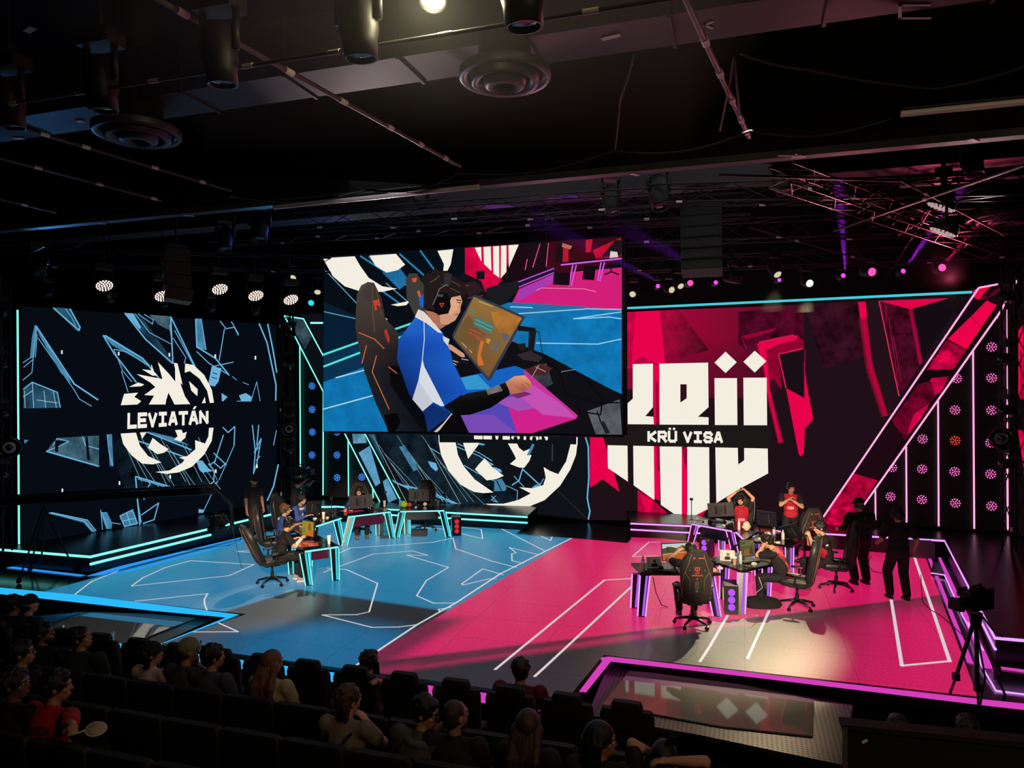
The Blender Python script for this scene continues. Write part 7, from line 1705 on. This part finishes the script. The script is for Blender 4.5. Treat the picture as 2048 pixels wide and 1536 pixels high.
spectator(1325, 3, 'spectator with dark hair holding a phone over her head', head=(-10, 10, 0), dz=-.1, hair='long', hairc=(24, 17, 16), shirt=(18, 18, 20), hl=(-.02, .16, 1.16), pl=(-.6, .1, .8), hr=PH2, pr=(1, .2, .2), sleeve=.8, skinc=(190, 140, 116))
for px_, lb_ in ((1797, 'dark-haired head low behind the black booth panel, left one'), (1938, 'dark-haired head low behind the black booth panel, right one')):
    q = ony(px_, 1438, 6.7); person(lb_, (q.x, q.y, q.z - 1.33), rz0, pose='sit', seat=.46, lean=3, skinc=A2, vox=.011)
# phone in the hand of the woman, and the mesh bag on the lap at the left
def small(name, p, d, m, label, cat, rot=(0, 0, 0)):
    b = MB(); b.box((0, 0, 0), d); o = b.build(name, m); o.location = p; o.rotation_euler = rot; tag(o, label, cat); return o
q = PH2 + V((0, 0, .05)); small('phone', q, (.08, .012, .12), plb, 'dark phone held above the dark-haired spectator at the lower right', 'phone', (.5, .2, .3))
q = PH1 + V((0, 0, .05)); small('phone', q, (.075, .012, .14), plb, 'dark phone held up by the front-row spectator in red', 'phone', (.2, 0, -.3))
wv = mat('white_weave', (205, 200, 180), .6)
q = FAN + V((.075, .01, .035)); b = MB()
for k in range(-4, 5):
    w_ = .055 * sqrt(max(0, 1 - (k / 5) ** 2)); b.tube([(k * .012, -w_, 0), (k * .012, w_, 0)], .003, 5); b.tube([(-w_ * 1.2, k * .01, .003), (w_ * 1.2, k * .01, .003)], .003, 5)
b.tube([(.065 * cos(a), .055 * sin(a), 0) for a in [2 * pi * i / 18 for i in range(19)]], .005, 6); b.tube([(-.06, -.01, 0), (-.1, -.03, 0), (-.16, -.05, 0)], .006, 6)
o = b.build('woven_fan', wv); o.location = q; o.rotation_euler = (.5, .1, .2); tag(o, 'small white woven fan held beside the red jersey', 'fan')

# ================================================================ broadcast gear
tp = mat('tripod_black', (17, 17, 19), .4, .4)
def tripod(t, base, top, spread, r=.02, sub=None):
    for k in range(3):
        a = 2 * pi * k / 3 + .4; f = base + V((cos(a) * spread, sin(a) * spread, 0)); mid = top.lerp(f, .5)
        b = MB(); b.cyl(top, mid, r * 1.2, r * 1.2, 8); b.cyl(mid + (f - top).normalized() * -.08, f + V((0, 0, .08)), r * .8, r * .7, 8); b.box(mid, (.07, .07, .07)); l = b.build('leg', tp, t)
        b = MB(); b.cyl(f + V((-.02, 0, .06)), f + V((.02, 0, .06)), .06, .06, 14); b.build('wheel', plb, l)
    b = MB(); b.cyl(base + V((0, 0, .3)), top, .018, .018, 8)
    for k in range(3):
        a = 2 * pi * k / 3 + .4; b.cyl(base + V((0, 0, .32)), base + V((cos(a) * spread, sin(a) * spread, .1)), .012, .012, 6)
    b.build('spreader', tp, t)
# right broadcast camera on tripod, standing on the lower floor in front of the notch
zf = -1.45
tb = ony(1952, 1400, 9.0); z_low = -.62
t = thing('broadcast_camera', 'large broadcast camera on a black tripod at the right, in front of the stage', 'camera', (tb.x, tb.y, z_low))
pb = MB(); hd_ = ony(1950, 1232, 9.0).z - z_low
legs_px = [(1876, 1425), (1960, 1478), (2036, 1425)]
for k, (x, y) in enumerate(legs_px):
    f = onz(x, y + 40, z_low) - t.location; top = V((0, 0, hd_)); mid = top.lerp(f, .5)
    b = MB(); b.cyl(top, mid, .026, .024, 8); b.cyl(mid, f + V((0, 0, .08)), .017, .014, 8); b.box(mid, (.07, .07, .09)); l = b.build('leg', tp, t); b = MB(); b.cyl(f + V((-.025, 0, .07)), f + V((.025, 0, .07)), .07, .07, 14); b.build('wheel', plb, l)
b = MB(); b.cyl((0, 0, .9), (0, 0, hd_), .014, .014, 8); b.cyl((0, 0, hd_ - .12), (0, 0, hd_ + .04), .06, .08, 12); b.build('fluid_head', tp, t)
b = MB(); R = Matrix.Rotation(radians(18), 4, 'Z') @ Matrix.Scale(.84, 4); b.T = Matrix.Translation((0, 0, hd_ + .2)) @ R; b.box((.03, 0, 0), (.42, .2, .26)); b.box((.2, 0, .06), (.14, .16, .22)); b.loft([((.05, 0, .13), .14, .07), ((.05, 0, .19), .1, .04)], 12, 3); cb = b.build('camera_body', tp, t)
b = MB(); b.T = Matrix.Translation((0, 0, hd_ + .2)) @ R; b.cyl((-.15, 0, -.03), (-.34, 0, -.03), .075, .095, 16); b.box((-.37, 0, -.03), (.1, .2, .16)); b.build('camera_lens', tp, t)
b = MB(); b.T = Matrix.Translation((0, 0, hd_ + .2)) @ R; b.tube([(-.12, 0, .12), (-.1, 0, .2), (.1, 0, .22), (.14, 0, .14)], .016, 6); b.box((-.1, .14, .1), (.16, .04, .12)); b.build('top_handle', tp, t)
b = MB(); b.tube([(.1, .05, hd_), (.35, .2, hd_ - .25), (.5, .25, hd_ - .35)], .012, 6); b.build('pan_bar', tp, t)
b = MB(); b.tube([(0, 0, hd_ - .1), (.05, -.1, hd_ * .6), (-.05, -.12, hd_ * .35), (.1, -.1, .1)], .012, 6); b.build('camera_cable', plb, t)
struct_ = MB(); struct_.T = Matrix.Rotation(atan2(AX.y, AX.x), 4, 'Z'); struct_.box((7.4, 8.35, (-1.6 + z_low) / 2), (16, 2.1, z_low + 1.6)); struct_.box((6.2, 6.2, (-1.6 + z_low) / 2), (10.2, 2.4, z_low + 1.6)); struct(struct_.build('floor_front', mat('front_floor_gloss', (40, 32, 34), .35, bump=.15, nscale=4)))
# black booth panel in the lower right corner
bp0 = ony(1690, 1454, 5.6)
t = thing('booth_panel', 'black booth panel with a white tape mark in the lower right corner', 'panel', (bp0.x, bp0.y, bp0.z))
b = MB(); b.T = Matrix.Rotation(rz0 + radians(4), 4, 'Z'); b.box((1.5, .06, -.8), (3.0, .1, 1.6)); b.box((1.5, .06, 0), (3.04, .14, .04)); b.build('panel_board', mat('booth_black', (16, 16, 17), .8), t)
b = MB(); b.T = Matrix.Rotation(rz0 + radians(4), 4, 'Z'); b.box((0, .0, -.8), (.03, .03, 1.6)); b.build('panel_edge', mat('booth_edge', (90, 86, 84), .5), t)
b = MB(); b.T = Matrix.Rotation(rz0 + radians(4), 4, 'Z'); b.box((.14, .0, -.095), (.045, .008, .018), Matrix.Rotation(-.6, 3, 'Y')); b.build('tape_mark', tape, t)
# camera crane at the left: tripod, long arm, drop arm, remote head
jb = V((-10.25, 15.75, 0)); t = thing('camera_crane', 'long camera crane with a drop arm and remote camera beside the left LED wall', 'camera crane', jb)
jt = ony(88, 1003, 15.75) - jb; tripod(t, V((0, 0, 0)), jt - V((0, 0, .1)), .62, .024)
e0 = ony(-190, 1012, 15.2) - jb; e1 = ony(432, 978, 16.3) - jb; dd = (e1 - e0).normalized(); up = V((0, 0, 1))
b = MB()
for o_, r_ in ((V((0, 0, .09)), .028), (V((0, 0, -.09)), .028), (V((0, .1, .0)), .02)): b.cyl(e0 + o_, e1 + o_, r_, r_, 8)
n_ = 26
for k in range(n_):
    p = e0.lerp(e1, k / n_); b.cyl(p + V((0, 0, .09)), e0.lerp(e1, (k + 1) / n_) - V((0, 0, .09)), .009, .009, 5)
b.box((e0 + e1) / 2, ((e1 - e0).length, .05, .12), Matrix.Rotation(atan2(dd.y, dd.x), 3, 'Z') @ Matrix.Rotation(-math.asin(dd.z), 3, 'Y')); b.build('crane_arm', tp, t)
b = MB(); k0 = e1; k1 = ony(462, 1008, 16.4) - jb; k2 = ony(464, 1050, 16.4) - jb; b.tube([k0 - dd * .2, k0, k1, k2], .045, 8); b.build('drop_arm', tp, t)
b = MB(); k3 = ony(438, 1045, 16.4) - jb; b.box(k3 + V((0, 0, .05)), (.3, .22, .22)); b.box(k3 + V((-.12, 0, -.12)), (.16, .3, .16)); b.cyl(k3 + V((.1, -.1, -.05)), k3 + V((.22, -.34, -.12)), .07, .08, 14); b.tube([k2, k3 + V((.12, 0, -.22)), k3 + V((-.1, 0, -.26)), k3 + V((-.2, 0, 0)), k3 + V((-.1, 0, .22)), k3 + V((.1, 0, .2)), k2], .022, 8); b.build('remote_head', tp, t)
b = MB()
for k in range(7): b.tube([k3 + V((random.uniform(-.15, .15), random.uniform(-.15, .1), random.uniform(-.1, .2))), k3 + V((random.uniform(-.2, .2), -.2, random.uniform(-.2, .2))), k3 + V((random.uniform(-.15, .15), 0, random.uniform(-.2, .1)))], .008, 5)
b.build('head_cables', plb, t)
b = MB(); b.cyl(k2, k2 + V((.3, -.1, -1.2)), .006, .006, 5); b.build('hanging_cable', plb, t)
